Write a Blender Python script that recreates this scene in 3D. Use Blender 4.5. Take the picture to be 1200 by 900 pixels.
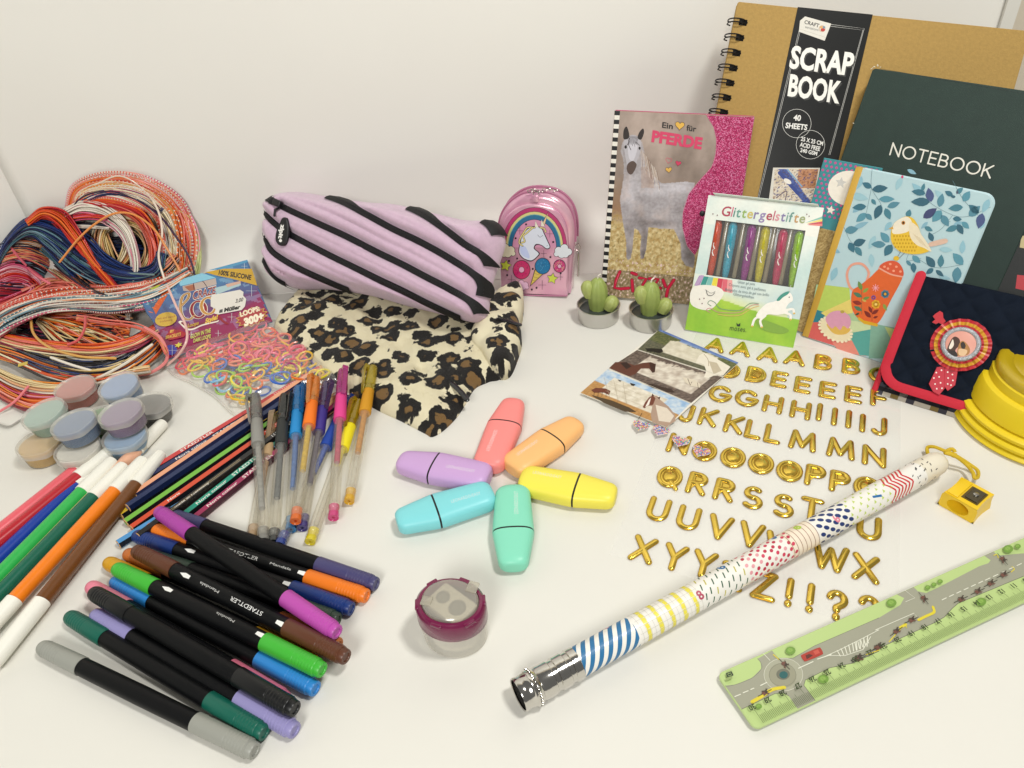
import bpy, bmesh, math, random
import numpy as np
from mathutils import Vector, Matrix, noise
from mathutils.geometry import tessellate_polygon

for o in list(bpy.data.objects): bpy.data.objects.remove(o, do_unlink=True)
SC = bpy.context.scene
COL = SC.collection
rnd = random.Random(7)
R = math.radians

# ---------------------------------------------------------------- camera
CF, CP, CR, CH = 850.0, R(37.2), R(-4.5), 0.39      # focal px (1200 wide), pitch, roll, height
FW = Vector((0, math.cos(CP), -math.sin(CP))); RT = Vector((1, 0, 0)); UP = Vector((0, math.sin(CP), math.cos(CP)))
cr, sr = math.cos(CR), math.sin(CR)
CX = RT * cr + UP * sr; CY = UP * cr - RT * sr
CAMP = Vector((0, 0, CH))
cam = bpy.data.objects.new('camera', bpy.data.cameras.new('camera')); COL.objects.link(cam)
cam.matrix_world = Matrix(((CX.x, CY.x, -FW.x, 0), (CX.y, CY.y, -FW.y, 0), (CX.z, CY.z, -FW.z, CH), (0, 0, 0, 1)))
cam.data.sensor_width = 36; cam.data.lens = 36 * CF / 1200
cam.data.clip_start = 0.01; cam.data.clip_end = 30
cam.data.dof.use_dof = False
SC.camera = cam

# ---------------------------------------------------------------- light and exposure
W = bpy.data.worlds.new('World'); SC.world = W; W.use_nodes = True
W.node_tree.nodes['Background'].inputs[0].default_value = (1.0, 0.99, 0.955, 1)
W.node_tree.nodes['Background'].inputs[1].default_value = 0.17
def area(name, loc, target, size, power, col):
    l = bpy.data.lights.new(name, 'AREA'); l.shape = 'DISK'; l.size = size; l.energy = power; l.color = col
    o = bpy.data.objects.new(name, l); COL.objects.link(o); o.location = loc
    o.rotation_euler = (Vector(target) - Vector(loc)).to_track_quat('-Z', 'Y').to_euler(); return o
area('ceiling_lamp', (0.50, 0.15, 1.35), (0.0, 0.65, 0.05), 0.22, 11.9, (1.0, 0.984, 0.938))
area('second_lamp', (-0.30, -0.80, 0.95), (-0.1, 0.80, 0.22), 0.5, 13.2, (1.0, 0.987, 0.948))  # added fill from behind the camera, only to brighten the backdrop
VS = SC.view_settings; VS.view_transform = 'Standard'; VS.look = 'None'; VS.exposure = 0.0; VS.gamma = 1; VS.use_curve_mapping = False
SC.render.resolution_x = 1024; SC.render.resolution_y = 768
SC.cycles.max_bounces = 14; SC.cycles.transparent_max_bounces = 32; SC.cycles.transmission_bounces = 8

# ---------------------------------------------------------------- helpers
def lin(c):
    if isinstance(c, str):
        c = c.lstrip('#'); c = [int(c[i:i+2], 16) / 255 for i in (0, 2, 4)]
    return tuple((x / 12.92 if x <= 0.04045 else ((x + 0.055) / 1.055) ** 2.4) for x in c[:3])
MATS = {}
def mat(name, col='#808080', rough=0.5, metal=0.0, bump=0.0, bscale=400, coat=0.0, var=0.0, vscale=60, trans=0.0, sheen=0.0, attr=False, spec=0.5, ior=1.45):
    if name in MATS: return MATS[name]
    m = bpy.data.materials.new(name); m.use_nodes = True; MATS[name] = m
    nt = m.node_tree; N = nt.nodes; L = nt.links; b = N['Principled BSDF']
    c = lin(col)
    b.inputs['Roughness'].default_value = rough; b.inputs['Metallic'].default_value = metal
    b.inputs['Coat Weight'].default_value = coat; b.inputs['Coat Roughness'].default_value = 0.15
    b.inputs['Sheen Weight'].default_value = sheen; b.inputs['Specular IOR Level'].default_value = spec
    b.inputs['Transmission Weight'].default_value = trans; b.inputs['IOR'].default_value = ior
    tc = N.new('ShaderNodeTexCoord')
    src = None
    if attr:
        a = N.new('ShaderNodeAttribute'); a.attribute_name = 'Col'; src = a.outputs['Color']
        L.new(src, b.inputs['Base Color'])
    else: b.inputs['Base Color'].default_value = (*c, 1)
    if var > 0:
        n = N.new('ShaderNodeTexNoise'); n.inputs['Scale'].default_value = vscale; n.inputs['Detail'].default_value = 5
        L.new(tc.outputs['Object'], n.inputs['Vector'])
        mr = N.new('ShaderNodeMapRange'); mr.inputs[1].default_value = 0.3; mr.inputs[2].default_value = 0.7
        mr.inputs[3].default_value = 1 - var; mr.inputs[4].default_value = 1 + var * 0.6
        L.new(n.outputs['Fac'], mr.inputs[0])
        h = N.new('ShaderNodeHueSaturation')
        if src: L.new(src, h.inputs['Color'])
        else: h.inputs['Color'].default_value = (*c, 1)
        L.new(mr.outputs[0], h.inputs['Value']); L.new(h.outputs[0], b.inputs['Base Color'])
    if bump > 0:
        n = N.new('ShaderNodeTexNoise'); n.inputs['Scale'].default_value = bscale; n.inputs['Detail'].default_value = 4
        L.new(tc.outputs['Object'], n.inputs['Vector'])
        bp = N.new('ShaderNodeBump'); bp.inputs['Strength'].default_value = bump; bp.inputs['Distance'].default_value = 0.001
        L.new(n.outputs['Fac'], bp.inputs['Height']); L.new(bp.outputs[0], b.inputs['Normal'])
    return m
def clear(name, col='#ffffff', opac=0.15, rough=0.08, frost=0.0, spec=1.0):
    """clear plastic: see-through film with a tint, a little milky body and a glossy surface"""
    if name in MATS: return MATS[name]
    m = bpy.data.materials.new(name); m.use_nodes = True; MATS[name] = m
    nt = m.node_tree; N = nt.nodes; L = nt.links; N.remove(N['Principled BSDF']); out = N['Material Output']
    t = N.new('ShaderNodeBsdfTransparent'); t.inputs[0].default_value = (*[0.25 + 0.75 * x for x in lin(col)], 1) if frost == 0 else (*lin(col), 1)
    d = N.new('ShaderNodeBsdfPrincipled'); d.inputs['Base Color'].default_value = (*lin(col), 1); d.inputs['Roughness'].default_value = max(rough, 0.25)
    m1 = N.new('ShaderNodeMixShader'); m1.inputs[0].default_value = opac; L.new(t.outputs[0], m1.inputs[1]); L.new(d.outputs[0], m1.inputs[2])
    g = N.new('ShaderNodeBsdfGlossy'); g.inputs['Roughness'].default_value = rough; g.inputs[0].default_value = (spec, spec, spec, 1)
    lw = N.new('ShaderNodeLayerWeight'); lw.inputs[0].default_value = 0.5
    pw = N.new('ShaderNodeMath'); pw.operation = 'POWER'; pw.inputs[1].default_value = 3.5; L.new(lw.outputs['Facing'], pw.inputs[0])
    fr = N.new('ShaderNodeMath'); fr.operation = 'MULTIPLY_ADD'; fr.inputs[1].default_value = 0.45; fr.inputs[2].default_value = 0.035; L.new(pw.outputs[0], fr.inputs[0])
    m2 = N.new('ShaderNodeMixShader'); L.new(fr.outputs[0], m2.inputs[0]); L.new(m1.outputs[0], m2.inputs[1]); L.new(g.outputs[0], m2.inputs[2])
    L.new(m2.outputs[0], out.inputs[0]); return m
PRINT = mat('printed_paper', attr=True, rough=0.42, var=0.04, vscale=300)
PRINTG = mat('printed_gloss', attr=True, rough=0.25, coat=0.3)

class MB:
    def __init__(s): s.v = []; s.f = []; s.c = []; s.m = []
    def add(s, vf, col=None, M=None, mi=0):
        v, f = vf; b = len(s.v)
        if M is not None: v = [M @ Vector(p) for p in v]
        s.v += [tuple(p) for p in v]; s.f += [tuple(i + b for i in q) for q in f]
        s.c += ([col] * len(f)) if not (isinstance(col, list)) else col
        s.m += [mi] * len(f); return s
    def build(s, name, mats, parent=None, smooth=True, angle=35, label=None, stuff=False, M=None):
        me = bpy.data.meshes.new(name); me.from_pydata(s.v, [], s.f); me.update()
        for m in (mats if isinstance(mats, (list, tuple)) else [mats]): me.materials.append(m)
        if len(set(s.m)) > 1: me.polygons.foreach_set('material_index', s.m)
        if any(c is not None for c in s.c):
            at = me.color_attributes.new('Col', 'FLOAT_COLOR', 'CORNER'); arr = []
            for q, c in zip(s.f, s.c):
                c = c or (0.5, 0.5, 0.5)
                if isinstance(c[0], (tuple, list)):
                    for cc in c: arr += [*cc, 1.0]
                else: arr += [*c, 1.0] * len(q)
            at.data.foreach_set('color', arr)
        if smooth:
            me.shade_smooth(); me.set_sharp_from_angle(angle=R(angle))
        o = bpy.data.objects.new(name, me); COL.objects.link(o)
        if parent: o.parent = parent
        if M is not None: o.matrix_local = M
        if label: o['label'] = label
        if stuff: o['kind'] = 'stuff'
        return o
def part(name, vf, m, parent, **k): return MB().add(vf).build(name, m, parent, **k)
def thing(name, label, cat, M=None, group=None):
    o = bpy.data.objects.new(name, None); COL.objects.link(o); o.empty_display_size = 0.01
    if M is not None: o.matrix_world = M
    o['label'] = label; o['category'] = cat
    if group: o['group'] = group
    return o
def tag(o, label, cat, group=None):
    o['label'] = label; o['category'] = cat
    if group: o['group'] = group
    return o

# shapes -> (verts, faces)
def lathe(prof, n=24, axis='z', sx=1, sy=1, cap=True):
    v = []; f = []
    for z, r in prof:
        for i in range(n):
            a = 2 * math.pi * i / n; x, y = r * math.cos(a) * sx, r * math.sin(a) * sy
            v.append((x, y, z) if axis == 'z' else (z, x, y))
    for k in range(len(prof) - 1):
        for i in range(n):
            j = (i + 1) % n; f.append((k*n+i, k*n+j, (k+1)*n+j, (k+1)*n+i))
    if cap:
        if prof[0][1] > 1e-7: f.append(tuple(range(n))[::-1])
        if prof[-1][1] > 1e-7: f.append(tuple((len(prof)-1)*n + i for i in range(n)))
    return v, f
def box(x0, x1, y0, y1, z0, z1):
    v = [(x, y, z) for z in (z0, z1) for y in (y0, y1) for x in (x0, x1)]
    return v, [(0,2,3,1), (4,5,7,6), (0,1,5,4), (2,6,7,3), (0,4,6,2), (1,3,7,5)]
def rbox(x0, x1, y0, y1, z0, z1, b=0.001, seg=2):
    bm = bmesh.new(); vs = [bm.verts.new(p) for p in box(x0, x1, y0, y1, z0, z1)[0]]
    for q in box(0,1,0,1,0,1)[1]: bm.faces.new([vs[i] for i in q])
    bmesh.ops.bevel(bm, geom=bm.edges[:], offset=b, segments=seg, affect='EDGES', profile=0.5)
    bm.normal_update(); v = [tuple(p.co) for p in bm.verts]; bm.verts.index_update(); f = [tuple(x.index for x in q.verts) for q in bm.faces]; bm.free(); return v, f
def extrude(pts, z0, z1, bev=0.0):
    """prism of a 2D outline, optional small chamfer at the top edge"""
    n = len(pts); area2 = sum(pts[i][0]*pts[(i+1)%n][1] - pts[(i+1)%n][0]*pts[i][1] for i in range(n))
    if area2 < 0: pts = pts[::-1]
    P = [Vector((p[0], p[1])) for p in pts]
    rings = [(P, z0)]
    if bev > 0:
        Q = inset(P, bev); rings += [(P, z1 - bev), (Q, z1)]
    else: rings += [(P, z1)]
    v = []; f = []
    for ring, z in rings: v += [(p.x, p.y, z) for p in ring]
    for k in range(len(rings) - 1):
        for i in range(n): j = (i+1) % n; f.append((k*n+i, k*n+j, (k+1)*n+j, (k+1)*n+i))
    top = (len(rings)-1)*n
    for t in tessellate_polygon([[Vector((p.x, p.y, 0)) for p in rings[-1][0]]]):
        a, b, c = t; pa, pb, pc = (rings[-1][0][i] for i in (a, b, c))
        up = (pb - pa).cross(pc - pa) > 0
        f.append((top+a, top+b, top+c) if up else (top+a, top+c, top+b))
        f.append((a, c, b) if up else (a, b, c))
    return v, f
def inset(P, d):
    n = len(P); out = []
    for i in range(n):
        a, b, c = P[i-1], P[i], P[(i+1) % n]; e1 = (b-a); e2 = (c-b)
        if e1.length < 1e-9 or e2.length < 1e-9: out.append(b); continue
        e1 = e1.normalized(); e2 = e2.normalized(); n1 = Vector((-e1.y, e1.x)); n2 = Vector((-e2.y, e2.x)); m = n1 + n2
        if m.length < 1e-6: m = n1
        m = m.normalized(); out.append(b + m * (d / max(0.5, m.dot(n1))))
    return out
def spline(pts, n=8, closed=False):
    """catmull-rom through points (any dimension)"""
    P = [np.array(p, float) for p in pts]; m = len(P); out = []
    rng = m if closed else m - 1
    for i in range(rng):
        p0 = P[(i-1) % m] if (closed or i > 0) else 2*P[0]-P[1]; p1 = P[i]; p2 = P[(i+1) % m]
        p3 = P[(i+2) % m] if (closed or i < m-2) else 2*P[-1]-P[-2]
        for k in range(n):
            t = k / n; out.append(0.5*((2*p1) + (-p0+p2)*t + (2*p0-5*p1+4*p2-p3)*t*t + (-p0+3*p1-3*p2+p3)*t**3))
    if not closed: out.append(P[-1])
    return [tuple(p) for p in out]
def tube(pts, r, n=6, closed=False, flat=1.0, round_caps=False, cap=True):
    """round tube; flat<1 squashes it in z"""
    P = [Vector(p) if len(p) == 3 else Vector((p[0], p[1], 0)) for p in pts]
    m = len(P); v = []; f = []
    rr = r if callable(r) else (lambda t: r)
    rings = []
    prev = None
    for i, p in enumerate(P):
        if closed: t = P[(i+1) % m] - P[i-1]
        else: t = P[min(i+1, m-1)] - P[max(i-1, 0)]
        if t.length < 1e-12: t = Vector((1, 0, 0))
        t.normalize()
        if flat != 1.0: up = Vector((0, 0, 1))
        elif prev is None: up = Vector((0, 0, 1)) if abs(t.z) < 0.9 else Vector((1, 0, 0))
        else: up = prev
        s = t.cross(up)
        if s.length < 1e-9: s = Vector((1, 0, 0))
        s.normalize(); u = s.cross(t).normalized(); prev = u
        rings.append((p, s, u, t, rr(i / max(1, m-1))))
    if round_caps and not closed:
        p, s, u, t, q = rings[0]; e = []
        for a in (80, 50, 22): e.append((p - t*q*math.sin(R(a)), s, u, t, q*math.cos(R(a))))
        p, s, u, t, q = rings[-1]; g = []
        for a in (22, 50, 80): g.append((p + t*q*math.sin(R(a)), s, u, t, q*math.cos(R(a))))
        rings = e + rings + g
    for p, s, u, t, q in rings:
        for k in range(n):
            a = 2*math.pi*(k+0.5)/n; w = s*(math.cos(a)*q) + u*(math.sin(a)*q*flat); v.append(tuple(p + w))
    M = len(rings)
    for i in range(M if closed else M-1):
        for k in range(n):
            a, b = i*n+k, i*n+(k+1) % n; c, d = ((i+1) % M)*n+(k+1) % n, ((i+1) % M)*n+k; f.append((a, b, c, d))
    if not closed and cap: f.append(tuple(range(n))[::-1]); f.append(tuple((M-1)*n+k for k in range(n)))
    return v, f
def crisp(pts, lim=38):
    """cut a stroke at its sharp corners so that each run keeps its full width"""
    runs = [[pts[0]]]
    for i in range(1, len(pts)):
        runs[-1].append(pts[i])
        if i < len(pts)-1:
            a = Vector(pts[i])-Vector(pts[i-1]); b = Vector(pts[i+1])-Vector(pts[i])
            if a.length > 1e-9 and b.length > 1e-9 and a.angle(b) > R(lim): runs.append([pts[i]])
    return runs
def frame(A, B, up=(0, 0, 1)):
    """matrix with x from A to B, z near up, origin A"""
    A = Vector(A); B = Vector(B); x = (B-A).normalized(); y = Vector(up).cross(x).normalized(); z = x.cross(y)
    return Matrix(((x.x, y.x, z.x, A.x), (x.y, y.y, z.y, A.y), (x.z, y.z, z.z, A.z), (0, 0, 0, 1)))
def T(px, py, z=0.0):
    """point at height z seen at a place of the photograph (1200 x 900)"""
    d = ray(px, py); return CAMP + d * ((z - CH) / d.z)
def ray(px, py): return FW * CF + CX * (px - 600) - CY * (py - 450)
def unproj(p):
    d = Vector(p)-CAMP; z = d.dot(FW); return (600+CF*d.dot(CX)/z, 450-CF*d.dot(CY)/z)
class Plane:
    def __init__(s, O, U, V):
        s.O = Vector(O); s.U = Vector(U).normalized(); V = Vector(V); s.V = (V - s.U * V.dot(s.U)).normalized(); s.N = s.U.cross(s.V)
        s.M = Matrix(((s.U.x, s.V.x, s.N.x, s.O.x), (s.U.y, s.V.y, s.N.y, s.O.y), (s.U.z, s.V.z, s.N.z, s.O.z), (0, 0, 0, 1)))
    def loc(s, px, py, h=0.0):
        d = ray(px, py); t = (s.O + s.N*h - CAMP).dot(s.N) / d.dot(s.N); q = CAMP + d*t - s.O; return Vector((q.dot(s.U), q.dot(s.V)))
def book_plane(x, y, ya, le, ip, w, h):
    U = Vector((math.cos(ya), math.sin(ya), 0)); N = Vector((math.sin(ya), -math.cos(ya), 0)); V = Vector((0, 0, 1))*math.cos(le) - N*math.sin(le)
    u = U*math.cos(ip) + V*math.sin(ip); v = -U*math.sin(ip) + V*math.cos(ip)
    zz = min(0, (u*w).z, (u*w+v*h).z, (v*h).z); return Plane((x, y, -zz), u, v)
_tc = {}
def text2d(s, bold=0.0, spacing=1.0):
    k = (s, bold, spacing)
    if k in _tc: return _tc[k]
    cu = bpy.data.curves.new('t', 'FONT'); cu.body = s; cu.size = 1; cu.offset = bold; cu.space_character = spacing; cu.resolution_u = 3; cu.fill_mode = 'FRONT'
    ob = bpy.data.objects.new('t', cu); COL.objects.link(ob); bpy.context.view_layer.update()
    me = bpy.data.meshes.new_from_object(ob.evaluated_get(bpy.context.evaluated_depsgraph_get()))
    v = [(p.co.x, p.co.y) for p in me.vertices]; f = [tuple(q.vertices) for q in me.polygons]
    bpy.data.objects.remove(ob); bpy.data.curves.remove(cu); bpy.data.meshes.remove(me)
    x0 = min(p[0] for p in v); x1 = max(p[0] for p in v)
    v = [((p[0]-x0), p[1]) for p in v]; _tc[k] = (v, f, x1-x0); return _tc[k]
def arc(cx, cy, rx, ry, a0, a1, n=10): return [(cx + rx*math.cos(R(a0+(a1-a0)*i/n)), cy + ry*math.sin(R(a0+(a1-a0)*i/n))) for i in range(n+1)]
# stroke lettering: glyph -> (width, list of strokes)
GL = {
 'A': (.84, [[(0,0),(.42,1),(.84,0)], [(.15,.33),(.69,.33)]]),
 'B': (.64, [[(0,0),(0,1),(.33,1)]+arc(.33,.76,.25,.24,90,-90)+[(0,.52)], [(0,.52),(.36,.52)]+arc(.36,.26,.28,.26,90,-90)+[(0,0)]]),
 'C': (.86, [arc(.5,.5,.5,.5,45,315,18)]),
 'D': (.76, [[(0,0),(0,1),(.28,1)]+arc(.28,.5,.48,.5,90,-90,14)+[(0,0)]]),
 'E': (.56, [[(.56,1),(0,1),(0,0),(.56,0)], [(0,.52),(.5,.52)]]),
 'F': (.56, [[(.56,1),(0,1),(0,0)], [(0,.5),(.48,.5)]]),
 'G': (.95, [arc(.5,.5,.5,.5,45,355,20)+[(.58,.46)]]),
 'H': (.7, [[(0,0),(0,1)], [(.7,0),(.7,1)], [(0,.52),(.7,.52)]]),
 'I': (.0, [[(0,0),(0,1)]]),
 'J': (.42, [[(.42,1),(.42,.25)]+arc(.2,.24,.22,.24,0,-160,8)]),
 'K': (.66, [[(0,0),(0,1)], [(.64,1),(.03,.42)], [(.2,.6),(.66,0)]]),
 'L': (.5, [[(0,1),(0,0),(.5,0)]]),
 'M': (.95, [[(0,0),(.1,1),(.47,.15),(.85,1),(.95,0)]]),
 'N': (.74, [[(0,0),(0,1),(.74,0),(.74,1)]]),
 'O': (1.0, [arc(.5,.5,.5,.5,90,450,26)]),
 'P': (.6, [[(0,0),(0,1),(.32,1)]+arc(.32,.74,.28,.26,90,-90)+[(0,.48)]]),
 'Q': (1.0, [arc(.5,.5,.5,.5,90,450,26), [(.55,.3),(.95,-.05)]]),
 'R': (.62, [[(0,0),(0,1),(.32,1)]+arc(.32,.74,.28,.26,90,-90)+[(0,.48)], [(.28,.48),(.62,0)]]),
 'S': (.62, [arc(.31,.75,.28,.25,50,270,12)+arc(.31,.26,.31,.26,90,-140,12)]),
 'T': (.66, [[(0,1),(.66,1)], [(.33,1),(.33,0)]]),
 'U': (.68, [[(0,1),(0,.34)]+arc(.34,.34,.34,.34,180,360,12)+[(.68,1)]]),
 'V': (.76, [[(0,1),(.38,0),(.76,1)]]),
 'W': (1.1, [[(0,1),(.27,0),(.55,.85),(.83,0),(1.1,1)]]),
 'X': (.72, [[(0,0),(.72,1)], [(0,1),(.72,0)]]),
 'Y': (.7, [[(0,1),(.35,.48),(.7,1)], [(.35,.48),(.35,0)]]),
 'Z': (.64, [[(0,1),(.64,1),(0,0),(.64,0)]]),
 '!': (.0, [[(0,1),(0,.32)], [(0,.04),(0,.0)]]),
 '?': (.5, [arc(.25,.74,.25,.26,170,-60,12)+[(.25,.4),(.25,.3)], [(.25,.04),(.25,0)]]),
 ' ': (.3, []),
}
class Print:
    """flat print lying on a face; every call lies a hair above the one before"""
    def __init__(s, plane=None, step=1.2e-5, z=2e-5, tf=None): s.p = plane; s.mb = MB(); s.z = z; s.st = step; s.tf = tf
    def up(s, k=1): s.z += s.st * k
    def L(s, p):
        if s.tf: p = s.tf(p)
        return s.p.loc(*p) if s.p else Vector(p)
    def raw(s, pts, col):
        pts = [Vector((p[0], p[1], 0)) for p in pts]; f = []
        for a, b, c in tessellate_polygon([pts]):
            f.append((a, b, c) if (pts[b]-pts[a]).cross(pts[c]-pts[a]).z > 0 else (a, c, b))
        s.mb.add(([(p.x, p.y, s.z) for p in pts], f), lin(col) if isinstance(col, str) else col)
    def poly(s, pts, col, smooth=False, same=False):
        if smooth: pts = spline(pts, 5, True)
        s.raw([s.L(p) for p in pts], col)
        if not same: s.up()
    def ell(s, c, rx, ry, col, rot=0, n=18, same=False, a0=0, a1=360):
        q = []
        for i in range(n):
            a = R(a0 + (a1-a0)*i/(n if a1-a0 >= 360 else n-1)); x, y = rx*math.cos(a), ry*math.sin(a)
            q.append((c[0] + x*math.cos(R(rot)) - y*math.sin(R(rot)), c[1] + x*math.sin(R(rot)) + y*math.cos(R(rot))))
        s.poly(q, col, same=same)
    def line(s, pts, w, col, closed=False, smooth=False, same=False):
        """stroke; w in metres"""
        if smooth: pts = spline(pts, 6, closed)
        q = [s.L(p) for p in pts]; q = [(p[0], p[1], s.z) for p in q]
        s.mb.add(tube(q, w/2, 4 if w < 0.0006 else 6, closed=closed, flat=min(.2, 1.6e-5/w), round_caps=not closed), lin(col) if isinstance(col, str) else col)
        if not same: s.up()
    def leaf(s, a, b, w, col, same=True):
        a = np.array(a, float); b = np.array(b, float); d = b-a; n = np.array([-d[1], d[0]])*w; q = []
        for t in (0, .15, .35, .55, .78, 1): q.append(a+d*t+n*math.sin(math.pi*t**.85)**.9*.5)
        for t in (.78, .55, .35, .15): q.append(a+d*t-n*math.sin(math.pi*t**.85)**.9*.5)
        s.poly([tuple(x) for x in q], col, same=same)
    def text(s, t, p0, p1, p2, col, bold=0.0, spacing=1.0, cap=0.72):
        """p0 p1 baseline ends, p2 top of the first letter"""
        v, f, w = text2d(t, bold, spacing); O = s.L(p0); ex = (s.L(p1)-O)/w; ey = (s.L(p2)-O)/cap
        s.mb.add(([(O.x+ex.x*x+ey.x*y, O.y+ex.y*x+ey.y*y, s.z) for x, y in v], f), lin(col) if isinstance(col, str) else col); s.up()
    def strokes(s, t, p0, p1, p2, w, col, gap=.28):
        tot = sum(GL[c][0]+gap for c in t)-gap; O = s.L(p0); ex = (s.L(p1)-O)/tot; ey = s.L(p2)-O; x = 0
        for c in t:
            for st in GL[c][1]:
                q = [O+ex*(x+a)+ey*b for a, b in st]
                for run in crisp([tuple(p) for p in q]): s.mb.add(tube([(p[0], p[1], s.z) for p in run], w/2, 6, flat=1.6e-5/w, round_caps=True), lin(col)); s.z += 2e-6
            x += GL[c][0]+gap
        s.up()
    def grid(s, c00, c10, c11, c01, nx, ny, fn):
        """painted photograph: corners (local or px), fn(u,v)->rgb"""
        A, B, C, D = (s.L(p) for p in (c00, c10, c11, c01)); v = []; f = []; cs = []
        for j in range(ny+1):
            for i in range(nx+1):
                u, w = i/nx, j/ny; p = A*(1-u)*(1-w)+B*u*(1-w)+C*u*w+D*(1-u)*w; v.append((p.x, p.y, s.z))
        col = [[lin(fn(i/nx, j/ny)) for i in range(nx+1)] for j in range(ny+1)]
        for j in range(ny):
            for i in range(nx):
                a = j*(nx+1)+i; f.append((a, a+1, a+nx+2, a+nx+1)); cs.append([col[j][i], col[j][i+1], col[j+1][i+1], col[j+1][i]])
        s.mb.add((v, f), cs); s.up()
    def build(s, name='cover_print', parent=None, m=None, **k): return s.mb.build(name, m or PRINT, parent, smooth=False, **k)
def Z(ox, oy, sc): return lambda x, y: (ox + x/sc, oy + y/sc)
def zz(z, pts): return [z(*p) for p in pts]
def fb(x, y, s=1.0, o=0, oct=4):
    return noise.fractal(Vector((x*s, y*s, o)), 0.8, 2.0, oct)  # about -1..1
def mix(a, b, t):
    t = max(0, min(1, t))
    if isinstance(a, str): a = [int(a.lstrip('#')[i:i+2], 16)/255 for i in (0, 2, 4)]
    if isinstance(b, str): b = [int(b.lstrip('#')[i:i+2], 16)/255 for i in (0, 2, 4)]
    return tuple(x*(1-t)+y*t for x, y in zip(a, b))
def hexc(c): return tuple(int(c.lstrip('#')[i:i+2], 16)/255 for i in (0, 2, 4))
def in_poly(x, y, P):
    c = False; n = len(P); j = n-1
    for i in range(n):
        if (P[i][1] > y) != (P[j][1] > y) and x < (P[j][0]-P[i][0])*(y-P[i][1])/(P[j][1]-P[i][1])+P[i][0]: c = not c
        j = i
    return c
# ================================================================ THE SETTING
def wally(x): return 0.765 - 0.03*x
WX0, WX1 = -0.525, 0.51
paper = mat('white_paper', '#dcdad2', rough=0.55, bump=0.10, bscale=120, var=0.022, vscale=7, spec=0.35)
wallm = mat('white_backdrop', '#e6e4dd', rough=0.7, bump=0.12, bscale=14, var=0.012, vscale=5, spec=0.3)
beige = mat('beige_wall', '#cfc5b3', rough=0.8, bump=0.1, bscale=200, var=0.03, vscale=4)
o = part('table_surface', box(-2.2, 2.2, -1.2, 1.6, -0.03, 0), paper, None, smooth=False); o['kind'] = 'structure'
# backdrop: a white sheet standing behind the things, with a small curve at its foot
mb = MB(); prof = [(-0.06, 0.0006)] + [(-0.06+0.06*math.sin(R(a)), 0.0606-0.06*math.cos(R(a))) for a in range(0, 91, 10)] + [(0.0, 0.1), (0.0, 0.14), (0.0, 0.18), (0.0, 0.22), (0.001, 0.26), (0.002, 0.31), (0.004, 0.45), (0.01, 0.9)]
xs = [WX0 + (WX1-WX0)*i/80 for i in range(81)]; v = []; f = []
for x in xs:
    for d, z in prof:
        w = (0.0026*noise.noise(Vector((x*3, z*4, 1)))+0.0016*noise.noise(Vector((x*9+z*3, z*7, 4))))*(1 if z > .05 else 0); v.append((x, wally(x)+d+w, z))
n = len(prof)
for i in range(80):
    for k in range(n-1): f.append((i*n+k, (i+1)*n+k, (i+1)*n+k+1, i*n+k+1))
o = mb.add((v, f)).build('backdrop_wall', wallm, None); o['kind'] = 'structure'
m = o.modifiers.new('thickness', 'SOLIDIFY'); m.thickness = 0.002; m.offset = -1
# the side sheet on the left that meets the backdrop in a visible crease
o = part('side_wall', [(WX0+.0004, wally(WX0)+.0006, .0006), (WX0-.90, -.2, .0006), (WX0-.90, -.2, .9), (WX0+.0004, wally(WX0)+.0006, .9), (WX0-.006, wally(WX0), .0006), (WX0-.904, -.2, .0006), (WX0-.904, -.2, .9), (WX0-.006, wally(WX0), .9)] and
    ([(WX0+.0004, wally(WX0)+.0006, .0006), (WX0-.90, -.2, .0006), (WX0-.90, -.2, .9), (WX0+.0004, wally(WX0)+.0006, .9), (WX0-.006, wally(WX0), .0006), (WX0-.904, -.2, .0006), (WX0-.904, -.2, .9), (WX0-.006, wally(WX0), .9)],
     [(0,1,2,3), (7,6,5,4), (0,4,5,1), (3,2,6,7), (0,3,7,4), (1,5,6,2)]), wallm, None, smooth=False); o['kind'] = 'structure'
# edge strip of the backdrop and the room wall beyond it
o = part('backdrop_edge', box(WX1-0.012, WX1+0.001, wally(WX1)-0.0045, wally(WX1)-0.0015, 0.001, 0.9), paper, None, smooth=False); o['kind'] = 'structure'
o = part('room_wall', box(-2.2, 2.2, 0.95, 0.97, 0.001, 1.6), beige, None, smooth=False); o['kind'] = 'structure'

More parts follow.
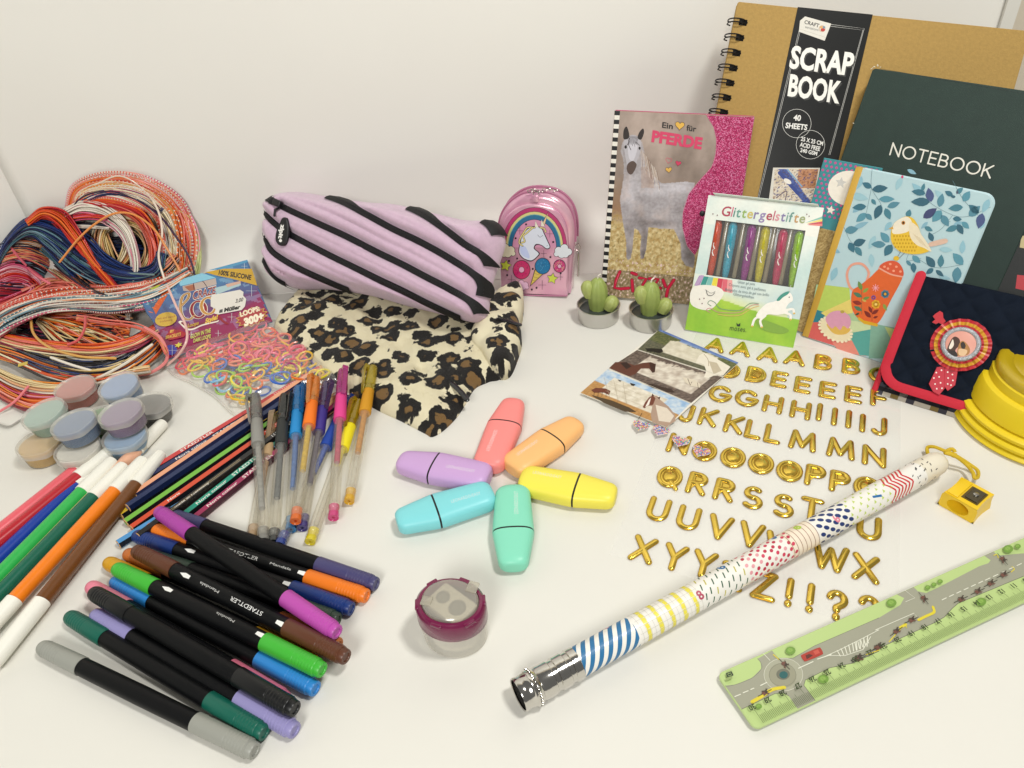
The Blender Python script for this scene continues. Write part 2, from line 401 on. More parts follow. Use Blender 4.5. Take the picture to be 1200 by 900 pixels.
# ================================================================ PENS
def wrap_text(t, mb, x0, length, h, r, a0, col, bold=0.0, flip=False):
    """letters laid round a barrel lying along x; a0 = angle of the line's middle from the top"""
    v, f, w = text2d(t, bold); k = length/w; c = h/0.72; out = []
    for x, y in v:
        if flip: X = x0 - x*k; a = a0 - (y-.36)*c/r
        else: X = x0 + x*k; a = a0 + (y-.36)*c/r
        out.append((X, (r+6e-5)*math.sin(a), (r+6e-5)*math.cos(a)))
    mb.add((out, f), lin(col))
def cap_profile(x0, x1, r0, r1, tip, n=6):
    """barrel from x0 to x1 with a rounded end of length tip"""
    p = [(x0, r0)]
    for i in range(n+1):
        a = R(90*i/n); p.append((x1 - tip + tip*math.sin(a), max(1e-5, r1*(0.55+0.45*math.cos(a)) if i < n else r1*0.42)))
    return p
def top_pen(name, label, A, B, colA, colB, lift=0.0, l1=None, l2=None, ribs=True, text=None, flip=False, tang=0.0):
    """double-ended brush pen: A px of the left tip, B px of the right tip"""
    r = 0.0056
    z = r + lift if not isinstance(lift, tuple) else 0
    zA, zB = (r+lift[0], r+lift[1]) if isinstance(lift, tuple) else (z, z)
    a = T(*A, zA); b = T(*B, zB); L = (b-a).length; M = frame(a, b)
    t = thing('brush_pen', label, 'felt pen', M, 'double-ended brush pens')
    body = mat('pen_black', '#08090b', rough=0.45, bump=0.03, bscale=900, spec=.25)
    cl = l1 or L*0.22; c2 = l2 or L*0.25
    part('barrel', lathe([(cl-.001, r*.93), (cl+.0005, r*.95), (L*.5, r*.99), (L-c2-.0005, r*.95), (L-c2+.001, r*.93)], 28, 'x'), body, t)
    ca = mat('cap_'+colA, colA, rough=0.36, bump=0.02, bscale=700); cb = mat('cap_'+colB, colB, rough=0.36, bump=0.02, bscale=700)
    # left cap: long, domed, its last third ribbed
    p = [(cl, r*.9), (cl, r*1.0), (cl-.0004, r*1.02)]; x = cl*.55; p.append((x, r*.99))
    k = 0
    while x > .007 and ribs: p += [(x, r*.985-.00005*k), (x-.0004, r*.955-.00005*k), (x-.0009, r*.955-.00005*k), (x-.0013, r*.985-.00005*k)]; x -= .0022; k += 1
    p += [(0.0065, r*.93), (.004, r*.88), (.002, r*.76), (.0008, r*.58), (0.0001, r*.36), (0, r*.01)]
    part('cap', lathe(p, 28, 'x'), ca, t, angle=50)
    x = L-c2; p = [(x, r*.9), (x, r*1.0), (x+.0004, r*1.02)]; x = L-c2*.45; p.append((x, r*.985))
    while x < L-.006 and ribs: p += [(x, r*.98), (x+.0004, r*.95), (x+.0009, r*.95), (x+.0013, r*.98)]; x += .0022
    p += [(L-.0045, r*.93), (L-.0042, r*.86), (L-.0012, r*.83), (L-.0006, r*.76), (L-.0006, r*.5), (L-.0012, r*.46), (L-.0012, r*.01)]
    part('cap', lathe(p, 28, 'x'), cb, t, angle=40)
    if text:
        mb = MB(); h = .0026
        if text == 'plain':
            wrap_text('STAEDTLER', mb, L*.66 if flip else L*.40, .027, h, r*.985, tang, '#e9e9e6', .0, flip)
            wrap_text('Mandala', mb, L*.46 if flip else L*.60, .017, .0017, r*.985, tang, '#c9c9c6', 0, flip)
        tips = [(L*.74, 1)] if text == 'plain' else []
        if text in ('plain', 'small'): tips = [(L*.74, 1), (L*.30, -1)]
        if text == 'small': wrap_text('Mandala', mb, L*.62 if flip else L*.42, .015, .0017, r*.985, tang, '#bdbdba', 0, flip)
        for xx, sg in tips:  # the printed nib marks at both ends
            q = [(xx-.0035*sg, -.0011), (xx+.0012*sg, -.0015), (xx+.0055*sg, .0), (xx+.0012*sg, .0015), (xx-.0035*sg, .0011)]
            if sg < 0: q = q[::-1]
            v = [(X, (r*.985+7e-5)*math.sin(tang+y/r), (r*.985+7e-5)*math.cos(tang+y/r)) for X, y in q]
            mb.add((v, [(0, 1, 4), (1, 3, 4), (1, 2, 3)]), lin('#e6e6e2'))
        mb.build('lettering', PRINT, t, smooth=False)
    return t
UPL = 0.0107
top_pen('', 'grey-capped black brush pen, lying apart nearest the front', (47,757), (300,881), '#94958d', '#94958d')
top_pen('', 'dark green-capped black brush pen between the grey and the lilac ones', (79,721), (311,860), '#0d5c4c', '#0d5c4c')
top_pen('', 'lilac-capped black brush pen between the dark green and the all-black ones', (109,719), (347,857), '#8d87b8', '#8d87b8')
top_pen('', 'pink-capped black brush pen mostly hidden under the all-black one', (104,686), (336,821), '#dd7f92', '#d4708a')
top_pen('', 'all-black brush pen with black caps lying on top of the pink one', (107,693), (347,832), '#0c0d0f', '#0c0d0f', lift=.0085)
top_pen('', 'sky blue-capped black brush pen below the bright green one', (132,680), (371,808), '#2a7fc6', '#2a7fc6')
top_pen('', 'ochre yellow-capped brush pen showing its end under the bright green one', (124,658), (369,777), '#c9951d', '#b8861a')
top_pen('', 'bright green-capped black brush pen lying over the ochre one', (134,665), (379,786), '#3fae35', '#3fae35', lift=.0085, text='small', flip=True, tang=.1)
top_pen('', 'light brown-capped brush pen half hidden beneath the dark brown one', (147,648), (398,757), '#b5652b', '#b06326')
top_pen('', 'dark brown-capped black brush pen with white lettering, on top of the light brown one', (157,644), (407,771), '#5a3320', '#5a3320', lift=.0085, text='plain', flip=True, tang=-.35)
top_pen('', 'dark blue-capped black brush pen crossing under the magenta one', (157,627), (413,714), '#14306f', '#14306f', text='small', tang=-.1)
top_pen('', 'olive black-capped brush pen whose end peeks out under the magenta cap', (180,653), (397,727), '#2f4034', '#2f4034')
top_pen('', 'orange-capped black brush pen with white lettering, crossing under the magenta one', (173,618), (431,699), '#e3761b', '#e3761b', text='plain', tang=-.2)
top_pen('', 'slate violet-capped black brush pen, farthest back of the pile', (190,600), (442,685), '#43406b', '#43406b')
top_pen('', 'magenta-capped black brush pen lying slantwise on top of the pile', (184,598), (396,742), '#a23d99', '#b54aa6', lift=(.0125, .0115))

# ---- felt-tip markers with white caps, running off the left edge
def marker(label, cap, B, col, z, over=False, r=.0054, capl=.036, endcap=None):
    a = T(*B, z); b = T(*cap, z); L = (b-a).length; M = frame(a, b)
    t = thing('marker_pen', label, 'felt-tip marker', M, 'felt-tip markers with white caps')
    m = mat('marker_'+col, col, rough=0.3, var=.05, vscale=120, coat=.15); wc = mat('cap_white', '#eceadf', rough=.35)
    L0 = 0 if endcap is None else endcap
    part('barrel', lathe([(L0-.001 if L0 else -.1, r*.95), (L-capl+.004, r*.95)], 28, 'x'), m, t)
    v, f = lathe([(L-capl, r*.9), (L-capl, r*1.05), (L-.012, r*.98), (L-.0035, r*.93), (L-.001, r*.84), (L-.0004, r*.7), (L-.0004, r*.6), (L-.0014, r*.56), (L-.0014, .00001)], 56, 'x')
    v = [(x, y*(1+.03*(1 if (math.floor(math.atan2(z2, y)*28/math.pi) % 2) and x > L-capl+.003 else 0)), z2*(1+.03*(1 if (math.floor(math.atan2(z2, y)*28/math.pi) % 2) and x > L-capl+.003 else 0))) for x, y, z2 in v]
    part('cap', (v, f), wc, t, angle=30)
    if endcap is not None:
        part('end_cap', lathe([(L0, r*.9), (L0, r*1.05), (.004, r*1.0), (0, r*.95), (-.0, .0001)], 32, 'x'), wc, t)
    return t
marker('salmon pink felt-tip marker, leftmost and half hidden by the red one', (128,520), (-10,630), '#e0616b', .0056, capl=.034)
marker('red felt-tip marker with white cap, between the salmon and blue ones', (134,525), (-10,642), '#b3202c', .0085)
marker('blue felt-tip marker seen as a narrow strip beside the light green one', (127,533), (-10,663), '#163a9a', .0056)
marker('light green felt-tip marker with white cap, between the blue and dark green ones', (133,539), (-10,684), '#2fae4e', .0105)
marker('dark green felt-tip marker with white cap, left of the orange one', (146,545), (-10,706), '#0e5f4a', .0085)
marker('pale peach felt-tip marker, its white cap reaching farthest back', (192,495), (80,610), '#e9b394', .0056)
marker('orange felt-tip marker with white caps at both ends', (169,538), (-26,750), '#ee7f17', .0105, endcap=.03)
marker('dark brown felt-tip marker with white caps, rightmost of the row', (189,531), (-12,781), '#6a3e17', .0085, endcap=.047)

# ---- colouring pencils
def pencil(label, A, L, dirpx, col, z=.0034, text=None, stripe=None, core=None, rot=.3, col2=None, lettering='#e8e4dc'):
    """hexagonal colouring pencil from its lower left end A along the pixel direction"""
    r = .0038; a = T(*A, z); b0 = T(*dirpx, z); M = frame(a, b0)
    t = thing('colouring_pencil', label, 'pencil', M, 'hexagonal colouring pencils')
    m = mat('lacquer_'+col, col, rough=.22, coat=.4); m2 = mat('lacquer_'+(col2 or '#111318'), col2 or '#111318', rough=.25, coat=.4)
    mb = MB(); n = 6; xs = [0, L]; v = []; f = []
    for x in xs:
        for i in range(n): an = 2*math.pi*i/n+rot; v.append((x, r*math.sin(an), r*math.cos(an)))
    mi = []
    for i in range(n): f.append((i, (i+1) % n, n+(i+1) % n, n+i))
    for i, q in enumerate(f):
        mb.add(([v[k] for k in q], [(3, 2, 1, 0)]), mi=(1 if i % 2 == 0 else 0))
    o = mb.build('shaft', [m, m2], t, smooth=False)
    wood = mat('cedar_wood', '#c99f6d', rough=.7)
    part('cut_end', lathe([(-.0004, .00001), (-.0004, r*.9), (.0002, r*.93)], 6, 'x', cap=False) if False else lathe([(-.0003, r*.86), (.0001, r*.93)], 18, 'x'), wood, t)
    part('lead', lathe([(-.0006, .0014), (0, .0014)], 12, 'x'), mat('lead_'+(core or col), core or col, rough=.5), t)
    # sharpened far end
    part('sharpened_tip', lathe([(L-.0002, r*.93), (L+.016, .0011), (L+.021, .0003)], 18, 'x'), wood, t)
    ap = r*math.cos(math.pi/6); fa = math.pi/6+rot   # middle angles of the faces
    if text or stripe:
        mb = MB()
        def face(x, y, k=0): an = fa+k*math.pi/3; return (x, ap*1.006*math.sin(an)+y*math.cos(an), ap*1.006*math.cos(an)-y*math.sin(an))
        if text:
            x = .03
            for s, ln, h in text:
                vv, ff, w = text2d(s, .01)
                K = -1 if rot < .9 else 0
                mb.add(([face(x+ln-px*ln/w if False else x+px*ln/w, (py-.36)*h/.72*1, K) for px, py in vv], [q[::-1] for q in ff]), lin(lettering)); x += ln+.006
        if stripe:
            for y in (-.0006, .0006):
                mb.add(([face(.02, y-.00012, -1), face(.09, y-.00012, -1), face(.09, y+.00012, -1), face(.02, y+.00012, -1)], [(0, 3, 2, 1)]), lin(stripe))
        for i in range(14):   # small dots near the far end
            for yy in (-.0007, .0007):
                x0 = L-.05+i*.0022; mb.add(([face(x0-.0004, yy-.0003, -1), face(x0+.0004, yy-.0003, -1), face(x0+.0004, yy+.0003, -1), face(x0-.0004, yy+.0003, -1)], [(0, 3, 2, 1)]), lin(lettering))
        mb.build('lettering', PRINTG, t, smooth=False)
    return t
PT = [('Noris colour', .028, .0024), ('STAEDTLER', .03, .0027)]
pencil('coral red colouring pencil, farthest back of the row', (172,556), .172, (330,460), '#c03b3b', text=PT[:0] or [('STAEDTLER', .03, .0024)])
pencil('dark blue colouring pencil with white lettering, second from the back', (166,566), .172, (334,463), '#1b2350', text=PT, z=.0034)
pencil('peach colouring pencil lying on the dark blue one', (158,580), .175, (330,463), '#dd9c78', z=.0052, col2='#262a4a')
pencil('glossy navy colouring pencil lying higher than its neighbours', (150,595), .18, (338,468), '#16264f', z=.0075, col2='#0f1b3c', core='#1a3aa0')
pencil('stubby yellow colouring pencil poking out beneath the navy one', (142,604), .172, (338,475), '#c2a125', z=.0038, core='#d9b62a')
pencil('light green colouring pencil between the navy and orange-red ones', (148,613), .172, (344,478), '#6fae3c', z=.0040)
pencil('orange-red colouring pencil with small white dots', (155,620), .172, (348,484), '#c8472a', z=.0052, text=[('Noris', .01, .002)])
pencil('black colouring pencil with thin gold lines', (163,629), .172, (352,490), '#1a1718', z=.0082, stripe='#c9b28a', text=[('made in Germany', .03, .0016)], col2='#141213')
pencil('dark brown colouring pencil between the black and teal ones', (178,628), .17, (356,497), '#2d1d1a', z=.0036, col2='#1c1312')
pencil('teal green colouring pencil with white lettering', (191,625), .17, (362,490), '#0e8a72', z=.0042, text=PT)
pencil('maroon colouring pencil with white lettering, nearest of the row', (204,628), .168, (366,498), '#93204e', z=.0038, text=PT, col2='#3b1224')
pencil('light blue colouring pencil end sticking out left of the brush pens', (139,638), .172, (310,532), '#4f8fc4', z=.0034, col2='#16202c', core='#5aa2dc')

# ---- gel pens in clear barrels
def gel_pen(label, top, bot, col, ink, z0, z1, inkfrac=.5, rot=0.0, tail=None, tr=None):
    r = .0046; a = T(*bot, z1); b = T(*top, z0); L = (b-a).length; M = frame(a, b)
    t = thing('gel_pen', label, 'gel pen', M, 'gel pens in clear barrels')
    cp = clear('gel_cap_'+col, tr or col, opac=.42, rough=.12); bar = clear('clear_barrel', '#f6f4ee', opac=.07, rough=.06)
    g = mat('grip_'+col, col, rough=.55); inkm = mat('ink_'+ink, ink, rough=.5, var=.25, vscale=300)
    gx0, gx1 = L*.60, L*.79
    part('barrel', lathe([(.0, r*.94), (gx0, r*.97)], 24, 'x', cap=False), bar, t)
    part('refill', lathe([(.012, .0019), (gx0+.01, .0019)], 14, 'x'), clear('refill_tube', '#f0eee8', opac=.14, rough=.2), t)
    part('ink', lathe([(gx0*(1-inkfrac), .00155), (gx0*(1-inkfrac)+.0002, .0023), (gx0+.012, .0023)], 14, 'x'), inkm, t)
    tl = clear('plug_'+(tail or col), tail or col, opac=.6, rough=.15)
    part('end_plug', lathe([(-.0035, r*.25), (-.0035, r*.62), (-.004, r*.66), (-.004, r*.84), (-.001, r*.86), (.0, r*.8), (.004, r*.78), (.0043, r*.84), (.007, r*.84), (.0073, r*.7)], 24, 'x', cap=False), tl, t)
    part('grip', lathe([(gx0, r*.9), (gx0, r*1.1), (gx0+.001, r*1.14), (gx1-.001, r*1.02), (gx1, r*.9)], 24, 'x'), g, t)
    part('metal_tip', lathe([(gx1, r*.5), (gx1+.006, r*.45), (gx1+.012, .0011), (gx1+.016, .0004)], 14, 'x'), mat('steel', '#b9b7b2', rough=.25, metal=1), t)
    part('cap', lathe([(gx1-.001, r*.95), (gx1-.001, r*1.07), (gx1+.004, r*1.08), (gx1+.0045, r*1.02), (gx1+.006, r*1.02), (gx1+.0065, r*1.07), (L-.003, r*.98), (L-.001, r*.86), (L, r*.5), (L, .00001)], 28, 'x'), cp, t)
    # clip
    y = math.sin(rot); zc = math.cos(rot)
    P = [(L-.002, r*.9), (L-.002, r*1.75), (L-.006, r*1.9), (L-.022, r*1.55), (L-.034, r*1.35), (L-.037, r*1.1), (L-.036, r*1.05), (L-.031, r*1.2), (L-.01, r*1.5), (L-.006, r*1.4), (L-.006, r*.9)]
    v = []
    for sgn in (-1, 1):
        for x, q in P: wv = sgn*(.0024 if x > L-.02 else .0019); v.append((x, q*y + wv*zc, q*zc - wv*y))
    n = len(P); f = [(i, (i+1) % n, n+(i+1) % n, n+i) for i in range(n)]
    f += [(0, 1, 2, 9, 10), (2, 3, 8, 9), (3, 4, 7, 8), (4, 5, 6, 7), (n+10, n+9, n+2, n+1, n), (n+9, n+8, n+3, n+2), (n+8, n+7, n+4, n+3), (n+7, n+6, n+5, n+4)]
    part('clip', (v, f), cp, t, angle=40)
    return t
H1 = .0048
gel_pen('bronze gel pen hidden beneath the grey one, cream cap to the right', (322,487), (296,626), '#b89a74', '#a9835a', H1, H1)
gel_pen('grey gel pen, leftmost of the fan', (299,463), (309,629), '#8d8c86', '#8e8e8b', .019, .007, .72, rot=1.1)
gel_pen('black gel pen second from the left', (334,463), (321,631), '#2c302f', '#55595a', .015, H1, .6, rot=-1.0)
gel_pen('royal blue gel pen lying low behind the pink one', (409,466), (330,634), '#123f9c', '#1a4aa8', .006, H1, .3, rot=-.8)
gel_pen('sky blue gel pen between the black and orange ones', (350,454), (341,616), '#1d86c8', '#3c66a8', .014, H1, .62, rot=-.9)
gel_pen('violet gel pen right of the orange one', (383,449), (355,614), '#3d2f86', '#4f4658', .014, H1, .6, rot=-.9, tr='#5c4b78')
gel_pen('orange gel pen lying on top of its neighbours', (370,443), (347,606), '#ee7717', '#c8a51c', .022, .0135, .52, rot=.4, tr='#ea9a3a')
gel_pen('bright yellow gel pen with its clip to the left, under the gold one', (421,470), (365,630), '#e8d816', '#e9dc3a', .010, H1, .2, rot=.5, tr='#b89a10')
gel_pen('pink gel pen with magenta clip', (402,434), (391,602), '#db3f8a', '#b3405c', .020, .0075, .48, rot=-.5, tr='#c2268e')
gel_pen('gold gel pen, rightmost of the fan', (437,430), (410,583), '#c98e14', '#bf8324', .018, .0065, .5, rot=.9, tr='#c7b22a', tail='#e6b81c')

# ---- pastel highlighters
def highlighter(label, near, far, col, w=.0125, side=0):
    z = .0078; a = T(*near, z); b = T(*far, z); L = (b-a).length; M = frame(a, b)
    t = thing('highlighter', label, 'highlighter', M, 'six pastel highlighters in a star')
    m = mat('pastel_'+col, col, rough=.38, spec=.4); H = .0086; xb = L*.60
    def sec(x0, x1, prof, n=36):
        v = []; f = []
        for x, ry, rz in prof:
            for i in range(n):
                an = 2*math.pi*i/n; c, s_ = math.cos(an), math.sin(an)
                v.append((x, ry*math.copysign(abs(c)**.8, c), rz*math.copysign(abs(s_)**.62, s_)))
        for k in range(len(prof)-1):
            for i in range(n): j = (i+1) % n; f.append((k*n+i, k*n+j, (k+1)*n+j, (k+1)*n+i))
        f.append(tuple(range(n))[::-1]); f.append(tuple((len(prof)-1)*n+i for i in range(n))); return v, f
    def yw(x): # half width
        u = x/L
        e0 = math.sqrt(max(0, 1-(1-min(1, u/.10))**2)); e1 = math.sqrt(max(0, 1-(1-min(1, (1-u)/.07))**2))
        base = .0124 + .0020*min(1, u/.55) if u < .6 else .0144-(u-.6)/.4*.0050
        return base*(.45+.55*e0 if u < .1 else 1)*(.55+.45*e1 if u > .93 else 1)
    def zw(x):
        u = x/L; e0 = math.sqrt(max(0, 1-(1-min(1, u/.12))**2)); e1 = math.sqrt(max(0, 1-(1-min(1, (1-u)/.1))**2))
        return .0078*(.5+.5*e0)*(.55+.45*e1)*(1 if u < .6 else 1-(u-.6)*.35)
    pa = [(x, yw(x), zw(x)) for x in [L*k for k in (0, .004, .012, .025, .045, .07, .1, .2, .35, .5)]+[xb-.0009]]
    part('body', sec(0, 0, pa), m, t, angle=50)
    part('band', sec(0, 0, [(xb-.0009, yw(xb)*.975, zw(xb)*.975), (xb+.0005, yw(xb)*.975, zw(xb)*.975)]), mat('band_black', '#141414', rough=.4), t)
    pc = [(x, yw(x), zw(x)) for x in [xb+.0005]+[L*k for k in (.7, .8, .88, .93, .955, .975, .988, .996, 1)]]
    part('cap', sec(0, 0, pc), m, t, angle=50)
    # raised oval face on the body, thin moulded line
    q = [(L*.30+L*.25*math.cos(R(i*10)), .0088*math.sin(R(i*10)), zw(L*.3)*1.0) for i in range(36)]
    qq = []
    for i in range(40):
        an = R(i*9); x = L*.27+L*.235*math.cos(an); y = yw(x)*.70*math.sin(an)
        zz_ = zw(x)*max(0, 1-(abs(y)/yw(x))**(1/.8*1.0*2))**.31
        qq.append((x, y, zz_))
    # lettering along the body
    mb = MB(); v, f, w0 = text2d('LEONARDO/EASY', .01, 1.25); k = L*.30/w0
    def sz(x, y): return zw(x)*max(0.0, 1-(abs(y)/yw(x))**2.5)**.31+6e-5
    sgn = -1 if side else 1
    mb.add(([(L*(.13 if not side else .44)+px*k*sgn, (.0025*(1))+(py-.36)*.0030/.72*sgn, sz(L*.3, .0025)) for px, py in v], f), lin('#ffffff'))
    v2 = [(x, y, sz(x, y)) for x, y, _ in mb.v and [(p[0], p[1], 0) for p in mb.v]]; mb.v = [tuple(p) for p in v2]
    mb.build('lettering', clear('pale_ink', '#ffffff', opac=.55, rough=.4), t, smooth=False)
    return t
highlighter('coral pink pastel highlighter pointing to the back', (571,550), (603,471), '#f08b86', side=1)
highlighter('apricot orange pastel highlighter, between the pink and the yellow', (598,551), (677,496), '#f2b877', side=0)
highlighter('lemon yellow pastel highlighter pointing right', (610,562), (722,583), '#ecdf55', side=0)
highlighter('mint green pastel highlighter pointing to the front', (601,573), (602,666), '#84d6b9', side=1)
highlighter('light turquoise pastel highlighter, lower left of the star', (578,579), (465,613), '#82d3d8', side=1)
highlighter('lilac pastel highlighter, upper left of the star', (574,561), (468,541), '#c5a0d0', side=1)
# ================================================================ BOOKS AND BOXES STANDING AT THE BACK
def cover(name, w, h, th, m, parent, rad=0.0, z0=0.0, bev=.0004, corners=(1, 1, 1, 1)):
    """flat board or block w x h with its front face at z0 and thickness th behind it"""
    pts = []
    for (cx, cy, a), k in zip(((0, 0, 180), (w, 0, 270), (w, h, 0), (0, h, 90)), corners):
        if rad and k: pts += arc(cx+(rad if cx == 0 else -rad), cy+(rad if cy == 0 else -rad), rad, rad, a, a+90, 6)
        else: pts.append((cx, cy))
    v, f = extrude(pts, z0-th, z0, bev); return part(name, (v, f), m, parent, smooth=True, angle=30)

# ---- kraft scrapbook with wire spiral, farthest back
SP = book_plane(0.1797, 0.6311, -0.2006, 0.4377, -0.1312, 0.25, 0.25)
t = thing('scrapbook', 'large kraft brown spiral scrapbook with a black paper band, behind the other books', 'scrapbook', SP.M)
kraft = mat('kraft_board', '#ab8a4b', rough=.75, bump=.25, bscale=600, var=.09, vscale=350)
kraft2 = mat('kraft_pages', '#b39358', rough=.8)
cover('front_cover', .25, .25, .0016, kraft, t, rad=.002)
for k in range(9): cover('page_sheet', .248, .246, .0004, kraft2, t, z0=-.0022-.0006*k)
cover('back_cover', .25, .25, .0016, kraft, t, rad=.002, z0=-.0080)
hol = [(871.5,26.5),(867.5,44),(863.5,62.5),(860,80),(856.5,98.5),(852.5,116),(849,132)]
p0 = SP.loc(*hol[0]); p6 = SP.loc(*hol[6]); stp = (p6-p0)/6; wire = mat('wire_black', '#17171a', rough=.3, metal=.3)
holem = mat('punched_hole', '#0c0b0a', rough=.9)
for i in range(16):
    c = p0+stp*(i-0.0)
    if c.y < .01: break
    o = part('punched_hole', box(c.x-.0042, c.x+.0030, c.y-.0026, c.y+.0026, .00003, .00012), holem, t, smooth=False)
    mb = MB()
    for dy in (-.0014, .0014):
        pts = [(c.x+.0020, c.y+dy, -.002)]+[(c.x-.0060+.0080*math.cos(R(a)), c.y+dy+.0007*math.sin(R(a)), -.0025+.0066*math.sin(R(a))) for a in range(0, 181, 15)]+[(c.x-.014, c.y+dy, -.006), (c.x-.011, c.y+dy, -.009)]
        mb.add(tube(pts, .0006, 6))
    pts = [(c.x+.002, c.y-.0014, .0004), (c.x+.0032, c.y, .0005), (c.x+.002, c.y+.0014, .0004)]
    mb.add(tube(pts, .0006, 6)); mb.build('spiral_ring', wire, t, stuff=False)
band = mat('black_band_paper', '#121312', rough=.32, bump=.05, bscale=60)
q = [SP.loc(*p) for p in ((937,8),(1026,17),(929,346),(840,350))]
bx0 = (q[0].x); bx1 = q[1].x
bw0 = SP.loc(886,230); bw1 = SP.loc(980,185)
bx0 = (q[0].x+bw0.x)/2; bx1 = (q[1].x+bw1.x)/2
part('paper_band', extrude([(bx0, .001), (bx1, .001), (bx1, .2504), (bx0, .2504)], .0001, .0005), band, t, smooth=False)
P = Print(SP, z=.00054); z4 = Z(820, 0, 3.75)
for off in (0, .0016):
    P.line([z4(575,108+off*5000), z4(722-off*3500,126+off*4500), z4(572-off*3500,680)], .00035, '#d8d6cf')
    P.line([z4(437+off*3500,130), z4(255+off*3500,868)], .00035, '#d8d6cf')
P.text('SCRAP', z4(398,302), z4(672,338), z4(412,205), '#3a3a38', .03); P.text('BOOK', z4(390,425), z4(618,462), z4(403,330), '#3a3a38', .03)
P.text('SCRAP', z4(391,296), z4(667,330), z4(406,200), '#f0eee6', .035); P.text('BOOK', z4(385,418), z4(612,452), z4(398,325), '#f0eee6', .035)
def ring_px(P, z, c, r, w, col): P.line([z(c[0]+r*math.cos(R(a)), c[1]+r*math.sin(R(a))) for a in range(0, 360, 15)], w, col, closed=True)
ring_px(P, z4, (426,543), 63, .0004, '#e8e6de'); ring_px(P, z4, (486,636), 63, .0004, '#e8e6de')
P.text('40', z4(410,528), z4(442,532), z4(414,503), '#efede6', .03); P.text('SHEETS', z4(375,562), z4(470,572), z4(379,538), '#efede6', .03)
P.text('25 X 25 CM', z4(443,618), z4(540,640), z4(446,600), '#efede6', .025); P.text('ACID FREE', z4(438,643), z4(526,664), z4(442,624), '#efede6', .025); P.text('240 GSM', z4(440,667), z4(514,684), z4(443,650), '#efede6', .025)
P.poly([z4(440,92),z4(462,73),z4(577,105),z4(548,180),z4(435,140)], '#dcd8cd')
P.line([z4(438,128), z4(552,165)], .0003, '#b9b4a8')
P.text('CRAFT', z4(458,104), z4(522,122), z4(462,88), '#2b2b2b', .02); P.text('sensations', z4(462,124), z4(520,138), z4(464,112), '#6b6b68')
ring_px(P, z4, (537,127), 13, .0009, '#c7b29a'); P.ell(z4(540,132), 2.6, 2, '#b8372d'); P.ell(z4(534,121), 2, 1.5, '#d8a86a'); P.ell(z4(545,121), 1.5, 1.5, '#7b8fa0')
# photo printed low on the band
P.poly([z4(322,737),z4(528,738),z4(500,900),z4(300,900)], '#ded9cc')
def craft(u, v):
    n = fb(u, v, 5, 3); n2 = fb(u, v, 14, 8)
    c = mix('#c9b79a', '#efe6d6', .5+.5*n)
    if u > .55 and v > .45: c = mix('#a8704c', '#d19a72', .5+n2)
    if abs((u-.45)-(v-.6)*-.7) < .10: c = mix('#2b3b78', '#5e74b8', .5+n2)
    if n2 > .35: c = mix(c, '#33306b', .7)
    if n2 < -.42: c = mix(c, '#6e4632', .6)
    return c
P.grid(z4(318,893), z4(495,893), z4(521,743), z4(329,743), 50, 42, craft)
for a, b, w, c in (((350,760),(430,850),.010,'#31458c'), ((385,745),(448,820),.004,'#7fa7c9')): P.line([z4(*a), z4(*b)], w*.35, c)
P.line([z4(335,870), z4(380,840), z4(375,880)], .0008, '#452d55', smooth=True); P.ell(z4(385,797), 5, 2.6, '#f2ece0', rot=30)
P.build('band_print', t, PRINT)

# ---- dark green notebook
NP = book_plane(0.2779, 0.6011, -0.6466, 0.3994, -0.0591, 0.1578, 0.2139)
t = thing('notebook', 'dark green hardcover notebook with white lettering, its corner worn white', 'notebook', NP.M)
cloth = mat('green_cloth', '#21352e', rough=.62, bump=.2, bscale=1500, var=.08, vscale=90)
cover('front_cover', .1578, .2139, .0022, cloth, t, rad=.0025, bev=.0007)
cover('page_block', .155, .2105, .012, mat('page_edge', '#ddd5c4', rough=.8, bump=.4, bscale=2500), t, z0=-.0024)
cover('back_cover', .1578, .2139, .0022, cloth, t, rad=.0025, z0=-.0146)
P = Print(NP, z=.0001); z5 = Z(940, 60, 4.5)
P.strokes('NOTEBOOK', z5(463,545), z5(990,668), z5(480,485), .00135, '#e9e5d8', gap=.27)
mb = MB(); wm = mat('worn_board', '#d9cfb8', rough=.9)
for x, y, s in ((365,93,1.0), (380,82,1.2), (398,75,1.4), (412,84,.9), (372,88,.9), (270,380,1.0)):
    c = NP.loc(*z5(x, y)); v, f = lathe([(-.0004, .0008*s), (.0002, .0006*s), (.00035, .0002)], 7); mb.add((v, f), M=Matrix.Translation((c.x, c.y, .0001)) @ Matrix.Rotation(x, 4, 'Z') @ Matrix.Diagonal((1, .6, 1, 1)))
mb.build('worn_corner', wm, t)
P.line([z5(372,98), z5(310,290)], .00022, '#4b5f55'); P.line([z5(410,92), z5(1165,222)], .0003, '#1a2a24')
P.build('cover_lettering', t)

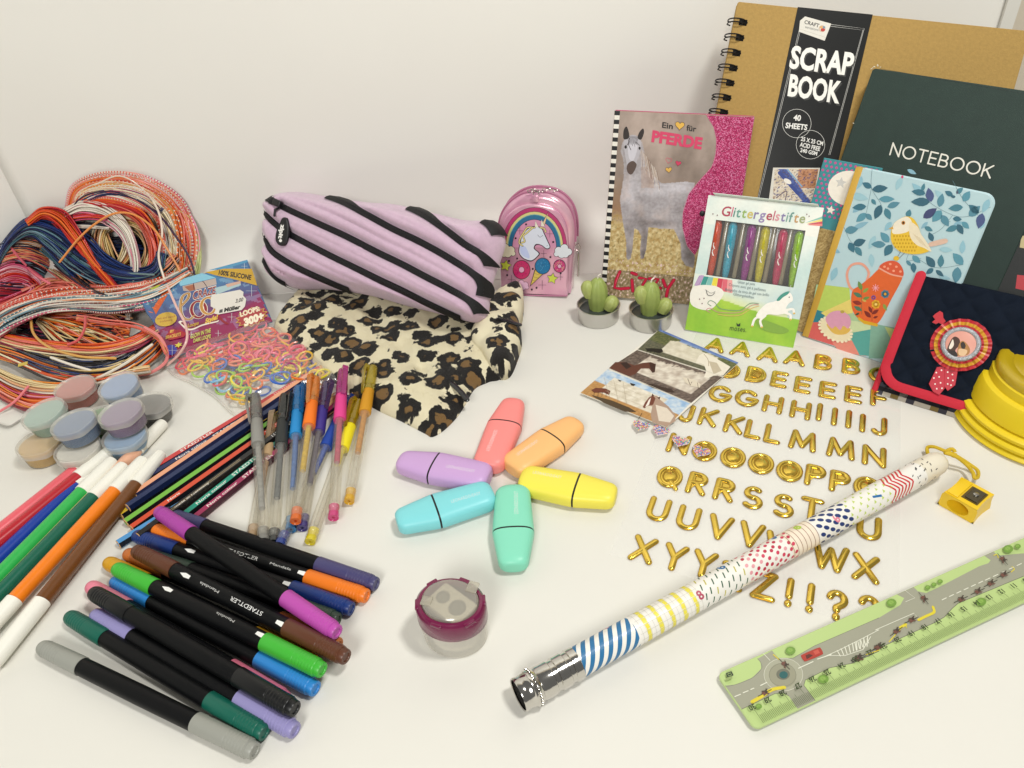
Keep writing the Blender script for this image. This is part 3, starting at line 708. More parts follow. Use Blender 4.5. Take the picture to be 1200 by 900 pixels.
# ---- teal exercise book with dots and a moon, behind the bird notebook
TP = book_plane(0.254, 0.5714, -0.6683, 0.287, -0.0222, 0.100, 0.154)
t = thing('exercise_book', 'teal booklet with pink dots, white moon and star, peeking out behind the bird notebook', 'booklet', TP.M)
cover('cover', .048, .154, .0012, mat('teal_cover', '#3f8a92', rough=.5), t)
z6 = Z(930, 180, 3.75); P = Print(TP, z=.00004)
def wheat(u, v):
    n = fb(u*2+v*1.2, v*3-u*2, 3, 5); s = math.sin((u*1.5+v*.6+.35*n)*42)
    return mix('#8a6f3e', '#cbb27a', .5+.35*s+.3*n)
a = TP.loc(958,228)
Pl = Print(None, z=.00005)
lo = a.y*0.78
Pl.grid((.0004, .0004), (.055, .0004), (.055, lo), (.0004, lo), 60, 120, wheat)
def moonedge(): return [(.0004, lo+.001), (.0004, lo*.86), (.006, lo*.92), (.013, lo*1.03), (.020, lo*1.10), (.030, lo*1.12), (.0475, lo*1.12), (.0475, .1535), (.0004, .1535)]
Pl.z = .00009
Pl.poly(moonedge()+[], '#3f8a92')
for i in range(14):
    for j in range(16):
        x = .002+i*.0042+(j % 2)*.0021; y = .1515-j*.0037
        if x < .0465 and y > lo*1.05+(.004 if x > .01 else 0): Pl.ell((x, y), .0011, .0011, '#c4508c', n=10, same=True)
Pl.up(2); Pl.build('cover_print', t)
P.z = .00016
P.ell(z6(243,152), 24.5, 20.5, '#ece6da', n=30); P.up()
def star(P, c, r1, r2, col, n=5, rot=-90, same=False):
    P.poly([(c[0]+(r1 if k % 2 == 0 else r2)*math.cos(R(rot+k*180/n)), c[1]+(r1 if k % 2 == 0 else r2)*math.sin(R(rot+k*180/n))) for k in range(2*n)], col, same=same)
star(P, z6(208,128), 7, 3.2, '#c9c8c4', rot=-80); star(P, z6(163,248), 5.6, 2.5, '#eee8dc', rot=-75)
P.build('moon_and_star', t)

# ---- bird and teapot notebook
BP = book_plane(0.2727, 0.5509, -0.76, 0.2547, -0.0142, 0.1052, 0.1536)
t = thing('bird_notebook', 'light blue notebook with a yellow bird on an orange teapot among leaves', 'notebook', BP.M)
bm_ = mat('bird_cover', '#b5d0d6', rough=.45)
cover('front_cover', .1052, .1536, .0008, bm_, t, rad=.009, corners=(0, 1, 1, 0))
cover('page_block', .1045, .1528, .0045, mat('page_edge', '#ddd5c4'), t, rad=.009, z0=-.001, corners=(0, 1, 1, 0))
cover('back_cover', .1052, .1536, .0008, bm_, t, rad=.009, z0=-.0057, corners=(0, 1, 1, 0))
part('spine_strip', rbox(-.0006, .0052, 0, .1536, -.006, .00025, .0003), mat('gold_cloth', '#c9a040', rough=.5, bump=.2, bscale=900), t)
Pg = Print(None, z=.00003)
def skybg(u, v):
    n = fb(u, v, 3, 1); m_ = fb(u, v, 12, 2); c = mix('#86b7c6', '#b9d3d6', .5+.9*n)
    if v > .55: c = mix(c, '#d8d8cc', (v-.55)*1.6+.2*n)
    if v > .9: c = mix(c, '#e3d2c8', .4)
    return mix(c, '#ffffff', .06*m_)
def inround(u, v): return (u, v)
Pg.grid((.0052, .0004), (.1040, .0004), (.1040, .1440), (.0052, .1440), 70, 100, lambda u, v: skybg(u, v*.94))
pts = [(.0052, .1440), (.1044, .1440)]+arc(.0960, .1440, .0085, .0090, 0, 90, 8)+[(.0052, .1530)]
Pg.poly(pts, '#dcdcd2')
P = Print(BP, z=.00007)
def PP(*a): return [z6(x, y) for x, y in a]
# the patchwork table
for pts, c in (([(100,575),(245,590),(240,690),(330,740),(350,800),(300,870),(60,800)], '#a9c79a'), ([(120,575),(245,590),(250,640),(140,700),(85,690)], '#b8cf63'), ([(85,680),(150,702),(110,745),(62,740)], '#2f7f8d'), ([(60,742),(130,740),(260,870),(40,800)], '#d4615c'), ([(120,700),(250,640),(262,700),(150,720)], '#e2cf73'), ([(150,720),(300,740),(355,760),(345,870),(250,830)], '#c8d8a8'), ([(170,830),(260,820),(320,890),(200,870)], '#e08a7a'), ([(240,790),(350,770),(340,890),(290,885)], '#57a49c'), ([(340,745),(470,770),(520,900),(330,900)], '#7fae9a'), ([(400,760),(560,800),(560,950),(470,900)], '#b8cf83')):
    P.poly(PP(*pts), c)
# leaves: sprig stems and leaves (a, b, width)
stems = [[(345,68),(343,150),(385,225),(375,270)], [(343,150),(320,260)], [(570,155),(600,215),(700,270),(770,275),(865,235)], [(700,120),(745,200),(810,270)], [(220,320),(255,390),(300,390)], [(400,400),(345,400)], [(505,440),(500,470),(560,460)], [(660,290),(690,300)], [(700,270),(650,330),(600,360)], [(515,440),(620,500),(745,488)]]
for s_ in stems: P.line(PP(*s_), .00035, '#5b7d88', smooth=True, same=True)
P.up()
dk = ['#3f7184', '#4b8191', '#578a9c', '#3a6577', '#5b94a6']; pl_ = ['#8fbccb', '#9cc4cf', '#86b2c4']
for i, (a, b, w) in enumerate([((300,100),(270,160),.5), ((475,105),(450,160),.45), ((500,70),(540,90),.4), ((860,200),(830,260),.45), ((250,180),(330,200),.4), ((300,220),(260,260),.5), ((430,300),(400,340),.5), ((660,200),(620,160),.45), ((700,320),(745,300),.5), ((740,440),(745,380),.45), ((640,420),(700,425),.4), ((170,420),(205,435),.5), ((190,500),(165,560),.45), ((340,440),(345,500),.45), ((590,300),(560,330),.4), ((820,330),(840,290),.5), ((640,540),(690,550),.4), ((260,330),(330,300),.3), ((575,185),(520,130),.4), ((360,360),(330,420),.4)]):
    P.leaf(z6(*a), z6(*b), w, pl_[i % 3])
P.up()
for i, (a, b, w) in enumerate([((343,150),(302,128),.5), ((345,158),(415,150),.42), ((343,200),(362,225),.5), ((375,200),(445,200),.36), ((412,235),(468,215),.4), ((320,232),(258,238),.42), ((385,225),(357,288),.45), ((403,240),(425,290),.48), ((320,262),(275,300),.46), ((318,265),(345,292),.55), ((580,175),(518,165),.4), ((600,212),(515,212),.4), ((565,165),(575,130),.4), ((605,212),(592,150),.5), ((640,235),(655,175),.45), ((700,185),(665,165),.5), ((712,190),(690,188),.5), ((715,175),(745,150),.5), ((745,210),(775,165),.55), ((770,275),(820,230),.5), ((815,262),(770,225),.48), ((830,262),(812,330),.5), ((745,235),(680,242),.42), ((650,250),(610,300),.55), ((650,270),(682,320),.5), ((700,285),(740,290),.5), ((720,310),(745,355),.5), ((722,320),(668,340),.42), ((740,300),(772,330),.5), ((225,340),(285,330),.5), ((245,390),(265,435),.55), ((262,400),(318,380),.5), ((272,410),(300,450),.5), ((420,390),(382,345),.5), ((405,400),(340,398),.42), ((432,400),(400,450),.55), ((612,385),(595,345),.5), ((575,322),(612,340),.45), ((522,450),(558,480),.5), ((495,470),(520,495),.4), ((525,480),(530,525),.5), ((620,500),(582,450),.5), ((645,500),(650,443),.45), ((745,488),(700,437),.5), ((722,498),(712,570),.5), ((615,505),(582,528),.5), ((625,512),(660,540),.4), ((500,280),(512,245),.6)]):
    c = '#4d5a86' if i in (13, 21) else ('#474f7d' if i == 10 and False else dk[(i*3) % 5]); P.leaf(z6(*a), z6(*b), w*1.15, c)
P.leaf(z6(570,283), z6(630,240), .5, '#434a72'); P.leaf(z6(718,178), z6(722,160), .5, '#7d7894'); P.up()
P.ell(z6(478,102), 1.4, 1.8, '#d14a78')
# teapot
P.line(PP((322,560),(330,520),(300,485),(255,490),(235,530),(245,580),(262,600)), .0024, '#e4a18c', smooth=True)
P.poly(PP((388,500),(335,545),(290,580),(258,605),(255,670),(275,715),(310,735),(370,745),(430,640),(480,540),(455,512)), '#dd6630', smooth=True)
P.poly(PP((285,716),(310,733),(372,748),(368,760),(310,748),(283,728)), '#d8a827')
P.poly(PP((378,502),(395,480),(430,470),(462,480),(482,512),(478,540),(430,528)), '#d85a38', smooth=True)
for x, y in ((400,497),(425,485),(452,497),(440,515),(415,505),(470,518)): P.ell(z6(x, y), 1.6, 1.4, '#f0a080', n=10, same=True)
P.up(); P.line(PP((376,503),(428,530),(478,541)), .0014, '#e9a78f', smooth=True)
for a, b, c in (((300,600),(285,560),'#6d8f4a'), ((305,610),(330,590),'#87a04c'), ((300,630),(262,610),'#4a7a60'), ((305,640),(335,630),'#6d8f4a'), ((300,660),(258,650),'#8c3128'), ((345,700),(330,670),'#7c2a24'), ((345,705),(375,685),'#7c2a24'), ((340,720),(310,690),'#7c2a24'), ((300,690),(265,670),'#4a7a60'), ((290,700),(270,710),'#394c3a'), ((395,660),(410,690),'#87a04c'), ((350,722),(372,715),'#7c2a24'), ((320,650),(300,640),'#c9b05a')): P.leaf(z6(*a), z6(*b), .45, c)
P.up(); P.line(PP((345,735),(345,690),(352,650)), .0004, '#6b2a22'); P.line(PP((300,705),(300,600)), .0004, '#4a6b4a')
for (x, y, r, c, c2) in ((403,617,4.6,'#4f7f94','#e0a02c'), (362,662,4.8,'#e3ad2f','#f0d070'), (352,632,2.6,'#8a5a9a','#e06040')):
    for k in range(7): P.ell(z6(x+r*2.6*math.cos(k*.9), y+r*2.6*math.sin(k*.9)), r*.42, r*.42, c, n=9, same=True)
    P.ell(z6(x, y), r*.7, r*.7, c, same=True); P.up(); P.ell(z6(x, y), r*.34, r*.34, c2)
for k in range(8): a = R(k*45); P.line(PP((361,590),(361+15*math.cos(a), 590+15*math.sin(a))), .0006, '#f2a9b4', same=True)
P.up()
# bird
P.poly(PP((596,392),(640,378),(672,374),(676,390),(640,402),(600,408)), '#d9b8a4', smooth=True)
P.poly(PP((462,290),(495,276),(525,284),(548,318),(566,370),(590,405),(600,425),(560,440),(505,440),(460,425),(432,390),(428,350),(440,310)), '#e6bf3c', smooth=True)
P.poly(PP((436,350),(440,312),(465,288),(500,278),(520,300),(512,335),(480,350)), '#ece3cf', smooth=True)
for i in range(5):
    for j in range(8):
        x, y = 442+j*13+(i % 2)*6, 362+i*16
        if (x-498)**2/68**2+(y-385)**2/52**2 < 1 and x < 545: P.ell(z6(x, y), 1.1, 1.3, '#c89a20', n=8, same=True)
P.up()
P.poly(PP((512,300),(545,320),(562,355),(590,395),(606,430),(575,415),(540,400),(515,370),(508,335)), '#e8dcc0', smooth=True)
for k in range(4): P.line(PP((525+k*9,350+k*6),(560+k*10,395+k*7)), .0003, '#c9b488', same=True)
P.up(); P.poly(PP((436,320),(418,330),(440,332)), '#d8a23c'); P.ell(z6(483,304), 2.2, 2.4, '#c08028'); P.ell(z6(483,304), 1.2, 1.3, '#2c1c14')
for a, b in (((470,432),(452,462)), ((488,436),(462,462))): P.line(PP(a, b), .0005, '#5a4640')
P.ell(z6(452,460), 3.4, 2.8, '#e0b830')
# cupcake on a doily
P.ell(z6(185,772), 19, 12.5, '#e8dcb8', rot=28, n=26)
for k in range(22): a = R(k*360/22); P.ell(z6(185+76*math.cos(a)*.93, 772+50*math.sin(a)+20*math.cos(a)), 1.9, 1.7, '#efe4c4', n=8, same=True)
P.up(); P.poly(PP((150,745),(165,780),(195,795),(235,790),(245,765)), '#dcb458', smooth=True)
P.poly(PP((142,722),(165,697),(205,690),(245,712),(252,745),(240,768),(220,755),(205,775),(185,758),(170,768),(150,748)), '#d79bb4', smooth=True); P.ell(z6(215,695), 2.4, 1.8, '#b5a04c')
P.build('cover_print', t)

# ---- horse diary
DP = book_plane(0.0981, 0.6472, -0.2913, 0.2162, -0.0302, 0.1248, 0.1797)
t = thing('horse_diary', 'friendship book with a grey horse, pink glitter edge and black-and-white striped spine', 'book', DP.M)
cover('front_cover', .1248, .1797, .0016, mat('diary_cover', '#9b8672', rough=.35), t)
cover('page_block', .122, .177, .006, mat('page_edge', '#ddd5c4'), t, z0=-.0018)
cover('back_cover', .1248, .1797, .0016, mat('diary_back', '#b23a6a', rough=.4), t, z0=-.008)
z1 = Z(690, 110, 5.625); z2 = Z(690, 250, 5.625)
Pg = Print(None, z=.00003)
def meadow(u, v):
    n = fb(u*1.2, v*1.7, 26, 4, 4); n2 = fb(u, v, 5, 7); n3 = fb(u, v, 60, 9, 2)
    top = mix('#6f6055', '#b3a196', .45+.5*math.exp(-((u-.12)**2/.02+(v-.95)**2/.01))+.35*n2+(.35-abs(u-.35)))
    top = mix(top, '#9a7350', max(0, .75-abs(v-.5)*4))
    gr = mix('#a8884e', '#e3d3a4', .5+.7*n+.2*n3); gr = mix(gr, '#6a5a2c', max(0, n3*.9-.1))
    if v < .16: gr = mix(gr, mix('#5a5138', '#b49a84', .5+n3), .7)
    if n3 > .45 and v < .22: gr = '#e7c9c4'
    return mix(gr, top, (v-.42+.05*n)*14)
HB_ = [z1(*p) for p in ((205,700),(215,640),(228,560),(232,480),(225,420),(210,380),(222,320),(245,285),(290,268),(335,290),(355,330),(368,400),(385,470),(430,540),(480,590),(560,585),(640,578),(700,588),(690,640))]+[z2(*p) for p in ((660,60),(640,78),(655,140),(690,220),(700,300),(690,360),(640,345),(610,300),(605,200),(575,130),(560,105),(470,100),(395,92),(385,160),(378,240),(362,300),(340,300),(338,230),(345,150),(325,110),(300,100),(292,180),(285,250),(278,295),(258,310),(248,290),(246,180),(225,60))]
GS = [(300,600,60,90,.10),(270,680,40,70,.12),(460,640,110,35,.16),(600,620,70,28,.20),(520,760,120,50,-.02),(430,850,150,22,-.26),(330,800,50,40,-.20),(250,520,25,70,-.10),(310,470,40,60,-.04),(400,580,25,40,-.16),(620,760,60,60,-.14),(340,690,30,60,-.10),(270,900,40,60,-.14),(365,930,30,70,-.34),(270,1040,30,50,-.22),(362,1060,26,60,-.42),(655,960,40,90,-.36),(680,1080,40,80,-.26),(285,350,25,60,.16),(240,380,12,60,-.14),(340,370,12,60,-.12),(480,600,90,10,.12),(640,585,60,8,.14)]
def cover_px(u, v):
    q = unproj(DP.M @ Vector((.0052+.1192*u, .0004+.1789*v, 0)))
    if in_poly(q[0], q[1], HB_):
        x, y = (q[0]-690)*5.625, (q[1]-110)*5.625; n = fb(x/300, y/300, 3.2, 31); n2 = fb(x/300, y/300, 16, 33, 3); t_ = .70+.14*n+.10*n2
        for gx, gy, sx, sy, a_ in GS: t_ += a_*math.exp(-((x-gx)/sx)**2-((y-gy)/sy)**2)
        c = mix('#4a403c', '#d3cfd6', t_); return mix(c, '#b08d78', .25*max(0, n)+(.35 if 345 < x < 430 and 480 < y < 620 else 0))
    return meadow(u, v)
Pg.grid((.0052, .0004), (.1244, .0004), (.1244, .1793), (.0052, .1793), 220, 310, cover_px)
for k in range(46):
    y = .1797*k/46
    Pg.poly([(.0003, y), (.0052, y), (.0052, y+.1797/46), (.0003, y+.1797/46)], '#16161a' if k % 2 else '#e6e2d8', same=True)
Pg.up(); Pg.build('cover_background', t)
P = Print(DP, z=.00006)
def H1_(*a): return [z1(*p) for p in a]
def H2_(*a): return [z2(*p) for p in a]
body = H1_((205,700),(215,640),(228,560),(232,480),(225,420),(210,380),(222,320),(245,285),(290,268),(335,290),(355,330),(368,400),(385,470),(430,540),(480,590),(560,585),(640,578),(700,588),(690,640))+H2_((660,60),(620,100),(560,105),(470,100),(395,92),(385,160),(378,240),(362,300),(340,300),(338,230),(345,150),(325,110),(300,100),(292,180),(285,250),(278,295),(258,310),(248,290),(246,180),(225,60))
def patch(pts, c, sm=True): P.poly(pts, c, smooth=sm)
for i in range(26):  # mane hair
    x = 345+i*4.5+rnd.uniform(-3, 3); y = 400+i*6.5; P.line(H1_((x-12, y-55), (x, y), (x+rnd.uniform(0,22), y+rnd.uniform(50,95))), .00035, rnd.choice(['#d8c8ba', '#b79c88', '#6b4a3c', '#e6ddd4', '#8d7161']), smooth=True, same=True)
P.up()
patch(H1_((232,322),(250,288),(300,272),(340,300),(345,350),(335,400),(318,440),(302,500),(272,532),(252,505),(248,450),(238,400)), '#b4b0b6')
patch(H1_((262,300),(305,296),(322,340),(310,400),(292,440),(268,430),(258,370)), '#cac7cf')
patch(H1_((258,460),(290,442),(315,465),(302,505),(280,532),(258,520),(250,490)), '#57463f')
P.ell(z1(243,350), 1.5, 2, '#241c1c'); P.ell(z1(335,358), 1.3, 1.9, '#241c1c')
patch(H1_((228,292),(230,240),(248,215),(262,245),(266,285),(245,300)), '#2a221f'); patch(H1_((322,285),(335,250),(358,228),(364,255),(350,295),(335,302)), '#2a221f')
for i in range(12): P.line(H1_((255+i*7,280),(262+i*5,300+abs(i-5)*3),(248+i*8,330+rnd.random()*20)), .00045, '#2e2423', smooth=True, same=True)
P.up(); P.line(H1_((270,290),(262,330),(278,370)), .0006, '#3a3033', smooth=True)
# pink glitter edge
gl = H1_((775,133),(1100,150),(1010,676),(1000,760))+[(872,240),(868,262)]+H2_((755,170),(700,275),(650,215),(625,120),(618,30))+H1_((618,880),(622,780),(660,660),(740,560),(810,480),(835,400),(840,300),(822,220))
gl = [P.L(p) for p in gl]
gl = [Vector((min(p.x, .1244), min(max(p.y, .0), .1793))) for p in gl]
q = MB(); v = []; f = []; gp = Print(None, z=P.z+.00005); gp.raw([(p.x, p.y) for p in gl], '#c22a68')
glm = mat('pink_glitter', '#b8235f', rough=.35, bump=.9, bscale=2600)
if 'glset' not in MATS:
    MATS['glset'] = 1; nt = glm.node_tree; N = nt.nodes; L = nt.links; b = N['Principled BSDF']
    tc = N.new('ShaderNodeTexCoord'); vo = N.new('ShaderNodeTexVoronoi'); vo.inputs['Scale'].default_value = 1500; L.new(tc.outputs['Object'], vo.inputs['Vector'])
    cr_ = N.new('ShaderNodeValToRGB'); e = cr_.color_ramp; e.elements[0].position = 0; e.elements[0].color = (*lin('#8f1648'), 1); e.elements[1].position = .62; e.elements[1].color = (*lin('#cc2f70'), 1)
    e.elements.new(.88).color = (*lin('#e88ab4'), 1); sp_ = N.new('ShaderNodeSeparateColor'); L.new(vo.outputs['Color'], sp_.inputs[0]); L.new(sp_.outputs[0], cr_.inputs[0]); L.new(cr_.outputs[0], b.inputs['Base Color'])
gp.build('glitter_edge', t, glm)
P.z += .0001
P.line(H1_((775,133),(822,220),(840,300),(835,400),(810,480),(740,560),(660,660),(622,780),(618,880))+H2_((625,120),(650,215),(700,275)), .0004, '#dc86a8', smooth=True)
P.text('Ein', z1(482,222), z1(553,232), z1(486,184), '#1f1a1a', .02); P.text('für', z1(643,240), z1(708,250), z1(645,202), '#1f1a1a', .02)
P.text('PFERDE', z1(412,312), z1(742,362), z1(421,240), '#d23f66', .05)
def heart(P, c, s, col, rot=0, outline=None, w=.0004, same=False):
    q = []
    for i in range(24):
        a = 2*math.pi*i/24; x = 16*math.sin(a)**3/17; y = -(13*math.cos(a)-5*math.cos(2*a)-2*math.cos(3*a)-math.cos(4*a))/17
        q.append((c[0]+s*(x*math.cos(rot)-y*math.sin(rot)), c[1]+s*(x*math.sin(rot)+y*math.cos(rot))))
    if col: P.poly(q, col, same=same)
    if outline: P.line(q, w, outline, closed=True)
heart(P, z1(600,208), 5.8, '#e0b04a', .1, '#2a201a', .0005); heart(P, z1(590,457), 3.6, '#c8385c', .2, '#4a1a28', .0003); heart(P, z1(527,500), 4, '#d9ab52', -.1, '#3a2a1a', .0004); heart(P, z1(527,438), 3.8, None, .2, '#d2506e', .0005)
# hand-lettered name low on the cover
for col, w in (('#7d1029', .0040), ('#c3163c', .0030)):
    P.line(H2_((205,385),(180,440),(170,490),(210,497),(262,492)), w, col); P.line(H2_((285,440),(290,510)), w, col); P.line(H2_((285,392),(312,402)), w, col)
    P.line(H2_((335,425),(380,430),(345,490),(385,492)), w, col); P.line(H2_((400,430),(460,432),(420,495),(470,492)), w, col); P.line(H2_((490,440),(505,480)), w, col); P.line(H2_((560,440),(522,495),(512,545)), w, col)
P.line(H2_((200,395),(178,460)), .0006, '#e06a80')
P.build('cover_picture', t)
part('elastic_button', lathe([(0, .0026), (.0012, .0026), (.0016, .0018)], 14), mat('button_black', '#1c1a1e', rough=.4), t, M=Matrix.Translation((*DP.loc(823,250), .0002)))

# ---- glitter gel pen box
GP = book_plane(0.169, 0.5763, -0.4295, 0.4009, -0.018, 0.0986, 0.1251)
t = thing('pen_box', 'white and green cardboard box of glitter gel pens with a window and a white unicorn', 'packaging box', GP.M)
z3 = Z(790, 210, 4.5); Wd, Hd, Dp = .0986, .1251, .011
card = mat('box_card', '#d5e0d8', rough=.45)
wl = [GP.loc(*z3(x, y)) for x, y in ((222,213),(692,272),(630,572),(168,505))]
wx0 = (wl[0].x+wl[3].x)/2; wx1 = (wl[1].x+wl[2].x)/2; wy1 = (wl[0].y+wl[1].y)/2; wy0 = (wl[2].y+wl[3].y)/2
v = [(0,0,0),(Wd,0,0),(Wd,Hd,0),(0,Hd,0),(wx0,wy0,0),(wx1,wy0,0),(wx1,wy1,0),(wx0,wy1,0),(0,0,-Dp),(Wd,0,-Dp),(Wd,Hd,-Dp),(0,Hd,-Dp)]
v += [(x, y, -.0006) for x, y in ((wx0,wy0),(wx1,wy0),(wx1,wy1),(wx0,wy1))]
f = [(0,1,5,4),(1,2,6,5),(2,3,7,6),(3,0,4,7),(8,11,10,9),(0,8,9,1),(1,9,10,2),(2,10,11,3),(3,11,8,0),(4,5,13,12),(5,6,14,13),(6,7,15,14),(7,4,12,15)]
part('carton', (v, f), card, t, smooth=False)
part('flap', extrude([(.006, 0), (Wd-.004, 0), (Wd-.006, .004), (.004, .004)], -.0004, .0), card, t, M=Matrix.Translation((0, Hd+.0002, -.001)) @ Matrix.Rotation(R(60), 4, 'X'), smooth=False)
part('inner_tray', rbox(wx0-.004, wx1+.004, wy0-.004, wy1+.004, -Dp+.0008, -Dp+.0022, .0004), mat('tray_dark', '#3a342a', rough=.3, coat=.4), t)
P = Print(GP, z=.00003); g3 = lambda *a: [z3(*p) for p in a]
Pg = Print(None, z=.00002)
def boxbg(u, v):
    n = fb(u, v, 3, 12); c = mix('#b9d3cf', '#dfe7df', .5+.6*n)
    if v > .8: c = mix(c, '#eeeade', .5+.3*n)
    return c
def clipgrid(Pg, x0, x1, y0, y1, nx, ny, fn): Pg.grid((x0, y0), (x1, y0), (x1, y1), (x0, y1), nx, ny, lambda u, v: fn((x0+(x1-x0)*u)/Wd, (y0+(y1-y0)*v)/Hd))
def lower(u, v):
    n = fb(u, v, 4, 15); e = .27+.02*math.sin(u*5+1)-.05*u
    if v < e: return mix('#7fb52c', '#a9cc3e', .5+.5*n+(v-.1)*1.5)
    c = mix('#dfe6d8', '#bcd3d6', u*.8+.3*n); return mix('#d8e0a8', c, (v-e)*12) if u < .9 else c
for a in ((.0, wx0, wy0, wy1, 12, 40), (wx1, Wd, wy0, wy1, 12, 40), (0, Wd, wy1, Hd, 60, 14)): clipgrid(Pg, *a, boxbg)
clipgrid(Pg, 0, Wd, 0, wy0, 80, 60, lower)
P.z = .00004
P.poly(g3((690,172),(785,178),(783,192),(700,188)), '#b79ec4'); 
for k, c in enumerate(('#7db7a8', '#e6d26a', '#c23a4a', '#e07a70')): P.poly(g3((700+k*5,226+k*4),(782,196+k*13),(781,209+k*13),(690+k*5,230+k*4)), c)
# rainbow arch left under the window
for k, c in enumerate(('#a887b5', '#2f8f86', '#79b9b0', '#e3cf3a', '#c8374e', '#d9606e', '#e49a98')):
    x = 140+k*25-8; P.poly(g3((x,508+k*3.5),(x+25,511+k*3.5),(x+13+(k-3)*4,565+k*6),(x-14+(k-3)*4,560+k*6)), c)
P.poly(g3((140,505),(160,508),(128,555),(105,562)), '#b79ac0', smooth=False)
P.poly(g3((100,570),(200,560),(260,590),(240,640),(180,690),(90,660)), '#ebe7dc', smooth=True)
cols = ['#a8324a','#c4637c','#4e7d74','#5e9484','#8aa84e','#c3b04e','#7a6e9c','#8c7aa8','#a8324a','#b8506a','#d08a94','#7a6e9c','#6e9a8c','#5a8a80','#b88a50','#94a06a']
word = 'Glittergelstifte'; x = 0; tot = sum(text2d(c)[2]+.07 for c in word)
O0 = np.array(z3(246,192)); O1 = np.array(z3(692,232)); upv = np.array([13, -52])/4.5
for c, cc in zip(word, cols):
    w_ = text2d(c)[2]; a = O0+(O1-O0)*x/tot; b = O0+(O1-O0)*(x+w_)/tot; P.text(c, tuple(a), tuple(b), tuple(a+upv), cc, .015); x += w_+.07
for s_, a, b in (('Glitter gel pens', (335,548), (425,560)), ('Crayons avec gel à paillettes', (288,562), (482,592)), ('Bolígrafos de tinta de gel con brillo', (270,588), (500,618)), ('Glittergelstiften', (312,612), (420,630))):
    P.text(s_, z3(*a), z3(*b), z3(a[0]+2, a[1]-15), '#5c7074')
# the unicorn with its long tail
P.poly(g3((440,735),(600,790),(560,815),(460,790)), '#7ea53a', smooth=True)
for pts, c in (([(445,655),(400,655),(350,690),(290,690),(240,680),(215,650),(190,640),(178,655),(195,668)], '#6f8f70'), ([(445,660),(410,665),(350,700),(290,705),(230,700),(190,680),(170,690),(190,702)], '#c78a84'), ([(448,668),(410,680),(350,715),(290,720),(230,712)], '#d9b064')):
    P.line(g3(*pts), .0007, c, smooth=True)
P.poly(g3((450,690),(490,655),(540,640),(580,610),(600,590),(622,612),(625,640),(605,655),(590,680),(600,700),(550,715),(500,712),(475,725),(450,735),(432,722)), '#f1eee6', smooth=True)
for pts in ([(455,720),(425,738),(412,772)], [(480,720),(455,745),(462,778)], [(590,690),(625,685),(632,705)], [(575,700),(612,715),(614,738)]): P.line(g3(*pts), .0024, '#f1eee6', smooth=True)
for (x, y) in ((412,775),(463,780),(633,707),(614,740)): P.ell(z3(x, y), 1.3, 1, '#d9b64a')
P.poly(g3((540,638),(560,612),(585,596),(610,590),(600,606),(575,622),(555,640)), '#3c8f80', smooth=True); P.line(g3((606,594),(616,560)), .0005, '#d8d4c8'); P.ell(z3(607,622), .7, .7, '#333333')
P.line(g3((170,585),(178,610),(200,612),(215,598)), .0006, '#2c2c2c', smooth=True); P.line(g3((165,582),(195,600),(218,590)), .0004, '#4c4c4c', smooth=True)
for x, y in ((135,632),(158,628),(148,655),(205,183),(228,190),(700,185),(712,195)): P.ell(z3(x, y), .8, .8, '#7a5a5a', n=8, same=True)
P.up(); P.text('moses.', z3(293,795), z3(380,806), z3(298,768), '#1a2a14', 0, 1.1); P.poly(g3((328,756),(338,766),(350,757),(348,776),(332,774)), '#1a2a14')
Pg.build('carton_background', t); P.build('carton_print', t)
film = clear('window_film', '#ffffff', opac=.03, rough=.05)
part('window_film', extrude([(wx0-.002, wy0-.002), (wx1+.002, wy0-.002), (wx1+.002, wy1+.002), (wx0-.002, wy1+.002)], -.0009, -.0007), film, t, smooth=False)
pens = [('#c8441c','orange',235,190),('#2f9fb8','turquoise blue',315,268),('#8c2a80','purple',415,365),('#c0b51c','yellow',487,440),('#b82a55','crimson pink',580,532),('#8fbf1e','lime green',665,618)]
for c, nm, xt, xb in pens:
    a = GP.loc(*z3(xb, 505+(xb-190)*.15), h=-.005); b = GP.loc(*z3(xt, 215+(xt-235)*.14), h=-.005)
    y1 = min(b.y, wy1+.002); y0 = max(a.y-.003, wy0-.003)
    A = GP.M @ Vector((a.x, y0, -.0048)); B = GP.M @ Vector((b.x, y1, -.0048)); M = frame(A, B, GP.N); L = (B-A).length; r = .0038
    pt = thing('mini_gel_pen', '%s glitter gel pen inside the window of the pen box' % nm, 'gel pen', M, 'glitter gel pens in the box')
    gm = mat('glitter_'+c, c, rough=.22, bump=.7, bscale=1800, coat=.5, var=.25, vscale=500)
    part('barrel', lathe([(0, .0008), (.004, r*.72), (.012, r*.92), (L*.55, r), (L*.55+.001, r*1.08), (L-.004, r*1.05), (L-.001, r*.8), (L, r*.5)], 20, 'x'), gm, pt)
    part('clip', rbox(L*.62, L-.003, -.0011, .0011, r*1.02, r*1.25, .0003), gm, pt)
    mb = MB()   # white squiggle printed on the barrel
    for k in range(3):
        sq = [(L*(.45+.12*k)+.003*math.cos(q*1.3), r*1.02*math.sin(.25*math.sin(q*2.1)), r*1.03*math.cos(.25*math.sin(q*2.1))+.0001) for q in np.linspace(0, 4.2, 9)]
        mb.add(tube(sq, .00028, 4))
    mb.build('white_squiggle', mat('squiggle_white', '#e9e6e0', rough=.4), pt, stuff=True)
for k in range(5):   # clear plastic ribs of the tray between the pens
    x = .5*(GP.loc(*z3(pens[k][2], 360)).x+GP.loc(*z3(pens[k+1][2], 380)).x) - .004
    part('tray_rib', rbox(x-.0020, x+.0020, wy0, wy1, -Dp+.0022, -.004, .0012, 3), clear('tray_clear', '#b5aa8c', opac=.45, rough=.12), t)

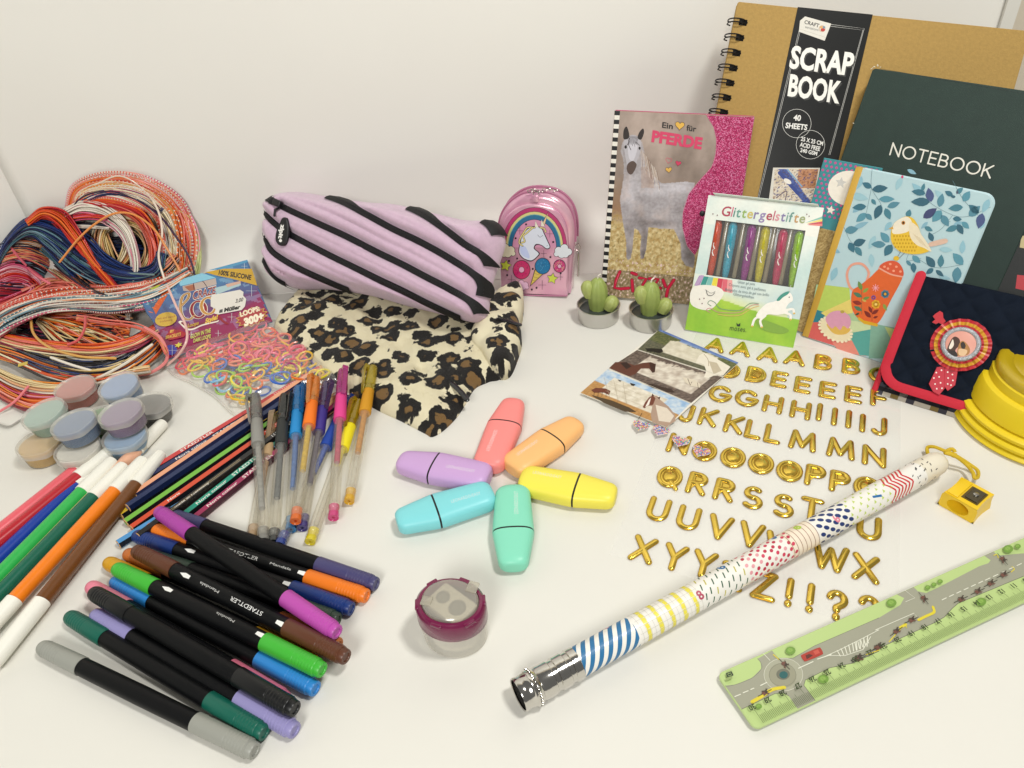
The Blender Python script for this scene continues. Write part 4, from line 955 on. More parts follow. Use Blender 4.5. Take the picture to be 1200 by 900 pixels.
# ---- black folder standing behind, cut by the right edge of the picture
FP = Plane(NP.O-NP.N*.019, NP.U, NP.V)
t = thing('black_folder', 'near-black folder with a red patch, at the right edge behind the navy wallet', 'folder', FP.M)
fx = NP.loc(1185,300).x-.022
part('folder_cover', extrude([(fx, .0), (fx+.12, .0), (fx+.12, FP.loc(1190,262).y), (fx, FP.loc(1190,262).y)], -.002, 0, .0004), mat('black_card', '#131716', rough=.5, bump=.1, bscale=900), t, smooth=False)
P = Print(FP, z=.00004); P.poly([(1192,322),(1230,326),(1226,346),(1190,338)], '#c02532'); P.poly([(1197,276),(1230,280),(1228,296),(1195,290)], '#cdbb86'); P.line([(1200,326),(1226,330)], .0006, '#d8505a'); P.build('cover_patch', t)
# ================================================================ SOFT BAGS
def dist_poly(P):
    A = np.array(P, float); B = np.roll(A, -1, 0); D = B-A; LL = (D**2).sum(1)+1e-12
    def f(x, y):
        p = np.array((x, y)); t = np.clip(((p-A)*D).sum(1)/LL, 0, 1); q = A+D*t[:, None]; return math.sqrt(((p-q)**2).sum(1).min())
    return f
def dist_line(P):
    A = np.array(P[:-1], float); B = np.array(P[1:], float); D = B-A; LL = (D**2).sum(1)+1e-12
    def f(x, y):
        p = np.array((x, y)); t = np.clip(((p-A)*D).sum(1)/LL, 0, 1); q = A+D*t[:, None]; return math.sqrt(((p-q)**2).sum(1).min())
    return f
def pillow(name, out, c, hf, hb, m, parent, nr=40, **k):
    """soft body: outline out, centre c, front height hf(x,y), back depth hb(x,y)"""
    n = len(out); v = []; f = []
    ts = [math.sin(R(90*(i/nr)))**.8 for i in range(1, nr+1)]
    for side, h in ((1, hf), (-1, hb)):
        b = len(v); v.append((c[0], c[1], side*h(*c)))
        rr = ts if side == 1 else ts[::5]+[1.0]
        if side == -1: rr = sorted(set(rr))
        for t_ in rr:
            for p in out:
                x, y = c[0]+(p[0]-c[0])*t_, c[1]+(p[1]-c[1])*t_; v.append((x, y, side*h(x, y) if t_ < .9999 else 0.0))
        for i in range(n):
            j = (i+1) % n; q = (b, b+1+i, b+1+j); f.append(q if side == 1 else q[::-1])
            for r_ in range(len(rr)-1):
                a0 = b+1+r_*n; q = (a0+i, a0+n+i, a0+n+j, a0+j); f.append(q if side == 1 else q[::-1])
    bm = bmesh.new(); me = bpy.data.meshes.new(name); me.from_pydata(v, [], f); bm.from_mesh(me); bmesh.ops.remove_doubles(bm, verts=bm.verts, dist=2e-5); bm.to_mesh(me); bm.free()
    me.materials.append(m); me.shade_smooth(); o = bpy.data.objects.new(name, me); COL.objects.link(o)
    if parent: o.parent = parent
    return o
def fabric(name, col, bump=.5, bscale=1500, sheen=.4, var=.06):
    return mat(name, col, rough=.9, bump=bump, bscale=bscale, sheen=sheen, var=var, vscale=200)

# ---- pink striped zip pencil case, leaning on the leopard pouch
zf = Z(300, 210, 3.75)
O_ = T(309, 322, .012); R_ = T(556, 378, .016); U = (R_-O_).normalized(); Nf = Vector((U.y, -U.x, 0)).normalized()
le = R(36); V = Vector((0, 0, 1))*math.cos(le)-Nf*math.sin(le); V = V-U*V.dot(U)
ZP = Plane(O_+Nf*.012, U, V)
if ZP.N.dot(Nf) < 0: raise Exception('pouch normal')
t = thing('pencil_case', 'pale pink pencil case covered in slanting black zips, propped on the leopard pouch', 'pencil case', ZP.M)
outl = [ZP.loc(*zf(*p), h=.010) for p in spline([(48,200),(52,110),(95,62),(180,50),(350,78),(480,95),(600,104),(760,140),(900,172),(1000,178),(1050,210),(1066,270),(1035,370),(1012,440),(1000,500),(990,590),(975,612),(930,625),(800,592),(640,552),(480,507),(300,480),(170,478),(80,447),(42,390),(46,300)], 7, True)]
outl = [(p.x, p.y) for p in outl]; dP = dist_poly(outl)
pxm = (ZP.loc(*zf(700,300))-ZP.loc(*zf(325,300))).length/375    # metres per zoom px
ziplines = [[(150,40),(350,88),(480,150),(600,215),(720,272),(850,345),(950,410),(992,460),(1006,520)],
 [(560,95),(660,122),(740,158),(830,218),(920,285),(990,330),(1032,392)],
 [(930,168),(985,180),(1030,205),(1072,270)],
 [(110,115),(160,140),(280,195),(400,250),(520,312),(640,370),(750,428),(850,480),(940,535),(985,600)],
 [(40,150),(80,190),(140,235),(270,305),(400,370),(530,433),(650,490),(760,545),(860,592),(950,632)],
 [(38,255),(62,305),(110,345),(200,395),(300,440),(400,482),(520,524),(660,562)],
 [(30,340),(52,392),(95,440),(185,486)]]
def zbase(x, y):
    if not in_poly(x, y, outl): return 0.0
    d = min(dP(x, y)/.024, 1.0); return .026*math.sqrt(max(0, 1-(1-d)**2))+.001
def onsurf(px, py):
    h = .016; p = ZP.loc(px, py, h=h)
    for _ in range(10): h = .5*h+.5*zbase(p.x, p.y); p = ZP.loc(px, py, h=h)
    return (p.x, p.y)
zl = [[onsurf(*zf(*p)) for p in spline(q, 6)] for q in ziplines]; dz = [dist_line(q) for q in zl]
half = 56*pxm
def zfront(x, y, off=0.0):
    if not in_poly(x, y, outl): return -2.5*dP(x, y)
    d = min(dP(x, y)/.024, 1.0); base = .026*math.sqrt(max(0, 1-(1-d)**2))
    q = min(g(x, y) for g in dz); u = min(q/half, 1.0)
    r = .0062*(max(0, math.sin(math.pi*max(0, (u-.24)/.76)))**.7)*min(1, d*2.5) if u < 1 else 0
    return base + r + .0012*noise.noise(Vector((x*35, y*35, 2)))*d + off*min(1, d*8)
zback = lambda x, y: .026*math.sqrt(max(0, 1-(1-min(dP(x, y)/.03, 1))**2))
pink = fabric('pink_fleece', '#d4b4ca', bump=.8, bscale=2200, sheen=.5, var=.07)
cen = ZP.loc(*zf(540,320)); pillow('body', outl, (cen.x, cen.y), zfront, zback, pink, t, nr=80)
zt = mat('zip_tape', '#121214', rough=.65, bump=.3, bscale=1200); zc = mat('zip_teeth', '#1b1b1e', rough=.35)
for q in zl:
    # keep only what lies over the body
    q = [p for p in q if in_poly(p[0], p[1], outl) and dP(*p) > .0012]
    if len(q) < 3: continue
    for end in (0, -1):   # run on to the seam
        a_, b_ = (np.array(q[0]), np.array(q[2])) if end == 0 else (np.array(q[-1]), np.array(q[-3])); d_ = (a_-b_)/np.linalg.norm(a_-b_); p_ = a_.copy()
        for _g in range(14):
            p_ = p_+d_*.0022
            if not in_poly(p_[0], p_[1], outl) or dP(p_[0], p_[1]) < .0035: break
            q.insert(0, tuple(p_)) if end == 0 else q.append(tuple(p_))
    Wz = 13*pxm; v = []; f = []; mbt = MB(); n = len(q); cols_ = 5
    for i, p in enumerate(q):
        a = np.array(q[max(0, i-1)]); b = np.array(q[min(n-1, i+1)]); d = (b-a)/np.linalg.norm(b-a); nn = np.array((-d[1], d[0]))
        for k in range(cols_):
            s_ = (k/(cols_-1)-.5)*2*Wz; x, y = p[0]+nn[0]*s_, p[1]+nn[1]*s_
            e_ = .0006; hz = zfront(x, y); gx_ = (zfront(x+e_, y)-hz)/e_; gy_ = (zfront(x, y+e_)-hz)/e_; nn3 = Vector((-gx_, -gy_, 1)).normalized()*(.0024-.0012*abs(s_/Wz)**2)
            v.append((x+nn3.x, y+nn3.y, hz+nn3.z))
    for i in range(n-1):
        for k in range(cols_-1): a = i*cols_+k; f.append((a, a+cols_, a+cols_+1, a+1))
    o = part('zip_tape', (v, f), zt, t)
    L = 0; step = .0014; last = None
    for i in range(n-1):
        a = Vector(q[i]); b = Vector(q[i+1]); m_ = max(1, int((b-a).length/step))
        for k in range(m_):
            p = a+(b-a)*k/m_; h = zfront(p.x, p.y)+.0011
            ang = math.atan2(b.y-a.y, b.x-a.x); sgn = 1 if (k % 2) else -1
            mbt.add(box(-.00035, .00035, -.0014+.0004*sgn, .0014+.0004*sgn, 0, .0006), M=Matrix.Translation((p.x, p.y, h+.0010)) @ Matrix.Rotation(ang, 4, 'Z'))
    mbt.build('zip_teeth', zc, t, smooth=False, stuff=True)
# slider and rubber pull
zpl = Z(300, 210, 7.5)
def onz(x, y, h): p = ZP.loc(*zpl(x, y), h=.02); return Vector((p.x, p.y, zfront(p.x, p.y)+h))
a = onz(215,215,.002); b = onz(290,250,.002)
sl = rbox(-.0055, .0055, -.0036, .0036, 0, .0035, .0012, 3); ang = math.atan2(b.y-a.y, b.x-a.x)
part('zip_slider', sl, zc, t, M=Matrix.Translation((a+b)/2) @ Matrix.Rotation(ang, 4, 'Z'))
part('slider_bridge', tube([onz(265,270,.004), onz(262,300,.006), onz(258,350,.004)], .0013, 8, round_caps=True), zc, t)
pts = [(258,335),(272,370),(280,430),(275,500),(258,560),(232,582),(198,578),(172,550),(166,510),(178,440),(205,380),(225,340)]
zp = onz(222,470,0).z+.0025; q = [ZP.loc(*zpl(*p), h=zp+.003) for p in pts]; q = [tuple(p) for p in spline([(p.x, p.y) for p in q], 4, True)]
part('zip_pull', extrude(q, zp, zp+.003, .0009), mat('pull_rubber', '#17171a', rough=.5), t)
PX = Print(ZP, z=zp+.00306)
def Lz(p): return ZP.loc(p[0], p[1], h=zp+.003)
PX.L = Lz
PX.text('zipit', zpl(222,395), zpl(196,520), zpl(258,400), '#e9e7e2', .05); PX.ell(zpl(216,540), 1.8, 1.8, '#e9e7e2')
PX.build('lettering', t)
# woven tag at the lower left corner
tg = [ZP.loc(*zf(x, y), h=.012) for x, y in ((72,375),(208,435),(198,478),(95,442))]
v = [(p.x, p.y, zfront(p.x, p.y)+.0012) for p in tg]; part('brand_tag', (v+[(x, y, z-.001) for x, y, z in v], [(0,3,2,1),(4,5,6,7),(0,1,5,4),(1,2,6,5),(2,3,7,6),(3,0,4,7)]), mat('tag_pink', '#c99fbb', rough=.7), t)
mb = MB(); vv, ff, w = text2d('ZIPIT', .03); A, B = tg[0]*.62+tg[1]*.38-Vector((0,.0035)), tg[0]*.2+tg[1]*.8-Vector((0,.0035)); ex = (B-A)/w; ey = Vector((-ex.y, ex.x)).normalized()*.005
mb.add(([((A+ex*x+ey*y).x, (A+ex*x+ey*y).y, zfront(*(A+ex*x+ey*y))+.0022) for x, y in vv], ff), lin('#d9b9cd')); mb.build('tag_lettering', PRINT, t, smooth=False)

# ---- leopard print pouch lying under it
lm = bpy.data.materials.new('leopard_plush'); lm.use_nodes = True; nt = lm.node_tree; N = nt.nodes; L = nt.links; b = N['Principled BSDF']
b.inputs['Roughness'].default_value = .9; b.inputs['Sheen Weight'].default_value = .08
tc = N.new('ShaderNodeTexCoord'); mp = N.new('ShaderNodeMapping'); mp.inputs['Scale'].default_value = (1, 1.0, .3); L.new(tc.outputs['Object'], mp.inputs[0])
nz = N.new('ShaderNodeTexNoise'); nz.inputs['Scale'].default_value = 75; nz.inputs['Detail'].default_value = 2; L.new(mp.outputs[0], nz.inputs[0])
vm = N.new('ShaderNodeVectorMath'); vm.operation = 'MULTIPLY_ADD'; vm.inputs[1].default_value = (.016, .016, .0); L.new(nz.outputs['Color'], vm.inputs[0]); L.new(mp.outputs[0], vm.inputs[2])
vo = N.new('ShaderNodeTexVoronoi'); vo.inputs['Scale'].default_value = 50; vo.inputs['Randomness'].default_value = .85; L.new(vm.outputs[0], vo.inputs['Vector'])
# broken dark rings: distance band cut by a second noise, brown hearts inside
nz2 = N.new('ShaderNodeTexNoise'); nz2.inputs['Scale'].default_value = 130; nz2.inputs['Detail'].default_value = 3; L.new(mp.outputs[0], nz2.inputs[0])
hair = N.new('ShaderNodeTexNoise'); hair.inputs['Scale'].default_value = 1500; L.new(tc.outputs['Object'], hair.inputs[0])
ad = N.new('ShaderNodeMath'); ad.operation = 'MULTIPLY_ADD'; ad.inputs[1].default_value = .50; L.new(nz2.outputs['Fac'], ad.inputs[0]); L.new(vo.outputs['Distance'], ad.inputs[2])
a2 = N.new('ShaderNodeMath'); a2.operation = 'MULTIPLY_ADD'; a2.inputs[1].default_value = .05; L.new(hair.outputs['Fac'], a2.inputs[0]); L.new(ad.outputs[0], a2.inputs[2])
cr_ = N.new('ShaderNodeValToRGB'); e = cr_.color_ramp; e.elements[0].position = 0; e.elements[0].color = (*lin('#7d5f34'), 1); e.elements[1].position = 1; e.elements[1].color = (*lin('#e9e0c0'), 1)
for p_, c_ in ((.50, '#7d5f34'), (.53, '#100c08'), (.80, '#100c08'), (.825, '#e9e0c0')): x_ = e.elements.new(p_); x_.color = (*lin(c_), 1)
L.new(a2.outputs[0], cr_.inputs[0]); L.new(cr_.outputs[0], b.inputs['Base Color'])
bp = N.new('ShaderNodeBump'); bp.inputs['Strength'].default_value = .9; bp.inputs['Distance'].default_value = .0012; L.new(hair.outputs['Fac'], bp.inputs['Height']); L.new(bp.outputs[0], b.inputs['Normal'])
G0 = Plane((0, 0, .0005), (1, 0, 0), (0, 1, 0)); GM = Plane(T(460,420,0.0), (1, 0, 0), (0, 1, 0))
t = thing('leopard_pouch', 'plush leopard print pouch lying flat under the pink zip case', 'pouch', GM.M)
lo_ = [GM.loc(*p, h=.004) for p in spline([(320,384),(335,358),(352,340),(372,332),(430,330),(500,345),(548,372),(575,400),(587,437),(572,444),(556,452),(545,470),(535,485),(520,500),(506,508),(497,504),(470,490),(440,476),(405,455),(370,428),(345,408)], 8, True)]
lo_ = [(p.x, p.y) for p in lo_]; dL = dist_poly(lo_)
def lfront(x, y):
    d = min(dL(x, y)/.022, 1); f = math.sqrt(max(0, 1-(1-d)**2))
    w = noise.noise(Vector((x*22, y*22, 3)))*.4+noise.noise(Vector((x*48, y*30, 8)))*.3+.12*noise.noise(Vector((x*110, y*80, 1)))
    fold = math.exp(-((x*.8+y*.55-.012+.01*math.sin(x*30))**2)/.00006)*.35
    return .0135*f*(1+w-fold)
pillow('plush_body', lo_, tuple(GM.loc(455,415)), lfront, lambda x, y: .0, lm, t, nr=46)
# the gathered end with its strap, standing up on the right
bo = [GM.loc(*p, h=.012) for p in spline([(556,380),(568,362),(582,345),(597,338),(608,336),(613,342),(612,362),(608,378),(611,392),(606,410),(598,428),(588,433),(575,428),(564,412),(552,398)], 7, True)]
bo = [(p.x, p.y) for p in bo]; dB = dist_poly(bo)
pillow('gathered_end', bo, tuple(GM.loc(585,386,h=.012)), lambda x, y: .012+.012*math.sqrt(max(0, 1-(1-min(dB(x, y)/.014, 1))**2))*(1+.4*noise.noise(Vector((x*60, y*60, 5)))), lambda x, y: .0, lm, t, nr=24)
q = [GM.loc(*p, h=.026) for p in ((584,374),(594,376),(602,379),(609,381))]
part('strap', tube([(p.x, p.y, .0262) for p in q], .0024, 8, flat=.5, round_caps=True), mat('black_strap', '#101216', rough=.25, coat=.5), t)
q = [GM.loc(*p, h=.013) for p in ((523,445),(533,452),(541,460),(547,468))]
part('zip_end', tube([(p.x, p.y, .0125) for p in q], .0026, 8, flat=.5, round_caps=True), mat('black_strap', '#101216'), t)
# fuzzy pile: short fibres on the plush
def fuzz(out, hf, cnt, seed, name):
    rg = random.Random(seed); mbf = MB(); xs_ = [p[0] for p in out]; ys_ = [p[1] for p in out]
    v = []; f = []
    for _ in range(cnt):
        x = rg.uniform(min(xs_), max(xs_)); y = rg.uniform(min(ys_), max(ys_))
        if not in_poly(x, y, out): continue
        z = hf(x, y); a = rg.uniform(0, 6.28); l = rg.uniform(.0018, .0034); dx, dy = .0008+rg.gauss(0, .0007), -.0006+rg.gauss(0, .0007)
        w = .00012; b_ = len(v); v += [(x-w*math.cos(a), y-w*math.sin(a), z-.0002), (x+w*math.cos(a), y+w*math.sin(a), z-.0002), (x+dx, y+dy, z+l*.6)]; f.append((b_, b_+1, b_+2))
    o = part(name, (v, f), lm, t, smooth=False); o['kind'] = 'stuff'
fuzz(lo_, lfront, 60000, 3, 'plush_pile')

# ---- pink holographic mini backpack
O_ = T(586.5,345.5,0); R_ = T(666.7,350.5,0); U = (R_-O_).normalized(); Nf = Vector((U.y, -U.x, 0)).normalized(); V = Vector((0,0,1))*math.cos(.06)-Nf*math.sin(.06)
KP = Plane(O_, U, V); t = thing('mini_backpack', 'small shiny pink backpack with rainbow, unicorn, doughnuts and ice cream print', 'backpack', KP.M)
zk = Z(560, 200, 4.5)
holo = bpy.data.materials.new('holographic_pink'); holo.use_nodes = True; nt = holo.node_tree; N = nt.nodes; L = nt.links; b = N['Principled BSDF']
b.inputs['Roughness'].default_value = .22; b.inputs['Metallic'].default_value = .35; b.inputs['Coat Weight'].default_value = .6; b.inputs['Coat Roughness'].default_value = .08
b.inputs['Thin Film Thickness'].default_value = 420; b.inputs['Thin Film IOR'].default_value = 1.35
nz = N.new('ShaderNodeTexNoise'); nz.inputs['Scale'].default_value = 45; nz.inputs['Detail'].default_value = 1; tc = N.new('ShaderNodeTexCoord'); L.new(tc.outputs['Object'], nz.inputs[0])
cr_ = N.new('ShaderNodeValToRGB'); e = cr_.color_ramp; e.elements[0].position = .3; e.elements[0].color = (*lin('#d596b4'), 1); e.elements[1].position = .7; e.elements[1].color = (*lin('#e6b6c6'), 1); L.new(nz.outputs['Fac'], cr_.inputs[0]); L.new(cr_.outputs[0], b.inputs['Base Color'])
bp = N.new('ShaderNodeBump'); bp.inputs['Strength'].default_value = .35; bp.inputs['Distance'].default_value = .002; L.new(nz.outputs['Fac'], bp.inputs['Height']); L.new(bp.outputs[0], b.inputs['Normal'])
ob = [KP.loc(*zk(*p)) for p in ((118,655),(112,560),(105,470),(100,400),(98,320),(110,260),(140,205),(190,160),(250,135),(320,132),(385,145),(440,178),(478,225),(500,290),(505,360),(500,440),(490,540),(482,668))]
ob = [(p.x, p.y) for p in ob]; W_ = ob[-1][0]-ob[0][0]
yb = min(p[1] for p in ob); ob = [(x, y-yb if y-yb > .0004 else 0) for x, y in ob]
sp = [tuple(p) for p in spline(ob, 4)]
def shell(out, z0, z1, bev, nb=4):
    """outline prism with rounded front and back edges"""
    P_ = [Vector(p) for p in out]
    ar = sum(P_[i].x*P_[(i+1) % len(P_)].y-P_[(i+1) % len(P_)].x*P_[i].y for i in range(len(P_)))
    if ar < 0: P_ = P_[::-1]
    rings = []
    for i in range(nb+1): a = R(90*i/nb); rings.append((inset(P_, bev*(1-math.sin(a))+1e-6), z0+bev*(1-math.cos(a))))
    for i in range(nb+1): a = R(90*i/nb); rings.append((inset(P_, bev*(1-math.cos(a))+1e-6), z1-bev*(1-math.sin(a))))
    v = []; f = []; n = len(P_)
    for r_, z in rings: v += [(p.x, p.y, z) for p in r_]
    for k in range(len(rings)-1):
        for i in range(n): j = (i+1) % n; f.append((k*n+i, k*n+j, (k+1)*n+j, (k+1)*n+i))
    for tt in tessellate_polygon([[Vector((p.x, p.y, 0)) for p in rings[-1][0]]]):
        a, b_, c = tt; up = (rings[-1][0][b_]-rings[-1][0][a]).cross(rings[-1][0][c]-rings[-1][0][a]) > 0
        k = (len(rings)-1)*n; f.append((k+a, k+b_, k+c) if up else (k+a, k+c, k+b_)); f.append((a, c, b_) if up else (a, b_, c))
    return v, f
part('body', shell(sp, -.034, -.0045, .006), holo, t, angle=50)
fr = [KP.loc(*zk(*p)) for p in ((122,648),(118,540),(112,440),(114,350),(130,275),(165,225),(220,190),(290,178),(360,188),(420,220),(455,270),(472,330),(478,420),(476,540),(472,662))]
fr = [(p.x, max(.0006, p.y-yb)) for p in fr]
part('front_panel', shell([tuple(p) for p in spline(fr, 4)], -.006, 0, .002, 3), holo, t, angle=50)
goldz = mat('gold_zip', '#c7a98a', rough=.35, metal=.8); silver = mat('silver_metal', '#c4c0b8', rough=.22, metal=1)
zz_ = [(p[0], p[1], -.0105) for p in sp[8:-8]]
for k, off in enumerate((-.0105, -.0245)): part('zip_track', tube([(W_/2+(p[0]-W_/2)*1.012, p[1]*1.008, off) for p in sp[10:-10]], .0011, 6), mat('zip_pink', '#b0708c', rough=.4), t)
part('bottom_piping', tube([(p[0], p[1], -.001) for p in spline([fr[0], ((fr[0][0]+fr[-1][0])/2, .0012), fr[-1]], 6)], .0009, 6), mat('zip_pink', '#b0708c'), t)
tp = KP.loc(*zk(300,150)); tp.y -= yb
part('hanging_tab', rbox(tp.x-.0035, tp.x+.0035, tp.y-.004, tp.y+.003, -.0045, -.0015, .001), holo, t)
ringm = MB().add(tube([(tp.x+.003*math.cos(R(a))+.0005, tp.y+.004+.0025*math.sin(R(a)), -.004+.001*math.cos(R(a))) for a in range(0, 360, 24)], .0005, 6, closed=True)); ringm.build('key_ring', silver, t)
for k in range(8):
    x = tp.x-.006+k*.0035; y = tp.y+.0055+.0015*math.sin(k*1.7); o = part('chain_link', tube([(x+.0026*math.cos(R(a)), y+.0010*math.sin(R(a)), -.006-.001*k+.0012*math.sin(R(a)*1)*(1 if k % 2 else -1)) for a in range(0, 360, 40)], .0004, 5, closed=True), silver, t)
# side zip pull and hook
hk = W_+.0055
part('side_hook', tube([(hk-.002, .052, -.018), (hk+.001, .054, -.018), (hk+.0025, .051, -.018), (hk+.0015, .047, -.018), (hk-.001, .047, -.018)], .0008, 8, round_caps=True), silver, t)
part('zip_pull', rbox(hk-.0003, hk+.0018, .018, .046, -.0195, -.0165, .0006), silver, t)
P = Print(KP, z=.00006); P.L = lambda p: KP.loc(p[0], p[1])-Vector((0, yb))
def K_(*a): return [zk(*p) for p in a]
ink = '#2a1c2c'
def arcpx(c, rx, ry, a0, a1, n=20): return [(c[0]+rx*math.cos(R(a0+(a1-a0)*i/n)), c[1]-ry*math.sin(R(a0+(a1-a0)*i/n))) for i in range(n+1)]
bands_ = [(172,212,'#2a1c2c'), (170,210,'#b83a70'), (153,190,'#2a1c2c'),(151,188,'#d9cf8a'), (140,175,'#6fb0a8'), (136,171,'#2b6f96'), (117,148,'#2a1c2c')]
for rx, ry, c in bands_: P.poly(K_(*(arcpx((298,405),rx,ry,0,180))), c)
P.poly(K_(*arcpx((298,405),115,146,0,180)), '#d294b2')
def cloud(cx, cy, s=1.0, col='#e9e4c8', flip=1):
    for dx, dy, r in ((-30,0,18),(-8,-20,20),(22,-6,20),(6,12,20),(-14,12,18),(34,12,12)): P.ell(zk(cx+dx*s*flip, cy+dy*s), (r+2.4)*s/4.5, (r+2.4)*s/4.5, ink, n=14, same=True)
    P.up()
    for dx, dy, r in ((-30,0,18),(-8,-20,20),(22,-6,20),(6,12,20),(-14,12,18),(34,12,12)): P.ell(zk(cx+dx*s*flip, cy+dy*s), r*s/4.5, r*s/4.5, col, n=14, same=True); P.z += 1e-6
    P.up()
cloud(152,425,1.0); cloud(448,428,1.0, '#dfe4ea', -1); cloud(235,606,.72, '#dcb2cc')
# unicorn head
P.poly(K_((228,455),(215,430),(218,395),(232,340),(262,305),(300,292),(335,300),(352,330),(368,365),(382,398),(376,412),(358,412),(335,395),(310,392),(300,410),(325,432),(320,450),(285,478),(250,470)), ink, smooth=True)
P.poly(K_((232,452),(219,430),(222,396),(236,343),(264,309),(300,296),(333,304),(348,332),(364,367),(378,398),(373,408),(359,408),(335,391),(306,387),(295,410),(319,433),(316,447),(285,472),(252,466)), '#dbe1ee', smooth=True)
P.poly(K_((240,450),(225,430),(226,400),(250,400),(270,440),(270,462)), '#c0cdf0', smooth=True)
P.poly(K_((340,275),(372,214),(352,292)), ink); P.poly(K_((342,276),(370,222),(351,288)), '#e3c8a0')
for x0, y0 in ((300,298),(332,292)): P.poly(K_((x0,y0),(x0+4,y0-34),(x0+22,y0+2)), '#e8e2d2'); P.line(K_((x0,y0),(x0+4,y0-34),(x0+22,y0+2)), .0003, ink)
for pts in (((300,300),(262,300),(240,330),(226,352),(218,380),(236,396)), ((290,300),(262,325),(240,345),(248,372),(230,380)), ((330,300),(350,305),(358,322))):
    P.line(K_(*pts), .0021, ink, smooth=True); P.line(K_(*pts), .0014, '#e2d48c', smooth=True)
P.line(K_((316,338),(328,350),(344,340)), .0004, ink, smooth=True); P.line(K_((362,398),(368,394)), .0003, ink)
def donut(cx, cy, rx, ry, c1, c2):
    P.ell(zk(cx, cy), (rx+3)/4.5, (ry+3)/4.5, ink); P.ell(zk(cx, cy), rx/4.5, ry/4.5, c1)
    for k in range(26):
        a = rnd.uniform(0, 6.28); q_ = rnd.uniform(.45, .9); x, y = cx+rx*q_*math.cos(a), cy+ry*q_*math.sin(a); a = rnd.uniform(0, 3); P.line(K_((x-3*math.cos(a), y-3*math.sin(a)), (x+3*math.cos(a), y+3*math.sin(a))), .00028, c2, same=True)
    P.up(); P.ell(zk(cx, cy), (rx*.3+2)/4.5, (ry*.3+2)/4.5, ink); P.ell(zk(cx, cy), rx*.3/4.5, ry*.3/4.5, '#dfa9c4')
donut(231,522,44,48,'#c02a66','#3a1a38'); donut(431,503,30,32,'#c23a78','#dfe3a0')
P.poly(K_((300,520),(352,538),(275,610)), ink); P.poly(K_((303,524),(347,539),(280,602)), '#d2b95c')
for k in range(3): P.line(K_((296-k*5,540+k*18),(336-k*15,552+k*14)), .0003, ink)
P.ell(zk(342,502), 42/4.5, 44/4.5, ink, rot=0); P.ell(zk(342,502), 39/4.5, 41/4.5, '#1f73a4')
for k in range(30):
    a = rnd.uniform(0, 6.28); q_ = rnd.uniform(.1, .85); x, y = 342+39*q_*math.cos(a), 502+41*q_*math.sin(a); a = rnd.uniform(0, 3); P.line(K_((x-3*math.cos(a), y-3*math.sin(a)), (x+3*math.cos(a), y+3*math.sin(a))), .00028, rnd.choice(['#0f2c4c', '#5fb4d8']), same=True)
P.up()
for x, y, s in ((147,500,6.6), (393,568,6.4)): star(P, zk(x, y), s+.6, s*.5+.5, ink, rot=-80); star(P, zk(x, y), s, s*.5, '#c9d44a', rot=-80)
def sparkle(x, y, s): P.line(K_((x-s, y), (x+s, y)), .0004, ink, same=True); P.z += 2e-6; P.line(K_((x, y-s*1.2), (x, y+s*1.2)), .0004, ink, same=True); P.z += 2e-6
for x, y, s in ((222,316,16),(380,332,16),(348,436,15),(178,574,20),(340,602,20),(437,560,13)): sparkle(x, y, s)
for x, y in ((200,355),(208,462),(155,550),(290,517),(383,455),(398,375),(255,282),(210,590),(285,626),(310,617),(437,540),(165,475)): P.ell(zk(x, y), 1.2, 1.2, ink, n=10, same=True)
P.build('front_print', t, PRINTG)

# ---- quilted navy wallet with the horse rosette
zw_ = Z(1000, 300, 3.6)
O_ = T(1021,452,.004); R_ = T(1137,487,.004); U = (R_-O_).normalized(); Nf = Vector((U.y, -U.x, 0)).normalized(); le = R(40)
V = Vector((0,0,1))*math.cos(le)-Nf*math.sin(le); WP = Plane(O_+Nf*.004, U, V)
t = thing('wallet', 'quilted navy wallet with red trim and a red and yellow horse rosette', 'wallet', WP.M)
hh = WP.loc(*zw_(235,70)).y; x1 = .150; th = .024
part('body', rbox(.004, x1+.01, -.005, hh-.004, -.024, -.003, .006, 4), mat('plaid_lining', '#2b2a30', rough=.8), t)
# plaid strip along the bottom edge of the body
P = Print(None, z=0); mbp = MB()
for i in range(26):
    x = .004+i*.006
    for j in range(4):
        c = ('#b9b2a4', '#3a3a44', '#17171d')[(i % 4 == 0)+(j % 2 == 0)*1 if not (i % 7 == 3) else 0]
        if i % 5 == 2 and j % 2: c = '#7d6a3a'
        mbp.add(([(x, -.0051, -.004-j*.0048), (x+.006, -.0051, -.004-j*.0048), (x+.006, -.0051, -.0088-j*.0048), (x, -.0051, -.0088-j*.0048)], [(0, 3, 2, 1)]), lin(c))
        mbp.add(([(x, -.006+j*.0035, -.0030), (x+.006, -.006+j*.0035, -.0030), (x+.006, -.0025+j*.0035, -.0030), (x, -.0025+j*.0035, -.0030)], [(0, 1, 2, 3)]), lin(c))
mbp.build('plaid_edge', mat('plaid_cloth', attr=True, rough=.85, bump=.4, bscale=1500), t, smooth=False)
part('side_binding', rbox(.001, .006, -.006, hh-.006, -.022, -.002, .002, 3), mat('red_binding', '#c21f35', rough=.7, bump=.5, bscale=1800), t)
